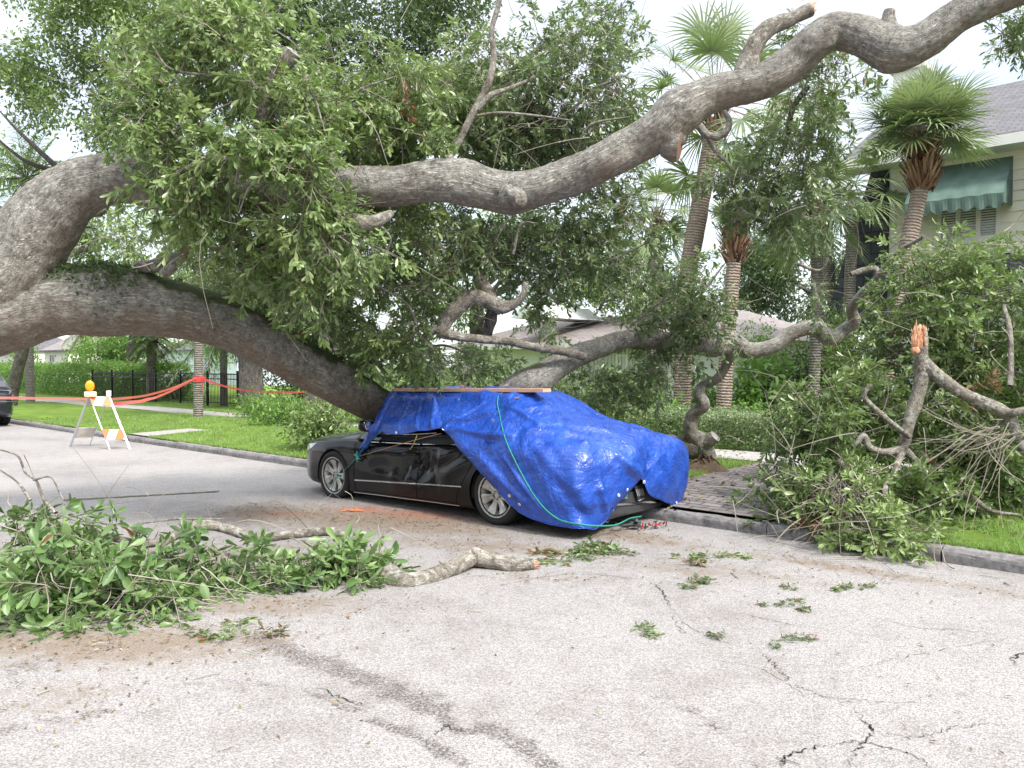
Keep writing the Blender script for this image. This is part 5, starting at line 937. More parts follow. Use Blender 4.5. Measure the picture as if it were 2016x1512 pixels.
fill(fo, front, rng, VARB, sc=(.6, 1.05), gap=.36, nsc=1.3, hang=.5, brownp=.014)
fill(fo, corner, rng, VAR, sc=(.6, .9), gap=0)
fo.build('crown', M['leaf'], oak, aspect=.34, detail=1, rng=rng); nf = fo.count()
f2 = Foliage(); fill(f2, mid+low+right, rng, VAR, sc=(.75, 1.2), gap=.38, nsc=1.2, hang=.4, brownp=.006)
f2.build('crown', M['leaf_grey'], oak, aspect=.34, detail=1, rng=rng)
cs = [P(b[0], b[1], b[2]) for b in front+mid+right]; loose_twigs(fo, rng, cs, 9, (.3, .75), .004)
cs = [P(x, y, 9.3) for x, y in ((1030, 200), (1080, 180), (1120, 230), (1050, 240), (1150, 200))]; loose_twigs(fo, rng, cs, 26, (.3, .8), .0035)
fo.T += f2.T; fo.TR += f2.TR
fo.twigs('twigs', M['twig'], oak); print('oak leaves', nf, f2.count())
# root ball of torn soil where the crooked limb dug into the grass
g = Geo(); c = G(1388, 932, .13); r = np.random.RandomState(5)
for i in range(60):
    a = r.uniform(0, 6.28); l = r.uniform(.12, .34); e = c+np.array([math.cos(a)*l, math.sin(a)*l*.7, r.uniform(-.03, .03)]); t0 = c+np.array([r.normal()*.04, r.normal()*.04, r.uniform(.12, .28)])
    tube(g, [t0, (t0+e)/2+np.array([0, 0, r.uniform(0, .06)]), e], [.02, .014, .005], nseg=5, ds=.06, lump=.3, seed=i)
X = np.array([[math.cos(a)*q, math.sin(a)*q*.8, .20*(1-q*q*6)] for q in np.linspace(0, .40, 8) for a in np.linspace(0, 6.283, 24, endpoint=False)]); X[:, 2] = np.maximum(X[:, 2]*(.5+fbm(X*9, 3)), -.02)
i = np.arange(7)[:, None]*24; j = np.arange(24)[None]; k = (j+1) % 24; g.add(c+X, np.stack([i+j, i+k, i+24+k, i+24+j], -1).reshape(-1, 4))
g.build('torn_soil', M['soil'], oak, smooth=True)

# ------------------------------------------------------------------ broken limb heap on the right
heap = empty('broken_limb', G(1740, 1090)); tag(heap, 'big leafy broken limb standing on its twigs at the right kerb, pale snapped end up', 'fallen branch')
def hl(pts, m_='bark_pale', seed=0, cap=(0, 0), nseg=16, lump=.14, capmi=None, mats=None, ds=.02, name='limb'):
    g = Geo(); px_tube(g, pts, nseg=nseg, ds=ds, lump=lump, ridge=.001, seed=seed, cap=cap, capmi=capmi); return g.build(name, mats or M[m_], heap, smooth=True)
hl([(1812, 690, 8.2, 13), (1815, 720, 8.2, 14), (1815, 745, 8.2, 14), (1805, 785, 8.2, 13), (1790, 830, 8.2, 12), (1780, 870, 8.2, 11), (1774, 890, 8.2, 9)], seed=1, nseg=22)
g = Geo(); r = np.random.RandomState(6)
px_tube(g, [(1812, 697, 8.2, 13.2), (1814, 680, 8.215, 12.5), (1816, 664, 8.225, 10.5), (1818, 650, 8.23, 7.5)], nseg=20, lump=.22, cap=(0, 3), capmi=1, seed=3, ds=.01)
n0 = sum(len(v) for v in g.V); knot(g, 1807, 667, 8.17, 12, seed=5); v = g.V[-1]; c0 = P(1807, 667, 8.17); v[:, 2] = c0[2]+(v[:, 2]-c0[2])*2.15; v[:, 1] = c0[1]+(v[:, 1]-c0[1])*.75; v[:, 0] += (v[:, 2]-c0[2])*.12+(fbm(v*60, 2, 3)-.5)*.02; g.F[-1] = (g.F[-1][0], 1)
knot(g, 1802, 690, 8.15, 8, seed=8); g.F[-1] = (g.F[-1][0], 1)
for i in range(34):
    x = 1796+r.rand()*26; y = 655+r.rand()*34; dx = r.normal()*3; px_tube(g, [(x, y, 8.13+r.rand()*.05, 2.6), (x+dx*.5, y-10, 8.13, 1.8), (x+dx, y-14-r.rand()*16, 8.14, .4)], nseg=4, ds=.02, mi=1)
g.build('snapped_end', [M['bark_pale'], M['cut']], heap)
hl([(1818, 712, 8.2, 12), (1840, 735, 8.15, 13), (1880, 765, 8.1, 12), (1920, 787, 8.05, 12), (1960, 803, 8.0, 13), (1985, 820, 8.0, 13), (2000, 850, 7.95, 11), (2020, 890, 7.9, 10)], seed=2, nseg=20)
hl([(1975, 814, 8.0, 8), (2000, 812, 7.9, 8), (2050, 800, 7.8, 7)], seed=3, nseg=14)
hl([(1776, 885, 8.2, 9), (1740, 890, 8.15, 7), (1712, 880, 8.1, 6), (1700, 858, 8.1, 6), (1680, 880, 8.1, 4)], seed=4)
hl([(1776, 888, 8.2, 8), (1760, 930, 8.0, 5), (1742, 965, 7.8, 5), (1754, 1000, 7.6, 5), (1758, 1040, 7.45, 5), (1755, 1075, 7.35, 4)], seed=5)
hl([(1780, 885, 8.2, 8), (1800, 905, 8.2, 7), (1815, 925, 8.2, 7), (1830, 970, 8.2, 6), (1850, 1010, 8.2, 4)], seed=6)
hl([(1790, 860, 8.15, 5), (1740, 820, 8.0, 5), (1702, 782, 7.95, 5), (1715, 755, 7.9, 3)], seed=7)
hl([(1870, 975, 8.0, 6), (1910, 978, 7.9, 6), (1950, 1005, 7.8, 4), (2010, 1015, 7.7, 3)], seed=8)
hl([(1975, 600, 8.6, 4), (1988, 650, 8.5, 5), (1990, 720, 8.4, 5), (1988, 760, 8.3, 5)], seed=9)
hl([(1650, 905, 7.9, 4), (1666, 925, 7.85, 5), (1655, 955, 7.8, 5), (1632, 945, 7.8, 4), (1640, 925, 7.8, 3)], seed=10)
fo = Foliage()
hb = [(1610, 790, 8.9, 60, 35, .5, 17, .45), (1570, 840, 9.0, 30, 40, .4, 10, .42), (1640, 860, 8.6, 70, 60, .6, 40, .42), (1700, 810, 8.9, 60, 55, .6, 27, .45), (1760, 700, 9.3, 70, 40, .6, 18, .45), (1830, 640, 9.4, 80, 50, .7, 37, .48), (1930, 590, 9.3, 80, 45, .7, 35, .5),
      (1850, 520, 9.6, 70, 32, .7, 22, .6), (1790, 560, 9.8, 50, 35, .6, 16, .55), (1985, 520, 9.4, 35, 35, .6, 12, .55), (1920, 700, 9.1, 80, 50, .6, 35, .45), (1860, 810, 8.9, 70, 70, .6, 35, .42), (1960, 870, 8.7, 70, 70, .6, 32, .42), (1860, 930, 8.5, 90, 60, .6, 40, .38),
      (1960, 950, 8.5, 60, 40, .5, 17, .42), (1750, 950, 8.2, 80, 75, .5, 40, .38), (1640, 970, 8.1, 60, 55, .4, 29, .42), (1570, 990, 8.3, 45, 35, .35, 14, .38), (1540, 1010, 8.2, 30, 18, .3, 6, .36), (1690, 1065, 7.4, 60, 22, .3, 14, .68), (1740, 1085, 7.3, 40, 14, .2, 8, .72), (1790, 1025, 7.9, 50, 40, .4, 17, .4), (1620, 1030, 7.9, 60, 35, .3, 14, .52), (2030, 760, 8.6, 40, 90, .6, 21, .45), (2040, 640, 9.0, 40, 50, .6, 13, .48)]
fill(fo, hb, rng, VAR, sc=(.75, 1.25), gap=.38, nsc=1.3, hang=.3, vsd=.18, zmin=.10, brownp=.004)
fo.build('foliage', M['leaf'], heap, aspect=.34, detail=1, rng=rng); print('heap', fo.count())
f2 = Foliage(); ctr = [P(x, y, Y) for x, y, Y in ((1660, 960, 7.8), (1640, 990, 7.75), (1690, 985, 7.7), (1660, 1010, 7.6), (1620, 1000, 7.8))]; n_ = 150; a = rng.uniform(-1.5, 1.5, n_); t = np.linspace(0, 1, 5)
root = P(1655, 950, 7.8); T = []
for i in range(n_):
    s0 = root+rng.normal(size=3)*np.array([.12, .12, .06]); d = np.array([math.sin(a[i])*.8+rng.normal()*.25, -rng.rand()*.5, -.75+rng.normal()*.3]); d /= np.linalg.norm(d); b = rng.normal(size=3)*.55; l = rng.uniform(.25, .6)
    T.append(s0+d*t[:, None]*l+b*(t**2)[:, None]*l)
T = np.array(T); T[..., 2] = np.maximum(T[..., 2], .03); f2.T.append(T); f2.TR.append(np.linspace(1, .4, 5)[None]*.006*rng.uniform(.6, 1.5, (n_, 1)))
root = P(1970, 850, 8.0); T = []
for i in range(52):
    s0 = root+rng.normal(size=3)*np.array([.12, .12, .06]); d = np.array([-.8+rng.normal()*.35, -rng.rand()*.3, -.45+rng.normal()*.35]); d /= np.linalg.norm(d); b = rng.normal(size=3)*.42; l = rng.uniform(.3, .95)
    T.append(s0+d*t[:, None]*l+b*(t**2)[:, None]*l)
T = np.array(T); f2.T.append(T); f2.TR.append(np.linspace(1, .3, 5)[None]*.006*rng.uniform(.5, 1.4, (52, 1)))
loose_twigs(f2, rng, [P(b[0], b[1], b[2]-.4) for b in hb], 10, (.25, .6), .0045)
f2.twigs('bare_twigs', M['twig'], heap)
fo.twigs('twigs', M['twig_dark'], heap)

# ------------------------------------------------------------------ leafy branch lying in the street, foreground
fb = empty('leafy_branch', G(380, 1130)); tag(fb, 'long broken branch with big fresh green leaves lying across the road at the left front', 'fallen branch')
def fl(pts, seed=0, r=None, parent=fb, name='limb', mats=None, capmi=None, cap=(0, 0), lump=.18, nseg=14):
    g = Geo(); px_tube(g, pts, nseg=nseg, ds=.015, lump=lump, ridge=.001, seed=seed, cap=cap, capmi=capmi); return g.build(name, mats or M['bark_pale'], parent, smooth=True)
fl([(130, 1040, 6.9, 6), (200, 1052, 6.9, 6), (270, 1070, 6.9, 8), (330, 1062, 6.95, 9), (370, 1038, 7.1, 10), (410, 1034, 7.15, 10), (450, 1042, 7.1, 10), (500, 1058, 6.95, 9), (560, 1054, 7.0, 9), (620, 1048, 7.05, 9), (660, 1048, 7.05, 9), (682, 1062, 6.9, 9), (696, 1086, 6.75, 9), (730, 1110, 6.55, 9)], seed=3)
fl([(330, 1064, 6.9, 6), (300, 1090, 6.75, 6), (265, 1120, 6.6, 5), (220, 1150, 6.4, 4)], seed=4); fl([(60, 1155, 6.0, 4), (100, 1155, 6.0, 5), (130, 1140, 6.0, 4)], seed=5)
fl([(0, 885, 6.6, 1.5), (35, 898, 6.6, 1.8), (50, 930, 6.6, 2.2), (72, 948, 6.55, 2.4), (85, 980, 6.5, 3), (110, 1010, 6.4, 4)], seed=6, nseg=8); fl([(0, 925, 6.5, 1.4), (35, 950, 6.5, 2), (60, 985, 6.4, 3)], seed=6, nseg=8)
fl([(66, 945, 6.55, 2), (100, 940, 6.5, 1.6), (120, 975, 6.5, 1.4), (135, 990, 6.5, 1)], seed=8, nseg=7); fl([(280, 1030, 7.2, 1.2), (350, 1022, 7.2, 1.6), (440, 1022, 7.2, 1.2)], seed=9, nseg=7)
fo = Foliage()
fbk = [(60, 1100, 6.1, 110, 60, .5, 19, .5), (150, 1125, 6.0, 110, 55, .55, 19, .5), (40, 1190, 5.5, 90, 40, .4, 11, .45), (160, 1190, 5.5, 90, 35, .4, 12, .5), (110, 1040, 6.4, 70, 40, .35, 7, .45), (60, 1010, 6.5, 50, 20, .3, 4, .4), (260, 1130, 6.2, 90, 35, .45, 12, .5), (300, 1185, 5.6, 60, 20, .3, 5, .6),
       (360, 1135, 6.2, 80, 20, .4, 14, .52), (450, 1130, 6.2, 80, 20, .35, 13, .52), (560, 1128, 6.25, 70, 20, .35, 16, .58), (640, 1124, 6.3, 60, 22, .3, 16, .62), (700, 1125, 6.3, 30, 22, .2, 7, .66), (480, 1150, 6.1, 60, 8, .2, 4, .6), (740, 1078, 6.8, 10, 8, .1, 1, .7), (240, 1215, 5.35, 50, 12, .2, 4, .62), (330, 1205, 5.4, 50, 8, .15, 2, .65), (280, 1050, 6.9, 30, 10, .1, 1, .4)]
fill(fo, fbk, rng, VARF, sc=(.38, .66), gap=.2, nsc=1.5, hang=.45, droop=.35, flat=.5, vsd=.16, zmin=.012, brownp=.002, out=.7)
fo.build('foliage', M['leaf_fresh'], fb, aspect=.38, detail=2, rng=rng, curl=.10); print('front', fo.count())
loose_twigs(fo, rng, [P(b[0], b[1]-10, b[2]) for b in fbk], 8, (.15, .38), .004); fo.twigs('twigs', M['twig'], fb)
lg = empty('broken_log', G(900, 1150)); tag(lg, 'short crooked lichen-covered oak log without leaves lying in front of the car', 'log')
fl([(752, 1105, 6.7, 22), (770, 1138, 6.35, 24), (800, 1148, 6.2, 20), (840, 1140, 6.3, 17), (885, 1122, 6.5, 16), (915, 1106, 6.65, 16), (935, 1098, 6.75, 17), (970, 1104, 6.7, 16), (1010, 1112, 6.65, 15), (1050, 1110, 6.68, 10)], seed=7, parent=lg, name='log', cap=(2, 3), lump=.25, mats=[M['bark_pale'], M['cut']], capmi=1, nseg=28)
fl([(935, 1098, 6.72, 13), (938, 1086, 6.72, 11), (940, 1080, 6.72, 8)], seed=9, parent=lg, name='knot', cap=(0, 2), lump=.4)
# small sprigs on the road
def sprig(px, py, k, spread, label, vm=.55, L_=.6, bent=0):
    o = empty('leaf_sprig', G(px, py)); tag(o, label, 'leafy twig', 'torn leafy twigs lying loose on the road')
    fo = Foliage(); c = G(px, py, .03); base = np.repeat(c[None], k, 0)+rng.normal(size=(k, 3))*np.array([spread, spread*.4, 0]); d = rng.normal(size=(k, 3))*np.array([1, .4, .02]); d[:, 2] = np.abs(d[:, 2])*.3
    instance(fo, VARF, base, d, rng.uniform(.22, .38, k)*L_/.6, rng, .1, .05, vm, .2, .14)
    for q in fo.p: q[:, 2] = np.clip(.012+(q[:, 2]-.02)*.4, .008, .12)
    for T in fo.T: T[..., 2] = np.clip(.01+(T[..., 2]-.02)*.4, .006, .10)
    for dd in fo.d: dd[:, 2] *= .25
    fo.build('leaves', M['leaf_grey'], o, detail=2, rng=rng, curl=.10); fo.twigs('stem', M['twig'], o)
sprig(1190, 1092, 5, .14, 'dense leafy twig right under the back bumper of the car', .5, .8); sprig(1270, 1088, 5, .12, 'dense leafy twig just right of the one under the back bumper', .5, .75)
sprig(1390, 1095, 3, .14, 'thin flat leafy twig near the kerb at the foot of the brick path', .5, .6); sprig(1350, 1137, 4, .14, 'sparse olive leafy twig beside the first crack in the road', .35, .32)
sprig(1500, 1250, 4, .10, 'small olive twig lying alone on the right of the road', .35, .3); sprig(1235, 1240, 2, .05, 'two-leaf sprig in the middle of the open road', .5, .32)
sprig(1570, 1183, 4, .12, 'dull olive twig well right of the others, below the leafy heap', .35, .28); sprig(470, 1245, 4, .08, 'little leafy twig lying in front of the long branch', .5, .5); sprig(345, 1240, 1, .02, 'single curled leaf cluster at the front edge of the long branch', .5, .4)
sprig(1640, 1150, 5, .16, 'flat spray of olive leaves closest to the leafy heap on the right', .4, .3)
# leaf litter: uncountable crumbs of leaf and twig over the road
r = np.random.RandomState(8); n_ = 15000; idx = r.choice(nfine, n_*6); w = np.clip(litter[idx], 0, 1)**1.4*.8+.018; idx = idx[r.rand(len(idx)) < w][:n_]; pos = RV[idx]+r.normal(size=(len(idx), 3))*.03; pos[:, 2] = .005+r.rand(len(idx))*.012
ff = Foliage(); d = r.normal(size=(len(idx), 3)); d[:, 2] *= .12; nn = r.normal(size=(len(idx), 3))*.3; nn[:, 2] = 1; ff.leaves(pos, d, nn, r.uniform(.01, .05, len(idx)), r.rand(len(idx)))
m = M['crumb'] = mat('litter_crumb', rough=.9, spec=.2); t, b, Lk = nodes(m); c = ramp(t, [(0, (.05, .035, .02)), (.4, (.17, .11, .06)), (.7, (.26, .19, .11)), (.85, (.10, .13, .04)), (1, (.35, .28, .2))]); Lk(attr(t), c.inputs[0]); Lk(c.outputs[0], b.inputs['Base Color'])
tag(ff.build('leaf_litter', M['crumb'], None, aspect=.3, detail=0, curl=.1), kind='stuff')
ff = Foliage(); n_ = 420; idx = r.choice(nfine, n_*6); w = np.clip(litter[idx], 0, 1)*.6+.05; idx = idx[r.rand(len(idx)) < w][:n_]; c = RV[idx]; a = r.uniform(0, 6.28, len(idx)); l = r.uniform(.03, .20, len(idx)); t = np.linspace(-.5, .5, 5)
T = c[:, None]+np.stack([np.cos(a), np.sin(a), 0*a], -1)[:, None]*t[None, :, None]*l[:, None, None]+r.normal(size=(len(idx), 1, 3))*(t**2)[None, :, None]*l[:, None, None]*.8; T[..., 2] = .009; ff.T.append(T); ff.TR.append(np.full((len(idx), 5), .0028)*r.uniform(.5, 1.5, (len(idx), 1)))
tag(ff.twigs('twig_litter', M['twig'], None), kind='stuff')
# fallen leaves on the verge, the brick path and the sidewalk
s_ = np.concatenate([r.uniform(-9, 2, 2600), r.uniform(-26, -9, 1500)]); n__ = r.uniform(KN+.05, 13.5, len(s_)); kp = fbm(np.stack([s_, n__, 0*s_], -1), 3, 4) > .45; s_, n__ = s_[kp], n__[kp]
zz = np.where(n__ < 12.3, np.where(n__ < KN+.2, .13, verge_z(s_, n__)+.02), .15)+r.rand(len(s_))*.02; pos = np.stack([s_*DS[0]+n__*DN[0], s_*DS[1]+n__*DN[1], zz], -1)
ff = Foliage(); k_ = len(s_); d = r.normal(size=(k_, 3)); d[:, 2] *= .25; nn = r.normal(size=(k_, 3))*.4; nn[:, 2] = 1; ff.leaves(pos, d, nn, r.uniform(.03, .085, k_), r.rand(k_)); tag(ff.build('fallen_leaves', M['crumb'], None, aspect=.4, detail=1, curl=.15), kind='stuff')
# ------------------------------------------------------------------ cars
M['paint'] = mat('black_car_paint', (.003, .003, .004), .3, spec=.08, coat=.62, Coat_Roughness=.03)
M['paint_navy'] = mat('dark_navy_car_paint', (.010, .012, .02), .15, coat=1.0)
M['tyre'] = mat('tyre_rubber', (.022, .021, .02), .82, spec=.3); M['rim'] = mat('silver_wheel', (.52, .51, .48), .38, .55); M['chrome'] = mat('chrome', (.75, .75, .76), .12, 1.0); M['darkplastic'] = mat('dark_plastic', (.03, .03, .032), .55)
t, b, Lk = nodes(M['rim']); n = noise(t, 9, 5, .7, vec=objco(t)); c = ramp(t, [(.35, (.30, .27, .23)), (.6, (.56, .55, .52))]); Lk(n.outputs['Fac'], c.inputs[0]); Lk(c.outputs[0], b.inputs['Base Color'])
M['seam'] = mat('panel_gap', (.002, .002, .002), .9, spec=.05); M['lamp'] = mat('headlamp_glass', (.45, .47, .5), .05, .0, coat=1.0); M['tail'] = mat('tail_lamp', (.30, .012, .012), .12, coat=1)
t, b, Lk = nodes(M['paint']); n = noise(t, 1.5, 3, vec=objco(t)); bump(t, n.outputs['Fac'], .006, .5, b); dn = noise(t, 5, 6, .7, vec=objco(t)); c = ramp(t, [(.45, (.02, .02, .02)), (.8, (.10, .10, .10))]); Lk(dn.outputs['Fac'], c.inputs[0]); Lk(c.outputs[0], b.inputs['Coat Roughness'])
def interp(tab, x): tab = sorted(tab); return np.interp(x, [a for a, _ in tab], [b for _, b in tab])
def sm(tab, x, w=.12): return sum(interp(tab, np.asarray(x)+o) for o in (-w, -w/2, 0, w/2, w))/5
def car_body(zsh, width, zbot, x0, x1, dents=None, crown=.08, nx=110):
    """closed loft along x"""
    xs = np.concatenate([[x0], x0+np.array([.01, .03, .06, .10, .16]), np.linspace(x0+.22, x1-.22, nx), x1-np.array([.16, .10, .06, .03, .01]), [x1]])
    prof = np.array([(0, 0, 0), (.55, 0, 0), (.86, .0, 0), (.955, .03, 0), (.985, .12, 0), (1.0, .30, 0), (1.004, .52, 0), (1.0, .70, 0), (.985, .86, 0), (.955, .96, 0), (.90, 1.0, .012), (.78, 1.0, .4), (.5, 1.0, .85), (.25, 1, .97), (0, 1.0, 1.0)])
    q = catmull(prof, 64); rings = []
    for x in xs:
        w = sm(width, x, .06); zb = sm(zbot, x, .05); zs = sm(zsh, x, .06); e = min(1, (x-x0)/.22, (x1-x)/.22); e = max(e, 0); k = math.sqrt(1-(1-e)**2)*.5+.5; w = w*(.90+.10*k); zm = (zs+zb)/2; hh = (zs-zb)/2*(.72+.28*k)
        y = q[:, 0]*w; z = zm-hh+q[:, 1]*2*hh+q[:, 2]*crown; rings.append(np.stack([np.full(64, x), y, z], -1))
    A = np.array(rings); B = A[:, ::-1][:, 1:-1].copy(); B[..., 1] *= -1; R = np.concatenate([A, B], 1); m_ = R.shape[1]
    V = R.reshape(-1, 3)
    if dents is not None: V = dents(V)
    i = np.arange(len(xs)-1)[:, None]*m_; j = np.arange(m_)[None]; k = (j+1) % m_; f = np.stack([i+j, i+m_+j, i+m_+k, i+k], -1).reshape(-1, 4)
    fl_ = [tuple(r_) for r_ in f]+[tuple(range(m_)), tuple(range((len(xs)-1)*m_, len(xs)*m_))[::-1]]
    return V, fl_
def make_mesh_obj(V, f, name, mats):
    me = bpy.data.meshes.new(name); me.from_pydata([tuple(v) for v in V], [], [tuple(int(x) for x in q) for q in f]); me.update(); o = bpy.data.objects.new(name, me); COL.objects.link(o)
    for m_ in mats: me.materials.append(m_)
    bm = bmesh.new(); bm.from_mesh(me); bmesh.ops.recalc_face_normals(bm, faces=bm.faces); bm.to_mesh(me); bm.free(); return o
def cyl(x, y, z, r, h):
    g = Geo(); lathe(g, [(.0005, -h), (r, -h), (r, h), (.0005, h)], 64, Matrix.Translation((x, y, z))@Matrix.Rotation(math.pi/2, 4, 'X')); return np.concatenate(g.V), [tuple(r_) for q, _ in g.F for r_ in q]
def boolean_cut(o, cutters):
    for (V, f) in cutters:
        c = make_mesh_obj(V, f, 'cut', []); bm = bmesh.new(); bm.from_mesh(c.data); bmesh.ops.remove_doubles(bm, verts=bm.verts, dist=.002); bmesh.ops.recalc_face_normals(bm, faces=bm.faces); bm.to_mesh(c.data); bm.free()
        md = o.modifiers.new('b', 'BOOLEAN'); md.operation = 'DIFFERENCE'; md.object = c; md.solver = 'EXACT'
        dg = bpy.context.evaluated_depsgraph_get(); me = bpy.data.meshes.new_from_object(o.evaluated_get(dg)); o.modifiers.clear(); o.data = me; bpy.data.objects.remove(c)
def split_parts(o, planes, classify, parent, names):
    """cut the shell along planes, then put the faces of each class in a mesh of its own"""
    bm = bmesh.new(); bm.from_mesh(o.data)
    for co_, no_ in planes: bmesh.ops.bisect_plane(bm, geom=bm.verts[:]+bm.edges[:]+bm.faces[:], plane_co=co_, plane_no=no_, dist=1e-5)
    cls = {}
    for f in bm.faces: c = f.calc_center_median(); cls.setdefault(classify(c, f.normal), []).append(f.index)
    bm.faces.ensure_lookup_table(); bm.verts.index_update(); out = {}
    for k, (nm, label) in names.items():
        fs = [f for f in bm.faces if f.index in set(cls.get(k, []))] if False else None
    idx = {}
    for i_, f in enumerate(bm.faces): idx.setdefault(classify(f.calc_center_median(), f.normal), []).append(f)
    for k, fs in idx.items():
        vm = {}; V = []; F_ = []
        for f in fs:
            r_ = []
            for v in f.verts:
                if v.index not in vm: vm[v.index] = len(V); V.append(tuple(v.co))
                r_.append(vm[v.index])
            F_.append(r_)
        me = bpy.data.meshes.new(names[k][0]); me.from_pydata(V, [], F_); me.update()
        for m_ in o.data.materials: me.materials.append(m_)
        me.polygons.foreach_set('use_smooth', [True]*len(F_)); p = bpy.data.objects.new(names[k][0], me); COL.objects.link(p); p.parent = parent; out[k] = p
        md = p.modifiers.new('es', 'EDGE_SPLIT'); md.split_angle = math.radians(40)
        if names[k][1]: p['label'] = names[k][1]
    bm.free(); bpy.data.objects.remove(o); return out
LW = Matrix.Rotation(math.pi/2, 4, 'X')
def wheel(parent, x, y, z, r, rr, w, side, spokes=7, flat=0.0, emblem=False, loc_rot=0.2):
    """tyre + rim parts; side=+1 outer face toward +y"""
    wo = bpy.data.objects.new('wheel', None); 
    g = Geo(); Mx = Matrix.Translation((x, y, z))@(Matrix.Rotation(-math.pi/2, 4, 'X') if side > 0 else Matrix.Rotation(math.pi/2, 4, 'X'))
    bpy.data.objects.remove(wo)
    h = w/2; prof = [(rr-.03, -h*.85), (rr, -h*.9), (rr+.03, -h), (r-.04, -h*1.03), (r-.012, -h*.86), (r, -h*.6), (r, -h*.2), (r-.006, -h*.17), (r-.006, -h*.1), (r, -h*.07), (r, h*.07), (r-.006, h*.1), (r-.006, h*.17), (r, h*.2), (r, h*.6), (r-.012, h*.86), (r-.04, h*1.03), (rr+.03, h), (rr, h*.9), (rr-.03, h*.85)]
    lathe(g, prof, 72, Mx)
    V = np.concatenate(g.V)
    if flat: 
        low = V[:, 2] < z-rr*.75; V[:, 2] = np.where(V[:, 2] < .004, .004-(V[:, 2]-.004)*-.02, V[:, 2]); bulge = np.clip((z-rr*.9-V[:, 2])/.12, 0, 1)*low; V[:, 1] += side*.0+np.sign(V[:, 1]-y)*bulge*.018
    V[:, 2] = np.maximum(V[:, 2], .003); g.V = [V]; ty = g.build('wheel', M['tyre'], parent, smooth=True, loc=(0, 0, 0))
    g = Geo(); lathe(g, [(rr-.035, -h*.8), (rr-.02, -.02), (rr-.012, h*.55), (rr+.004, h*.88), (rr+.002, h*.95), (rr-.010, h*.93), (rr-.024, h*.70), (rr-.05, h*.3), (rr-.05, -h*.7), (rr-.035, -h*.8)], 64, Mx)
    R_ = np.array(Mx)[:3, :3]; T_ = np.array(Mx)[:3, 3]
    for k in range(spokes):
        a = loc_rot+k*2*math.pi/spokes; ca, sa = math.cos(a), math.sin(a); U = 9; V = []
        for j in range(U):
            t = j/(U-1); rad = .045+(rr-.022-.045)*t; wd = .034+.036*t**1.5-.010*math.sin(math.pi*t); zz = h*(.62+.22*t-.10*math.sin(math.pi*t)); 
            for (q, dz) in ((-1, -.035), (-1, -.006), (-.55, .004), (0, -.004), (.55, .004), (1, -.006), (1, -.035)): V.append((rad*ca-q*wd*sa, rad*sa+q*wd*ca, zz+dz))
        V = np.array(V)@R_.T+T_; f = []
        for j in range(U-1):
            for q in range(6): i0 = j*7+q; f.append((i0, i0+1, i0+8, i0+7))
        g.add(V, f)
    lathe(g, [(.0, h*.60), (.03, h*.61), (.034, h*.55), (.062, h*.56), (.068, h*.45), (.068, 0)], 32, Mx)
    rim = g.build('rim', M['rim'], ty, smooth=True, loc=(0, 0, 0)); rim.modifiers.new('e', 'EDGE_SPLIT').split_angle = math.radians(50)
    g = Geo(); lathe(g, [(0, -h*.1), (rr-.03, -h*.1), (rr-.03, -h*.2)], 40, Mx); lathe(g, [(.05, h*.12), (.14, h*.12), (.14, 0)], 40, Mx)
    for k in range(5): a = .3+k*2*math.pi/5; lathe(g, [(0, h*.565), (.011, h*.565), (.013, h*.40)], 12, Mx@Matrix.Translation((.050*math.cos(a), .050*math.sin(a), .006)))
    g.build('brake_disc', M['darkplastic'], ty, loc=(0, 0, 0))
    if emblem:
        g = Geo(); c0 = np.array([0, 0, h*.60+.004]); 
        th = np.linspace(0, 2*math.pi, 25)
        def seg(a, b, w_=.0022): a = np.array([a[0], a[1], 0])+c0; b = np.array([b[0], b[1], 0])+c0; a = a@R_.T+T_; b = b@R_.T+T_; g.bar(a, b, w_*2, .002, up=tuple(R_[:, 2]))
        for i_ in range(24): seg((.024*math.cos(th[i_]), .024*math.sin(th[i_])), (.024*math.cos(th[i_+1]), .024*math.sin(th[i_+1])), .0012)
        s_ = side
        for a_, b_2 in (((-.008, .020), (0, .003)), ((.008, .020), (0, .003)), ((-.018, .012), (-.008, -.019)), ((-.008, -.019), (0, -.001)), ((0, -.001), (.008, -.019)), ((.008, -.019), (.018, .012))):
            rot = lambda p: (p[1], p[0]) ; 
            up_ = R_.T@np.array([0, 0, 1.]); rt = R_.T@np.array([-1., 0, 0])*1.0; f2 = lambda p: (rt[0]*p[0]+up_[0]*p[1], rt[1]*p[0]+up_[1]*p[1]); seg(f2(a_), f2(b_2))
        g.build('emblem', M['chrome'], ty, loc=(0, 0, 0))
    return ty
# ---- the crushed sedan
FWD = np.array([-.7575, .6529, 0]); LEFT = np.array([-.6529, -.7575, 0]); CO = np.array([-.642, 10.117, 0])
car = empty('crushed_car', CO, math.atan2(FWD[1], FWD[0])); tag(car, 'black sedan crushed at the kerb under a blue tarp with silver seven-spoke wheels', 'car')
def side(px, py, y=.92):
    r = ray(px, py); k = (CO@LEFT+y-np.array([0, 0, CH])@LEFT)/(r@LEFT); p = np.array([0, 0, CH])+r*k; d = p-CO; return np.array([d@FWD, y, p[2]])
def rear(px, py, x=-2.50):
    r = ray(px, py); k = (CO@FWD+x)/(r@FWD); p = np.array([0, 0, CH])+r*k; d = p-CO; return np.array([x, d@LEFT, p[2]])
def wl(p): p = np.asarray(p, float); return CO+p[..., 0:1]*FWD+p[..., 1:2]*LEFT+np.array([0, 0, 1.])*p[..., 2:3]
print('strip', side(699, 944), side(909, 958), 'belt', side(741, 874), side(897, 874), 'arch', side(652, 939), side(975, 977), 'bumper', side(610, 918), rear(1191, 1025), rear(1215, 994), rear(1300, 1008))
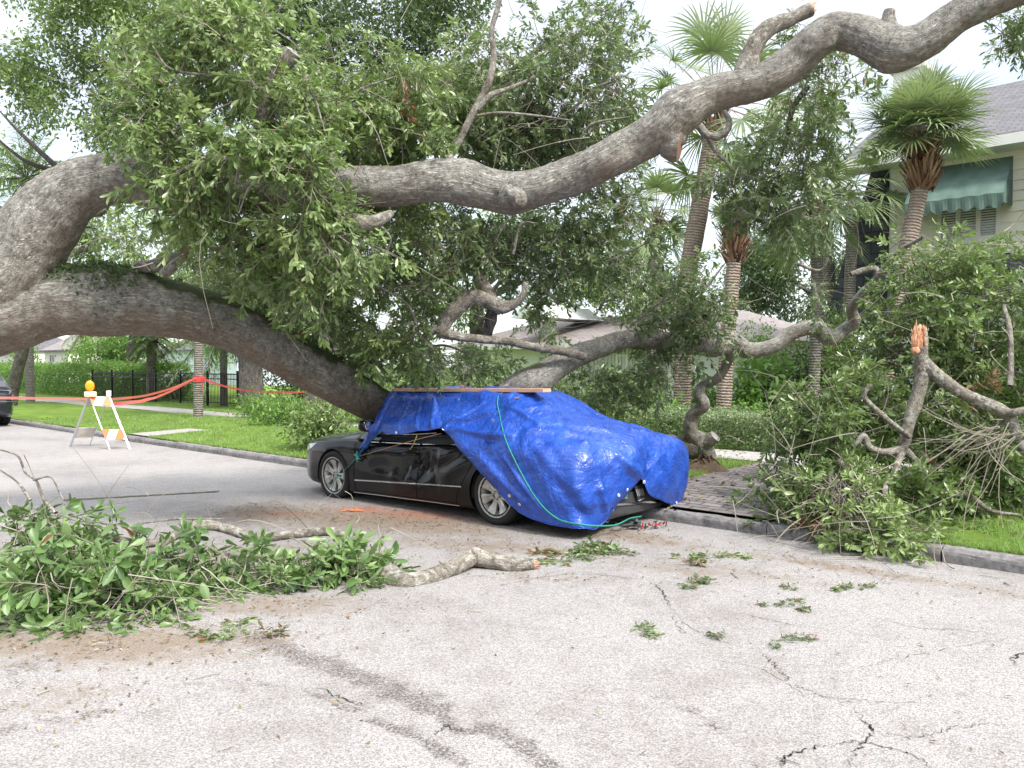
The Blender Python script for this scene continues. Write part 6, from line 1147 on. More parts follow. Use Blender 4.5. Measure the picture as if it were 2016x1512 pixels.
zsh = [(2.36, .52), (2.15, .66), (1.8, .70), (1.2, .77), (.95, .775), (.7, .74), (0, .765), (-.5, .80), (-1.0, .83), (-1.6, .82), (-2.2, .82), (-2.5, .78)]
wid = [(2.36, .56), (2.2, .74), (1.95, .86), (1.6, .905), (1.0, .915), (-1.2, .915), (-1.8, .905), (-2.2, .89), (-2.38, .86), (-2.5, .80)]
zbt = [(2.36, .20), (2.0, .14), (1.0, .085), (-1.0, .12), (-1.9, .15), (-2.2, .12), (-2.5, .09)]
def dents(V):
    x, y, z = V.T; s = (y > .6).astype(float); V = V.copy(); G_ = lambda cx, cz, rx, rz: np.exp(-((x-cx)/rx)**2-((z-cz)/rz)**2)
    cr_ = G_(-.28, .56, .26, .20); d = -.065*cr_*(1+.0*x)+.034*cr_*np.sin((x+.25*z)*46)*(.4+.6*np.sin(z*17+x*6))+.012*G_(-.1, .38, .4, .07)*np.sin(x*22+z*9)+.016*G_(-.75, .62, .25, .12)*np.sin(x*14+z*24)
    d += -.010*G_(.35, .50, .45, .12)+.008*G_(.3, .36, .5, .05)+.008*G_(.7, .6, .25, .12)*np.sin(x*12+2*z)+(fbm(V*2.3, 2, 4)-.5)*.018
    V[:, 1] += s*d; f = np.clip((x-1.0)/.5, 0, 1)*np.clip((z-.7)/.1, 0, 1); V[:, 2] += f*(fbm(V*3, 2, 8)-.5)*.03; 
    st = np.exp(-((z-(.318-.048*x))/.018)**2)*s; V[:, 1] += st*.004; return V
V, f = car_body(zsh, wid, zbt, -2.5, 2.36, dents)
shell = make_mesh_obj(V, f, 'shell', [M['paint']])
XF, XR = 1.385, -1.385
boolean_cut(shell, [cyl(XF, .9, .27, .350, .38), cyl(XF, -.9, .27, .350, .38), cyl(XR, .9, .315, .355, .38), cyl(XR, -.9, .315, .355, .38)])
xa, xb = .935, -.18; sl = side(937, 895), side(899, 996); slope = np.array([sl[0][0]-sl[1][0], 0, sl[0][2]-sl[1][2]]); nrm_ = Vector((slope[2], 0, -slope[0])).normalized()
def lineside(c): return (c.x-sl[0][0])*nrm_.x+(c.z-sl[0][2])*nrm_.z
sill = lambda x: .152-.020*x
def classify(c, n):
    out = abs(c.y) > .80 and abs(n.y) > .35
    if c.x < -2.12 and c.z < .36: return 'rb'
    if c.x > 1.95 and c.z < .50: return 'fb'
    if out and c.z > sill(c.x) and c.z < .90:
        if xb < c.x < xa: return 'fd'+('l' if c.y > 0 else 'r')
        if c.x < xb and lineside(c)*np.sign(nrm_.x) > 0 : return 'rd'+('l' if c.y > 0 else 'r')
    if c.x > 1.02 and c.x < 2.1 and n.z > .75 and abs(c.y) < .72: return 'hood'
    return 'body'
parts = split_parts(shell, [((xa, 0, 0), (1, 0, 0)), ((xb, 0, 0), (1, 0, 0)), ((sl[0][0], 0, sl[0][2]), tuple(nrm_)), ((0, 0, .152), (.020, 0, 1)), ((0, 0, .36), (0, 0, 1)), ((-2.12, 0, 0), (1, 0, 0)), ((1.95, 0, 0), (1, 0, 0)), ((1.02, 0, 0), (1, 0, 0)), ((2.1, 0, 0), (1, 0, 0)), ((0, .72, 0), (0, 1, 0)), ((0, -.72, 0), (0, 1, 0))], classify, car,
    {'body': ('body', None), 'rb': ('rear_bumper', None), 'fb': ('front_bumper', None), 'fdl': ('front_door', None), 'fdr': ('front_door', None), 'rdl': ('rear_door', 'crumpled rear door with deep creases'), 'rdr': ('rear_door', None), 'hood': ('hood', None)})
dm = M['dirty'] = mat('dusty_bumper', (.055, .055, .057), .38, coat=.3)
if 'rb' in parts: parts['rb'].data.materials.clear(); parts['rb'].data.materials.append(dm)
# local surface lookup of the near side
allV = []; allF = []
for p in parts.values():
    o0 = len(allV); allV += [v.co.copy() for v in p.data.vertices]; allF += [[i+o0 for i in q.vertices] for q in p.data.polygons]
bvh = BVHTree.FromPolygons(allV, allF)
def on_side(x, z, off=.0015):
    h = bvh.ray_cast(Vector((x, 2, z)), Vector((0, -1, 0))); return np.array([x, (h[0].y if h[0] else .915)+off, z])
def seam(pts, r=.0035, name='panel_gap', m_='seam', n_=40, parent=car, off=.0003, flat=1.0):
    C = catmull([(a, b, 0) for a, b in pts], n_); C = np.array([on_side(a, b, off) for a, b, _ in C]); g = Geo(); tube(g, C, r, nseg=6, n=n_); return g.build(name, M[m_], parent, loc=(0, 0, 0), smooth=True)
seam([(xa, sill(xa)), (xa, .4), (xa, .60), (xa, .735)]); seam([(xb, sill(xb)), (xb, .4), (xb, .6), (xb, .76)]); s0, s1 = sl[1], sl[0]; seam([(s1[0], s1[2]+.05), (s1[0], s1[2]), (s0[0], s0[2]+.12), (s0[0]+.0, s0[2]-.0)]); seam([(s0[0], sill(s0[0])), (0, sill(0)), (xa, sill(xa))], n_=60)
# trim strip, sill strip
def strip(pts, hgt, name, off=.004, n_=70, parent=car, m_='chrome', th=.005):
    C = catmull([(a, b, 0) for a, b in pts], n_); g = Geo(); V = []
    for a, b, _ in C: q = on_side(a, b, 0); V += [q+[0, off-.004, hgt], q+[0, off+th, hgt*.6], q+[0, off+th, -hgt*.6], q+[0, off-.004, -hgt]]
    f = [];
    for i in range(n_-1):
        for j in range(3): f.append((i*4+j, i*4+4+j, i*4+5+j, i*4+1+j))
    f += [(0, 1, 2, 3), (n_*4-1, n_*4-2, n_*4-3, n_*4-4)]
    g.add(V, f); return g.build(name, M[m_], parent, loc=(0, 0, 0), smooth=False)
k0 = side(699, 945); k1 = side(909, 958)
strip([(k0[0], k0[2]), (xb+.006, k0[2]+(k1[2]-k0[2])*(k0[0]-xb)/(k0[0]-k1[0]))], .011, 'trim_strip', parent=parts['fdl']); strip([(xb-.006, k0[2]+(k1[2]-k0[2])*(k0[0]-xb)/(k0[0]-k1[0])), (k1[0], k1[2])], .011, 'trim_strip', parent=parts['rdl'])
strip([(1.0, .105), (0, .128), (-.85, .142)], .005, 'sill_strip', m_='chrome'); strip([(.80, .742), (.3, .757), (-.16, .772)], .006, 'belt_strip', parent=parts['fdl'], off=.002); strip([(-.2, .774), (-.6, .80), (-.95, .815)], .006, 'belt_strip', parent=parts['rdl'], off=.002)
for (hx, par) in ((side(803, 882)[0], 'fdl'), (side(922, 891)[0], 'rdl')):
    hz = .655 if par == 'fdl' else .69; q = on_side(hx, hz); g = Geo(); tube(g, [q+[.10, -.005, -.005], q+[.085, .022, 0], q+[0, .034, .006], q+[-.085, .022, 0], q+[-.10, -.005, -.005]], [.012, .014, .015, .014, .012], nseg=10, cap=(2, 2)); g.build('handle', M['paint'], parts[par], loc=(0, 0, 0), smooth=True)
# crushed cabin: glass band and collapsed roof, mostly under the tarp
def cabin(z0tab, z1tab, ytab, y1tab, xs, name, m_, close=True):
    V = []; n_ = len(xs)
    for x in xs: z0 = interp(z0tab, x); z1 = interp(z1tab, x); y0 = interp(ytab, x); y1 = interp(y1tab, x); V += [(x, y0, z0), (x, y1, z1), (x, 0, z1+.03), (x, -y1, z1), (x, -y0, z0)]
    f = []
    for i in range(n_-1):
        for j in range(4): f.append((i*5+j, i*5+5+j, i*5+6+j, i*5+1+j))
    f += [(0, 1, 2, 3, 4), (n_*5-1, n_*5-2, n_*5-3, n_*5-4, n_*5-5)]
    g = Geo(); g.add(V, f); return g.build(name, M[m_], car, loc=(0, 0, 0))
xs = np.linspace(1.05, -1.75, 40)
cabin([(1.05, .77), (-.5, .79), (-1.8, .88)], [(1.05, .80), (.8, .89), (.3, .87), (-.3, .89), (-.8, .92), (-1.75, .94)], [(1.05, .80), (.7, .86), (-1.3, .86), (-1.8, .80)], [(1.05, .72), (.7, .81), (-1.3, .80), (-1.8, .7)], xs, 'side_glass', 'glass')
cabin([(1.0, .80), (-1.8, .90)], [(1.0, .84), (.8, .95), (.6, 1.22), (-.2, 1.28), (-1.3, 1.22), (-1.6, .98), (-1.75, .90)], [(1.0, .6), (.7, .76), (-1.3, .76), (-1.8, .6)], [(1.0, .5), (.6, .40), (-1.3, .42), (-1.8, .4)], np.linspace(.98, -1.72, 40), 'roof', 'paint')
q0 = side(700, 853); g = Geo(); tube(g, [side(745, 853, .84), side(800, 855, .84), side(860, 852, .84)], .008, nseg=8, n=30); g.build('window_frame', M['chrome'], car, loc=(0, 0, 0))
# mirror
mp_ = side(722, 838, .98); g = Geo(); X = []; 
knm = Matrix.Translation(Vector(mp_))@Matrix.Diagonal((.075, .11, .075, 1)); a = np.linspace(0, math.pi, 14); b2 = np.linspace(0, 2*math.pi, 24, endpoint=False); X = np.array([[math.sin(i)*math.cos(j)*(.75 if math.cos(j) < 0 else 1), math.sin(i)*math.sin(j), math.cos(i)] for i in a for j in b2]); X = np.sign(X)*np.abs(X)**.8; Mn = np.array(knm); X = X@Mn[:3, :3].T+Mn[:3, 3]
i = np.arange(13)[:, None]*24; j = np.arange(24)[None]; k = (j+1) % 24; g.add(X, np.stack([i+j, i+24+j, i+24+k, i+k], -1).reshape(-1, 4)); g.bar(mp_+[0, -.08, -.05], [mp_[0]-.02, .80, .78], .05, .03); mo = g.build('wing_mirror', M['paint'], car, smooth=True, loc=(0, 0, 0))
g = Geo(); lathe(g, [(0, .004), (.052, .003), (.055, -.006)], 24, Matrix.Translation(Vector(mp_+np.array([-.065, .02, 0])))@Matrix.Rotation(-math.pi/2, 4, 'Y')); g.build('mirror_glass', M['chrome'], mo, loc=(0, 0, 0))
# headlight lens on the front corner
def surf_patch(pts_xz, name, m_, off=.004, parent=car, n_=10):
    a, b_, c_, d_ = [np.array(p) for p in pts_xz]; V = []
    for i in range(n_):
        for j in range(n_): u, v = i/(n_-1), j/(n_-1); p = (a*(1-u)+b_*u)*(1-v)+(d_*(1-u)+c_*u)*v; V.append(on_side(p[0], p[1], off))
    f = [(i*n_+j, i*n_+n_+j, i*n_+n_+j+1, i*n_+j+1) for i in range(n_-1) for j in range(n_-1)]; g = Geo(); g.add(V, f); return g.build(name, m_, parent, loc=(0, 0, 0), smooth=True)
surf_patch([(2.24, .50), (1.90, .60), (1.80, .67), (2.16, .62)], 'headlight', M['lamp'])
# wheels
rr_ = .232
wheel(car, XF, .80, .282, .315, rr_, .225, 1, flat=1, emblem=True, loc_rot=.42); wheel(car, XF, -.80, .30, .315, rr_, .225, -1); wheel(car, XR, .80, .312, .318, rr_, .225, 1, emblem=True, loc_rot=.30); wheel(car, XR, -.80, .312, .318, rr_, .225, -1)
for x in (XF, XR):
    for s_ in (1, -1):
        g = Geo(); th = np.linspace(-.2, math.pi+.2, 24); z = .27 if x > 0 else .315; V = []
        for q in th: V += [(x+.345*math.cos(q), s_*.895, z+.345*math.sin(q)), (x+.345*math.cos(q), s_*.53, z+.345*math.sin(q)), (x, s_*.53, z)]
        g.add(V, [(i*3, i*3+3, i*3+4, i*3+1) for i in range(23)]+[(i*3+1, i*3+4, i*3+5, i*3+2) for i in range(23)]); g.build('wheel_arch_liner', M['darkplastic'], car, loc=(0, 0, 0))
g = Geo(); g.box((0, 0, .22), (2.1, .6, .04)); g.box((-2.2, .35, .17), (.2, .22, .05)); g.build('underbody', M['darkplastic'], car, loc=(0, 0, 0))
for (px, py, rx) in ((1197, 1012, .04), (1192, 1022, .03)):
    q = rear(px, py, -2.46); g = Geo(); lathe(g, [(.030, -.16), (.034, 0), (.028, .002), (.026, -.12), (0, -.12)], 20, Matrix.Translation((q[0]-.03, q[1], q[2]))@Matrix.Rotation(-math.pi/2, 4, 'Y')); g.build('exhaust_tip', M['chrome'], car, loc=(0, 0, 0))
# number plate hanging at the back and a green-white registration plate corner
def rearquad(pts, name, m_, x=-2.535, th=.004):
    V = [rear(a, b, x) for a, b in pts]; V2 = [v+[th, 0, 0] for v in V]; n_ = len(V); g = Geo(); g.add(V+V2, [tuple(range(n_))[::-1], tuple(range(n_, 2*n_))]+[(i, (i+1) % n_, (i+1) % n_+n_, i+n_) for i in range(n_)]); return g.build(name, m_, car, loc=(0, 0, 0))
rearquad([(1249, 958), (1266, 952), (1276, 982), (1257, 988)], 'plate_holder', M['darkplastic'])
g = Geo()
for i in range(5): a = rear(1252.5+i*3.0, 964-i*.6, -2.538); b_ = rear(1256+i*3.0, 977-i*.6, -2.538); g.bar(a, b_, .010, .003, up=(1, 0, 0)); g.bar((a+b_)/2+[0, .006, 0], (a+b_)/2+[0, -.006, .012], .006, .003, up=(1, 0, 0))
g.bar(rear(1257, 986, -2.538), rear(1268, 981, -2.538), .010, .003, up=(1, 0, 0)); g.build('plate_digits', mat('worn_silver', (.35, .35, .34), .5), car, loc=(0, 0, 0))
o = rearquad([(1217, 981), (1224, 972), (1236, 966), (1235, 981)], 'number_plate', M['white'], x=-2.532)
rearquad([(1223, 975), (1227, 973.5), (1227.5, 980), (1223, 980)], 'plate_mark', mat('plate_green', (.02, .30, .08), .5), x=-2.536); rearquad([(1230, 972), (1235, 970), (1235, 980), (1230.5, 980)], 'plate_mark', mat('plate_green2', (.02, .30, .08), .5), x=-2.536)
V = [rear(a, b, -2.515) for a, b in ((1212, 992), (1300, 985), (1300, 989), (1212, 996))]; g = Geo(); g.add(V, [(0, 1, 2, 3)]); g.build('bumper_groove', M['chrome'], car, loc=(0, 0, 0))

# ------------------------------------------------------------------ tarpaulin
tarp = empty('tarp', wl(np.array([-.8, 0, 0]))); tag(tarp, 'crumpled blue plastic tarp draped over the roof and tail of the black sedan', 'tarp')
HY = .955
def yz(z, z0, zr, yr): t = np.clip((z-z0)/max(zr-z0, .01), 0, 1); return HY-(HY-yr)*t**1.5
cols = []
def scol(px, py, xr, zr=1.335, yr=.45, z0=.80, far=None, zf=(.0, .34, .64, .86), hy=HY, yoff=0):
    h = side(px, py, hy); rows = []
    for k, t in enumerate(zf):
        z = h[2]+(zr-h[2])*t; y = yz(z, z0, zr, yr)+(hy-HY if k == 0 else 0)+ (.012 if k == 1 else 0); rows.append([h[0]+(xr-h[0])*t**1.0, y+yoff, z])
    rows.append([xr, yr, zr]); rows += far or [[xr, .08, zr+.02], [xr, -.22, zr-.01], [xr, -.36, zr-.12], [xr, -.40, zr-.32]]; cols.append(rows)
far2 = lambda x, z=1.33: [[x, .0, z+.01], [x, -.45, z-.06], [x, -.82, z-.28], [x, -.95, z-.55]]
cols.append([side(704, 902), side(716, 880), side(727, 862), side(742, 838, .90), [.70, .50, 1.30], [.74, .15, 1.33], [.74, -.1, 1.28], [.72, -.3, 1.12], [.7, -.36, 1.0]])
cols.append([side(722, 872), side(730, 860), side(738, 846, .94), side(752, 822, .84), [.66, .47, 1.33], [.66, .10, 1.36], [.66, -.2, 1.32], [.66, -.33, 1.2], [.66, -.36, 1.05]])
scol(742, 853, .60); scol(768, 856, .50); scol(792, 857, .40); scol(815, 851, .28, zf=(0, .25, .55, .85)); scol(838, 850, .15); scol(858, 846, .02, yoff=.02); scol(870, 850, -.08)
scol(884, 862, -.20, 1.345); scol(908, 886, -.33, 1.35); scol(942, 922, -.52, 1.355, far=far2(-.52, 1.32)); scol(972, 953, -.72, 1.36, far=far2(-.72, 1.34)); scol(1000, 986, -.92, 1.365, far=far2(-.92)); scol(1030, 1010, -1.12, 1.37, far=far2(-1.12)); scol(1066, 1026, -1.32, 1.37, z0=.88, far=far2(-1.32)); scol(1105, 1035, -1.5, 1.36, z0=.92, far=far2(-1.5, 1.30))
scol(1145, 1041, -1.66, 1.32, .42, z0=.95, far=far2(-1.66, 1.24), zf=(0, .36, .66, .84), hy=.90)
r12 = lambda px, py, a, b_: None
def rcol(px, py, mid, deck, up, far, x=-2.54):
    h = rear(px, py, x); cols.append([h, *mid, deck, up, *far])
rcol(1166, 1041, [[-2.47, .86, .52], [-2.44, .84, .82]], [-2.26, .74, 1.02], [-1.76, .40, 1.27], [[-1.74, .0, 1.24], [-1.72, -.45, 1.16], [-1.70, -.80, 1.02], [-1.66, -.95, .8]], -2.50)
rcol(1190, 1022, [[-2.56, .58, .55], [-2.52, .60, .85]], [-2.32, .52, 1.04], [-1.86, .30, 1.22], [[-1.82, -.05, 1.20], [-1.80, -.45, 1.14], [-1.78, -.80, 1.02], [-1.74, -.96, .8]])
rcol(1205, 1000, [[-2.60, .36, .58], [-2.56, .40, .86]], [-2.36, .36, 1.05], [-1.95, .18, 1.19], [[-1.9, -.12, 1.17], [-1.87, -.5, 1.12], [-1.86, -.82, 1.02], [-1.82, -.97, .8]])
rcol(1226, 974, [[-2.64, .10, .62], [-2.60, .20, .88]], [-2.40, .20, 1.05], [-2.03, .06, 1.16], [[-1.98, -.2, 1.15], [-1.95, -.54, 1.11], [-1.94, -.84, 1.01], [-1.9, -.98, .8]], -2.58)
rcol(1246, 938, [[-2.58, -.10, .68], [-2.57, -.04, .90]], [-2.43, .02, 1.05], [-2.10, -.06, 1.13], [[-2.05, -.28, 1.13], [-2.02, -.58, 1.09], [-2.0, -.86, 1.0], [-1.96, -.99, .8]], -2.54)
rcol(1262, 944, [[-2.60, -.18, .66], [-2.58, -.14, .88]], [-2.44, -.10, 1.04], [-2.14, -.16, 1.11], [[-2.1, -.36, 1.11], [-2.07, -.62, 1.08], [-2.05, -.87, 1.0], [-2.0, -.99, .8]], -2.58)
rcol(1276, 972, [[-2.64, -.36, .55], [-2.60, -.34, .82]], [-2.46, -.32, 1.02], [-2.18, -.34, 1.08], [[-2.14, -.5, 1.08], [-2.1, -.7, 1.06], [-2.09, -.89, .98], [-2.04, -1.0, .8]], -2.60)
rcol(1302, 985, [[-2.62, -.60, .48], [-2.60, -.58, .78]], [-2.46, -.55, .99], [-2.22, -.55, 1.04], [[-2.17, -.64, 1.05], [-2.14, -.78, 1.03], [-2.12, -.91, .97], [-2.06, -1.0, .8]], -2.60)
rcol(1333, 997, [[-2.60, -.93, .42], [-2.58, -.90, .72]], [-2.45, -.80, .95], [-2.25, -.78, 1.00], [[-2.2, -.82, 1.01], [-2.18, -.87, 1.0], [-2.15, -.94, .95], [-2.08, -1.0, .8]], -2.55)
cols.append([[-2.44, -.99, .16], [-2.50, -1.0, .46], [-2.48, -.99, .72], [-2.36, -.95, .90], [-2.25, -.94, .95], [-2.2, -.94, .96], [-2.18, -.95, .95], [-2.15, -.97, .92], [-2.08, -1.0, .8]])
cols.append([[-2.15, -1.03, .25], [-2.16, -1.03, .5], [-2.16, -1.02, .72], [-2.16, -1.01, .84], [-2.15, -1.0, .88], [-2.14, -1.0, .9], [-2.13, -.995, .9], [-2.12, -.99, .89], [-2.08, -1.0, .84]])
Cg = np.array([[np.array(r_, float) for r_ in c] for c in cols])
xw = np.clip((-Cg[..., 0]-1.45)/.45, 0, 1)*np.clip((Cg[..., 2]-.72)/.22, 0, 1); xw = xw*np.clip(1.0-np.clip((-2.42-Cg[..., 0])/.3, 0, 1)*.3, 0, 1); Cg[..., 2] -= .105*xw; NU, NV = 340, 180     # the crushed tail sags
A = np.stack([catmull(Cg[:, j], NU) for j in range(Cg.shape[1])], 1); X0 = np.stack([catmull(A[i], NV) for i in range(NU)], 0)
def gnorm(X): du = np.gradient(X, axis=0); dv = np.gradient(X, axis=1); n_ = np.cross(du, dv); return n_/(np.linalg.norm(n_, axis=-1, keepdims=True)+1e-9)
N0 = gnorm(X0)
if (N0[60:120, 20:60] * np.array([0, 1, 0])).sum() < 0: N0 = -N0
uu, vv = np.meshgrid(np.linspace(0, 1, NU), np.linspace(0, 1, NV), indexing='ij')
fl = X0.reshape(-1, 3); 
def aniso(ax, s1, s2, seed):                                     # folds running along direction ax in (x,z)
    ax = np.array(ax)/np.linalg.norm(ax); p = fl[:, 0]*ax[0]+fl[:, 2]*ax[1]; q = -fl[:, 0]*ax[1]+fl[:, 2]*ax[0]+fl[:, 1]*.6; n_ = fbm(np.stack([p*s1, q*s2, fl[:, 1]*1.5], -1), 3, seed); return (np.clip(1-np.abs(n_-.5)*5.5, -.6, 1)).reshape(NU, NV)
D = .022*aniso((-1, 1.1), .5, 3.4, 3)+.016*aniso((.15, 1), .7, 5.5, 5)+.009*aniso((1, -.3), 1.0, 9, 9)+.004*aniso((.6, 1), 3, 16, 19)
D = D*.42
wf = (np.stack([fbm(fl*1.3, 2, 40+i) for i in range(3)], -1)-.5)*.5; rf_ = np.random.RandomState(14); FD = 0
for i in range(11):                                              # sharp-edged creases in random directions
    dv_ = unit(rf_.normal(size=3)*np.array([1, .4, 1])); fq = rf_.uniform(1.1, 3.6); am_ = .027/fq; ph = rf_.rand(); tw_ = ((fl+wf)@dv_)*fq+ph; tri = np.abs((tw_ % 1)-.5)*2
    msk = np.clip(fbm(fl*1.1, 2, 60+i)*2.6-.9, 0, 1); FD = FD+am_*(1-tri)**1.6*msk
D = D+FD.reshape(NU, NV)*1.35
def fold(p0, p1, w, h):                                          # explicit fold between two photo points
    def loc(p): 
        r = ray(*p); r = r/np.linalg.norm(r); o = np.array([0, 0, CH]); Wd = wl(X0[:, :70].reshape(-1, 3))-o; t = Wd@r; dd = np.linalg.norm(Wd-t[:, None]*r, axis=1); return X0[:, :70].reshape(-1, 3)[dd.argmin()]
    a, b_ = loc(p0), loc(p1); d = b_-a; t = np.clip(((X0-a)@d)/(d@d), 0, 1); dist = np.linalg.norm(X0-a-t[..., None]*d, axis=-1); return h*np.exp(-(dist/w)**2)*(.6+.4*np.sin(math.pi*t))
for p0, p1, w, h in (((878, 845), (985, 815), .035, .045), ((880, 852), (1010, 862), .03, .04), ((885, 850), (960, 780), .03, .04), ((860, 800), (905, 785), .04, .045), ((790, 850), (812, 790), .02, .03), ((825, 848), (835, 795), .02, .035), ((855, 845), (860, 800), .022, .04), ((1010, 800), (1080, 815), .03, .03),
                     ((1150, 880), (1175, 960), .035, .06), ((1175, 960), (1190, 1015), .035, .05), ((1130, 930), (1150, 1000), .06, .05), ((1240, 840), (1262, 935), .03, .05), ((1262, 850), (1285, 975), .025, .035), ((1205, 900), (1250, 930), .05, .06), ((1085, 790), (1190, 850), .04, .03), ((950, 900), (1050, 1000), .04, .03), ((1000, 900), (1080, 1010), .03, .03), ((1040, 850), (1160, 870), .04, .03), ((1270, 860), (1330, 930), .05, .03), ((1050, 880), (1130, 960), .05, .035)): D = np.maximum(D, 0)*.999+fold(p0, p1, w, h)+np.minimum(D, 0)
D = D-.5*fold((985, 800), (1045, 990), .05, .05)-.6*fold((960, 870), (1080, 880), .03, .03)
pin = np.minimum(1, np.minimum(vv*14, 1)*.85+.25)
X = X0+N0*(D*pin+.012)[..., None]
# a short cloth relaxation with slack gives the small creases
rs = np.random.RandomState(5); X += N0*(rs.normal(size=(NU, NV, 1))*.0015); SL = 1.03
def rest(a, b): return np.linalg.norm(a-b, axis=-1)*SL
ru = rest(X[1:], X[:-1]); rv = rest(X[:, 1:], X[:, :-1]); rd1 = rest(X[1:, 1:], X[:-1, :-1]); rd2 = rest(X[1:, :-1], X[:-1, 1:]); Xt = X.copy(); bu = np.linalg.norm(X[2:]-X[:-2], axis=-1)*1.0; bv = np.linalg.norm(X[:, 2:]-X[:, :-2], axis=-1)
def proj(a, b, r, k):
    d = b-a; l = np.linalg.norm(d, axis=-1, keepdims=True)+1e-9; c = d*((l-r[..., None])/l)*.5*k; return c
for it in range(36):
    for o_ in (0, 1):
        c = proj(X[o_:-1:2], X[o_+1::2], ru[o_::2], .9); X[o_:-1:2] += c; X[o_+1::2] -= c
        c = proj(X[:, o_:-1:2], X[:, o_+1::2], rv[:, o_::2], .9); X[:, o_:-1:2] += c; X[:, o_+1::2] -= c
        c = proj(X[o_:-1:2, :-1], X[o_+1::2, 1:], rd1[o_::2], .35); X[o_:-1:2, :-1] += c; X[o_+1::2, 1:] -= c
        c = proj(X[o_:-1:2, 1:], X[o_+1::2, :-1], rd2[o_::2], .35); X[o_:-1:2, 1:] += c; X[o_+1::2, :-1] -= c
    sm_ = X.copy(); sm_[1:-1, 1:-1] = (X[2:, 1:-1]+X[:-2, 1:-1]+X[1:-1, 2:]+X[1:-1, :-2])/4; X += (sm_-X)*.03
    X += (Xt-X)*.03; d = ((X-X0)*N0).sum(-1, keepdims=True); X += N0*(np.maximum(.006-d, 0)-np.maximum(d-.13, 0))
g = Geo(); i = np.arange(NU-1)[:, None]*NV+np.arange(NV-1)[None]
W_ = wl(X); TF = np.stack([i, i+1, i+NV+1, i+NV], -1).reshape(-1, 4)
g.add(W_.reshape(-1, 3), TF, uv=np.stack([uu*7, vv*4], -1).reshape(-1, 2))
m = M['tarp'] = mat('blue_tarp', (.014, .045, .36), .36, spec=.5); t, b, Lk = nodes(m)
n1 = noise(t, 26, 5, .7, vec=objco(t)); n2_ = noise(t, 5, 5, .7, vec=objco(t)); 
wv = t.nodes.new('ShaderNodeTexWave'); wv.wave_type = 'BANDS'; wv.bands_direction = 'X'; wv.inputs['Scale'].default_value = 40; wv.inputs['Distortion'].default_value = .5; Lk(uvco(t), wv.inputs['Vector'])
c = ramp(t, [(.3, (.010, .044, .27)), (.55, (.016, .074, .40)), (.8, (.04, .125, .52))]); Lk(n2_.outputs['Fac'], c.inputs[0]); Lk(c.outputs[0], b.inputs['Base Color'])
vo = t.nodes.new('ShaderNodeTexVoronoi'); vo.feature = 'DISTANCE_TO_EDGE'; vo.inputs['Scale'].default_value = 9; dv = t.nodes.new('ShaderNodeVectorMath'); dv.operation = 'MULTIPLY_ADD'; dn2 = noise(t, 3, 3, vec=objco(t)); Lk(dn2.outputs['Color'], dv.inputs[0]); dv.inputs[1].default_value = (.6, .6, .6); Lk(objco(t), dv.inputs[2]); Lk(dv.outputs[0], vo.inputs['Vector'])
h = math_(t, 'ADD', math_(t, 'MULTIPLY', n1.outputs['Fac'], .35), math_(t, 'ADD', math_(t, 'MULTIPLY', n2_.outputs['Fac'], .9), math_(t, 'MULTIPLY', math_(t, 'MINIMUM', vo.outputs['Distance'], .12), 1.6))); bump(t, h, .013, 1.0, b)
rr2 = ramp(t, [(.4, (.24, .24, .24)), (.65, (.46, .46, .46))]); Lk(n2_.outputs['Fac'], rr2.inputs[0]); Lk(rr2.outputs[0], b.inputs['Roughness'])
b.inputs['Coat Weight'].default_value = .25; b.inputs['Coat Roughness'].default_value = .2
sh = g.build('sheet', M['tarp'], tarp, smooth=True); md = sh.modifiers.new('s', 'SOLIDIFY'); md.thickness = .003; md.offset = 0
g = Geo(); tube(g, W_[:, 0][::2], .0055, nseg=6, n=NU//2); g.build('hem_rope', M['tarp'], tarp, smooth=True)
bt = BVHTree.FromPolygons([Vector(v) for v in W_.reshape(-1, 3)], [list(map(int, q)) for q in TF])
def on_tarp(px, py, off=.008, dY=9.5):
    r = Vector(ray(px, py)).normalized(); h = bt.ray_cast(Vector((0, 0, CH)), r)
    return np.array(h[0])-np.array(r)*off if h[0] else None
r = np.random.RandomState(31); LP_ = []; LN_ = []
while len(LP_) < 130:
    q = wl(np.array([r.uniform(-2.3, .6), r.uniform(-.7, .9), 2.5])); h_ = bt.ray_cast(Vector(q), Vector((0, 0, -1)))
    if h_[0] and (h_[1].z*(1 if h_[1].z > 0 else -1)) > .35: LP_.append(np.array(h_[0])+[0, 0, .006]); LN_.append(np.array(h_[1])*(1 if h_[1].z > 0 else -1))
ff = Foliage(); LN_ = np.array(LN_); d = np.cross(LN_, unit(r.normal(size=LN_.shape))); ff.leaves(np.array(LP_), d, LN_, r.uniform(.015, .07, 130), r.rand(130)); tag(ff.build('leaf_scraps', M['crumb'], None, aspect=.35, detail=1, curl=.1), kind='stuff')
# eyelets along the hem
m_eye = mat('eyelet', (.75, .75, .76), .35, .5)
for (a, b_) in ((872, 852), (1023, 993), (780, 852), (1218, 975), (1235, 964), (1332, 990), (1268, 958), (1003, 976)):
    p = None
    for dy in (0, -3, -6, -9, -13):
        p = on_tarp(a, b_+dy)
        if p is not None: break
    if p is None: continue
    h = bt.find_nearest(Vector(p)); nn = h[1] if h[1].y < 0 else -h[1]; g = Geo(); lathe(g, [(.006, .002), (.010, .005), (.016, .004), (.018, 0)], 16, Matrix.Translation(Vector(p)+nn*.002)@nn.to_track_quat('Z', 'Y').to_matrix().to_4x4()); g.build('eyelet', m_eye, tarp, smooth=True)
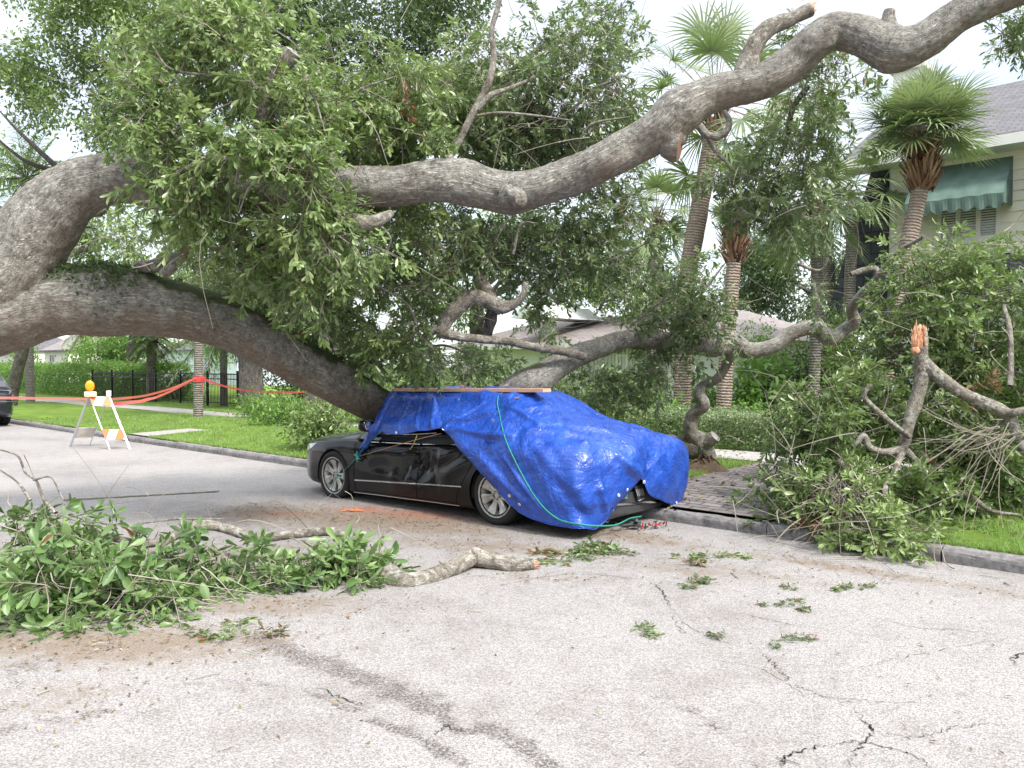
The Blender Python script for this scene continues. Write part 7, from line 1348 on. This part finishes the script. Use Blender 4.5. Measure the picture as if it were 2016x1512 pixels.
# timber plank resting on the roof
pk = tag(empty('plank', wl(np.array([-.55, .45, 1.37]))), 'long raw timber plank lying flat along the top of the blue tarp', 'plank')
pa = side(784, 771.5, .47); pb = side(1077, 772, .47); pa[2] += .028; pb[2] += .018; g = Geo(); g.bar(wl(pa), wl(pb), .14, .038)
m = M['pine'] = mat('raw_pine', (.55, .33, .20), .75); t, b, Lk = nodes(m); wv = noise(t, 6, 5, .6, vec=objco(t, (1.2, 1.2, 22))); c = ramp(t, [(.3, (.46, .25, .145)), (.7, (.70, .45, .30))]); Lk(wv.outputs['Fac'], c.inputs[0]); Lk(c.outputs[0], b.inputs['Base Color'])
o = g.build('plank_board', M['pine'], pk); md = o.modifiers.new('b', 'BEVEL'); md.width = .003; md.segments = 2
r = np.random.RandomState(2); g = Geo(); c = wl(side(917, 765, .44))
for i in range(7): g.bar(c+np.array([r.normal()*.02, 0, -.03]), c+np.array([r.normal()*.05, r.normal()*.02, .02+r.rand()*.05]), .018, .006)
g.build('splinters', M['cut'], pk)
# straps
def strap(pts, w, name, parent, m_, fallback=None, seed=0, off=.010, n_=None):
    C = []
    for p in pts:
        q = None
        if len(p) == 2:
            q = on_tarp(*p, off=off)
            if q is None: continue
        else: q = np.array(p[2]) 
        C.append(q)
    C = np.array(C); n_ = n_ or len(C)*6; C = catmull(C, n_); g = Geo(); tube(g, C, w/2, nseg=8, n=n_, flat=.45); return g.build(name, m_, parent, smooth=True)
M['strap'] = mat('green_strap', (.03, .30, .21), .6); M['bungee'] = mat('tan_cord', (.42, .22, .11), .7)
t, b, Lk = nodes(M['strap']); 
st = tag(empty('tie_strap', wl(np.array([-1.2, .9, 0]))), 'green ratchet strap running over the tarp behind the rear wheel down to the back bumper', 'strap')
def W3(px, py, y): return (px, py, wl(side(px, py, y)))
strap([W3(984, 764, .40)]+[(a, b_) for a, b_ in ((980, 785), (979, 795), (983, 815), (988, 840), (994, 862), (1003, 885), (1014, 908), (1025, 930), (1037, 952), (1049, 972), (1062, 990), (1077, 1006), (1095, 1020), (1115, 1028))]+[(0, 0, wl(rear(1160, 1035, -2.6))), (0, 0, wl(rear(1205, 1035, -2.6))), (0, 0, wl(rear(1222, 1030, -2.6))), (0, 0, wl(rear(1240, 1021, -2.55))), (0, 0, wl(rear(1262, 1017, -2.5)))], .026, 'webbing', st, M['strap'])
s2 = tag(empty('tie_strap', wl(np.array([1.1, .95, 0]))), 'thin green strap knotted through the front wheel of the sedan', 'strap')
strap([(0, 0, wl(side(a, b_, y))) for a, b_, y in ((752, 848, .955), (735, 862, .96), (720, 878, .96), (703, 899, .955), (685, 918, .95), (672, 932, .945), (660, 945, .93), (654, 958, .92), (652, 974, .92))], .014, 'webbing', s2, M['strap'])
g = Geo(); q = wl(side(703, 899, .965)); 
for i in range(5): a = r.normal(size=3)*.02; tube(g, [q-a, q+a*.2+[0, -.012, 0], q+a], .008, nseg=6, n=8)
q = wl(side(668, 936, .95))
for i in range(4): a = r.normal(size=3)*.02; tube(g, [q-a, q+a*.2+[0, -.01, 0], q+a], .007, nseg=6, n=8)
g.build('knots', M['strap'], s2)
s3 = tag(empty('cord', wl(np.array([.3, .95, 0]))), 'tan bungee cord stretched across the front door up to the tarp eyelet', 'cord')
strap([(0, 0, wl(side(a, b_, .965))) for a, b_ in ((704, 899), (745, 887), (790, 874), (830, 863), (870, 853))], .011, 'line', s3, M['bungee'])
g = Geo(); tube(g, [wl(side(821, 857, .965)), wl(side(817, 868, .965)), wl(side(811, 880, .96)), wl(side(806, 885, .95))], .005, nseg=6, n=14); g.build('short_line', mat('yellow_cord', (.42, .33, .12), .7), s3)
s4 = tag(empty('cord', wl(np.array([-1.2, .95, 0]))), 'tan cord hanging from the tarp edge in front of the rear wheel', 'cord'); g = Geo(); tube(g, [wl(side(935, 897, .955)), wl(side(945, 913, .95)), wl(side(955, 925, .95)), wl(side(966, 935, .94))], .005, nseg=6, n=16); g.build('line', M['bungee'], s4)
# broken bits of tail lamp and bumper by the kerb
pc = tag(empty('broken_lamp_pieces', G(1290, 1034)), 'broken red tail lamp shards and black plastic bits on the road behind the car', 'debris'); g = Geo(); g2 = Geo()
for i in range(16):
    c = G(1288+r.normal()*12, 1034+r.normal()*2.5, .02+.03*r.rand()); q = np.linalg.qr(r.normal(size=(3, 3)))[0]; (g if i % 2 else g2).box(c, (.015+.025*r.rand(), .008, .004), q)
for i in range(9):
    c = G(1245+r.normal()*14, 1030+r.normal()*3, .03+.04*r.rand()); q = np.linalg.qr(r.normal(size=(3, 3)))[0]; g2.box(c, (.04+.05*r.rand(), .015, .012), q)
g.build('red_shard', M['tail'], pc); g2.build('plastic_bit', M['darkplastic'], pc)
bk = tag(empty('bark_chip', G(708, 1003)), 'orange strip of torn bark on the road beside the front wheel', 'bark chip'); g = Geo(); knot_c = G(690, 1004, .015)
for i in range(4): a = G(680+i*9, 1002+r.normal()*1.5, .02); g.box(a, (.045, .012, .006), np.linalg.qr(np.eye(3)+r.normal(size=(3, 3))*.2)[0])
g.build('chip', mat('orange_bark', (.62, .19, .07), .85), bk)

# ---- dark car parked at the left edge
cr2 = G(18, 838); ca = math.atan2(-DS[1], -DS[0])
c2 = empty('parked_car', (cr2[0]-DS[0]*1.75-DN[0]*.80, cr2[1]-DS[1]*1.75-DN[1]*.80, 0), math.atan2(-DS[1], -DS[0])); tag(c2, 'dark car parked at the left edge, only its rear corner in the picture', 'car')
V, f = car_body([(2.2, .62), (1.9, .82), (1.1, .95), (-1.5, 1.0), (-2.1, 1.02), (-2.25, .9)], [(2.2, .62), (1.8, .84), (1, .89), (-1.6, .89), (-2.1, .82), (-2.25, .74)], [(2.2, .3), (1.8, .2), (-1.8, .22), (-2.25, .34)], -2.25, 2.2, crown=.04, nx=40); sh2 = make_mesh_obj(V, f, 'body', [M['paint_navy']])
boolean_cut(sh2, [cyl(1.35, .9, .33, .37, .4), cyl(1.35, -.9, .33, .37, .4), cyl(-1.35, .9, .33, .37, .4), cyl(-1.35, -.9, .33, .37, .4)]); sh2.parent = c2; sh2.data.polygons.foreach_set('use_smooth', [True]*len(sh2.data.polygons)); sh2.modifiers.new('e', 'EDGE_SPLIT').split_angle = .7
g = Geo(); xs = np.linspace(1.0, -2.05, 24); V = []
for x in xs: z1 = interp([(1.0, 1.0), (.3, 1.38), (-1.3, 1.45), (-1.8, 1.4), (-2.05, 1.1)], x); yt = interp([(1.0, .75), (.3, .62), (-1.7, .62), (-2.05, .66)], x); V += [(x, .83, .96), (x, yt, z1), (x, 0, z1+.02), (x, -yt, z1), (x, -.83, .96)]
g.add(V, [(i*5+j, i*5+5+j, i*5+6+j, i*5+1+j) for i in range(23) for j in range(4)]+[(0, 1, 2, 3, 4), tuple(range(119, 114, -1))]); g.build('windows', M['glass'], c2, loc=(0, 0, 0), smooth=False)
g = Geo(); V = []
for x in np.linspace(.35, -1.75, 20): z1 = interp([(1.0, 1.0), (.3, 1.38), (-1.3, 1.45), (-1.8, 1.4), (-2.05, 1.1)], x)+.012; V += [(x, .64, z1-.03), (x, .58, z1), (x, 0, z1+.03), (x, -.58, z1), (x, -.64, z1-.03)]
g.add(V, [(i*5+j, i*5+5+j, i*5+6+j, i*5+1+j) for i in range(19) for j in range(4)]); g.build('roof', M['paint_navy'], c2, loc=(0, 0, 0), smooth=True)
for s_ in (1, -1):
    g = Geo(); lathe(g, [(0, .05), (.09, .04), (.12, 0)], 20, Matrix.Translation((-2.13, s_*.70, .80))@Matrix.Rotation(-math.pi/2, 4, 'Y')@Matrix.Diagonal((.7, 1.3, 1, 1))); g.build('tail_light', M['tail'], c2, loc=(0, 0, 0), smooth=True)
    g = Geo(); lathe(g, [(0, .07), (.05, .06), (.06, 0)], 20, Matrix.Translation((-2.15, s_*.70, .74))@Matrix.Rotation(-math.pi/2, 4, 'Y')@Matrix.Diagonal((.6, 1.3, 1, 1))); g.build('reversing_lamp', M['lamp'], c2, loc=(0, 0, 0), smooth=True)
    for x in (1.35, -1.35): wheel(c2, x, s_*.78, .325, .325, .22, .21, s_)
    g = Geo(); lathe(g, [(0, .05), (.06, .04), (.07, 0), (.06, -.03), (0, -.04)], 16, Matrix.Translation((.75, s_*.98, 1.02))@Matrix.Diagonal((.8, 1.3, 1, 1))); g.build('wing_mirror', M['paint_navy'], c2, loc=(0, 0, 0), smooth=True)
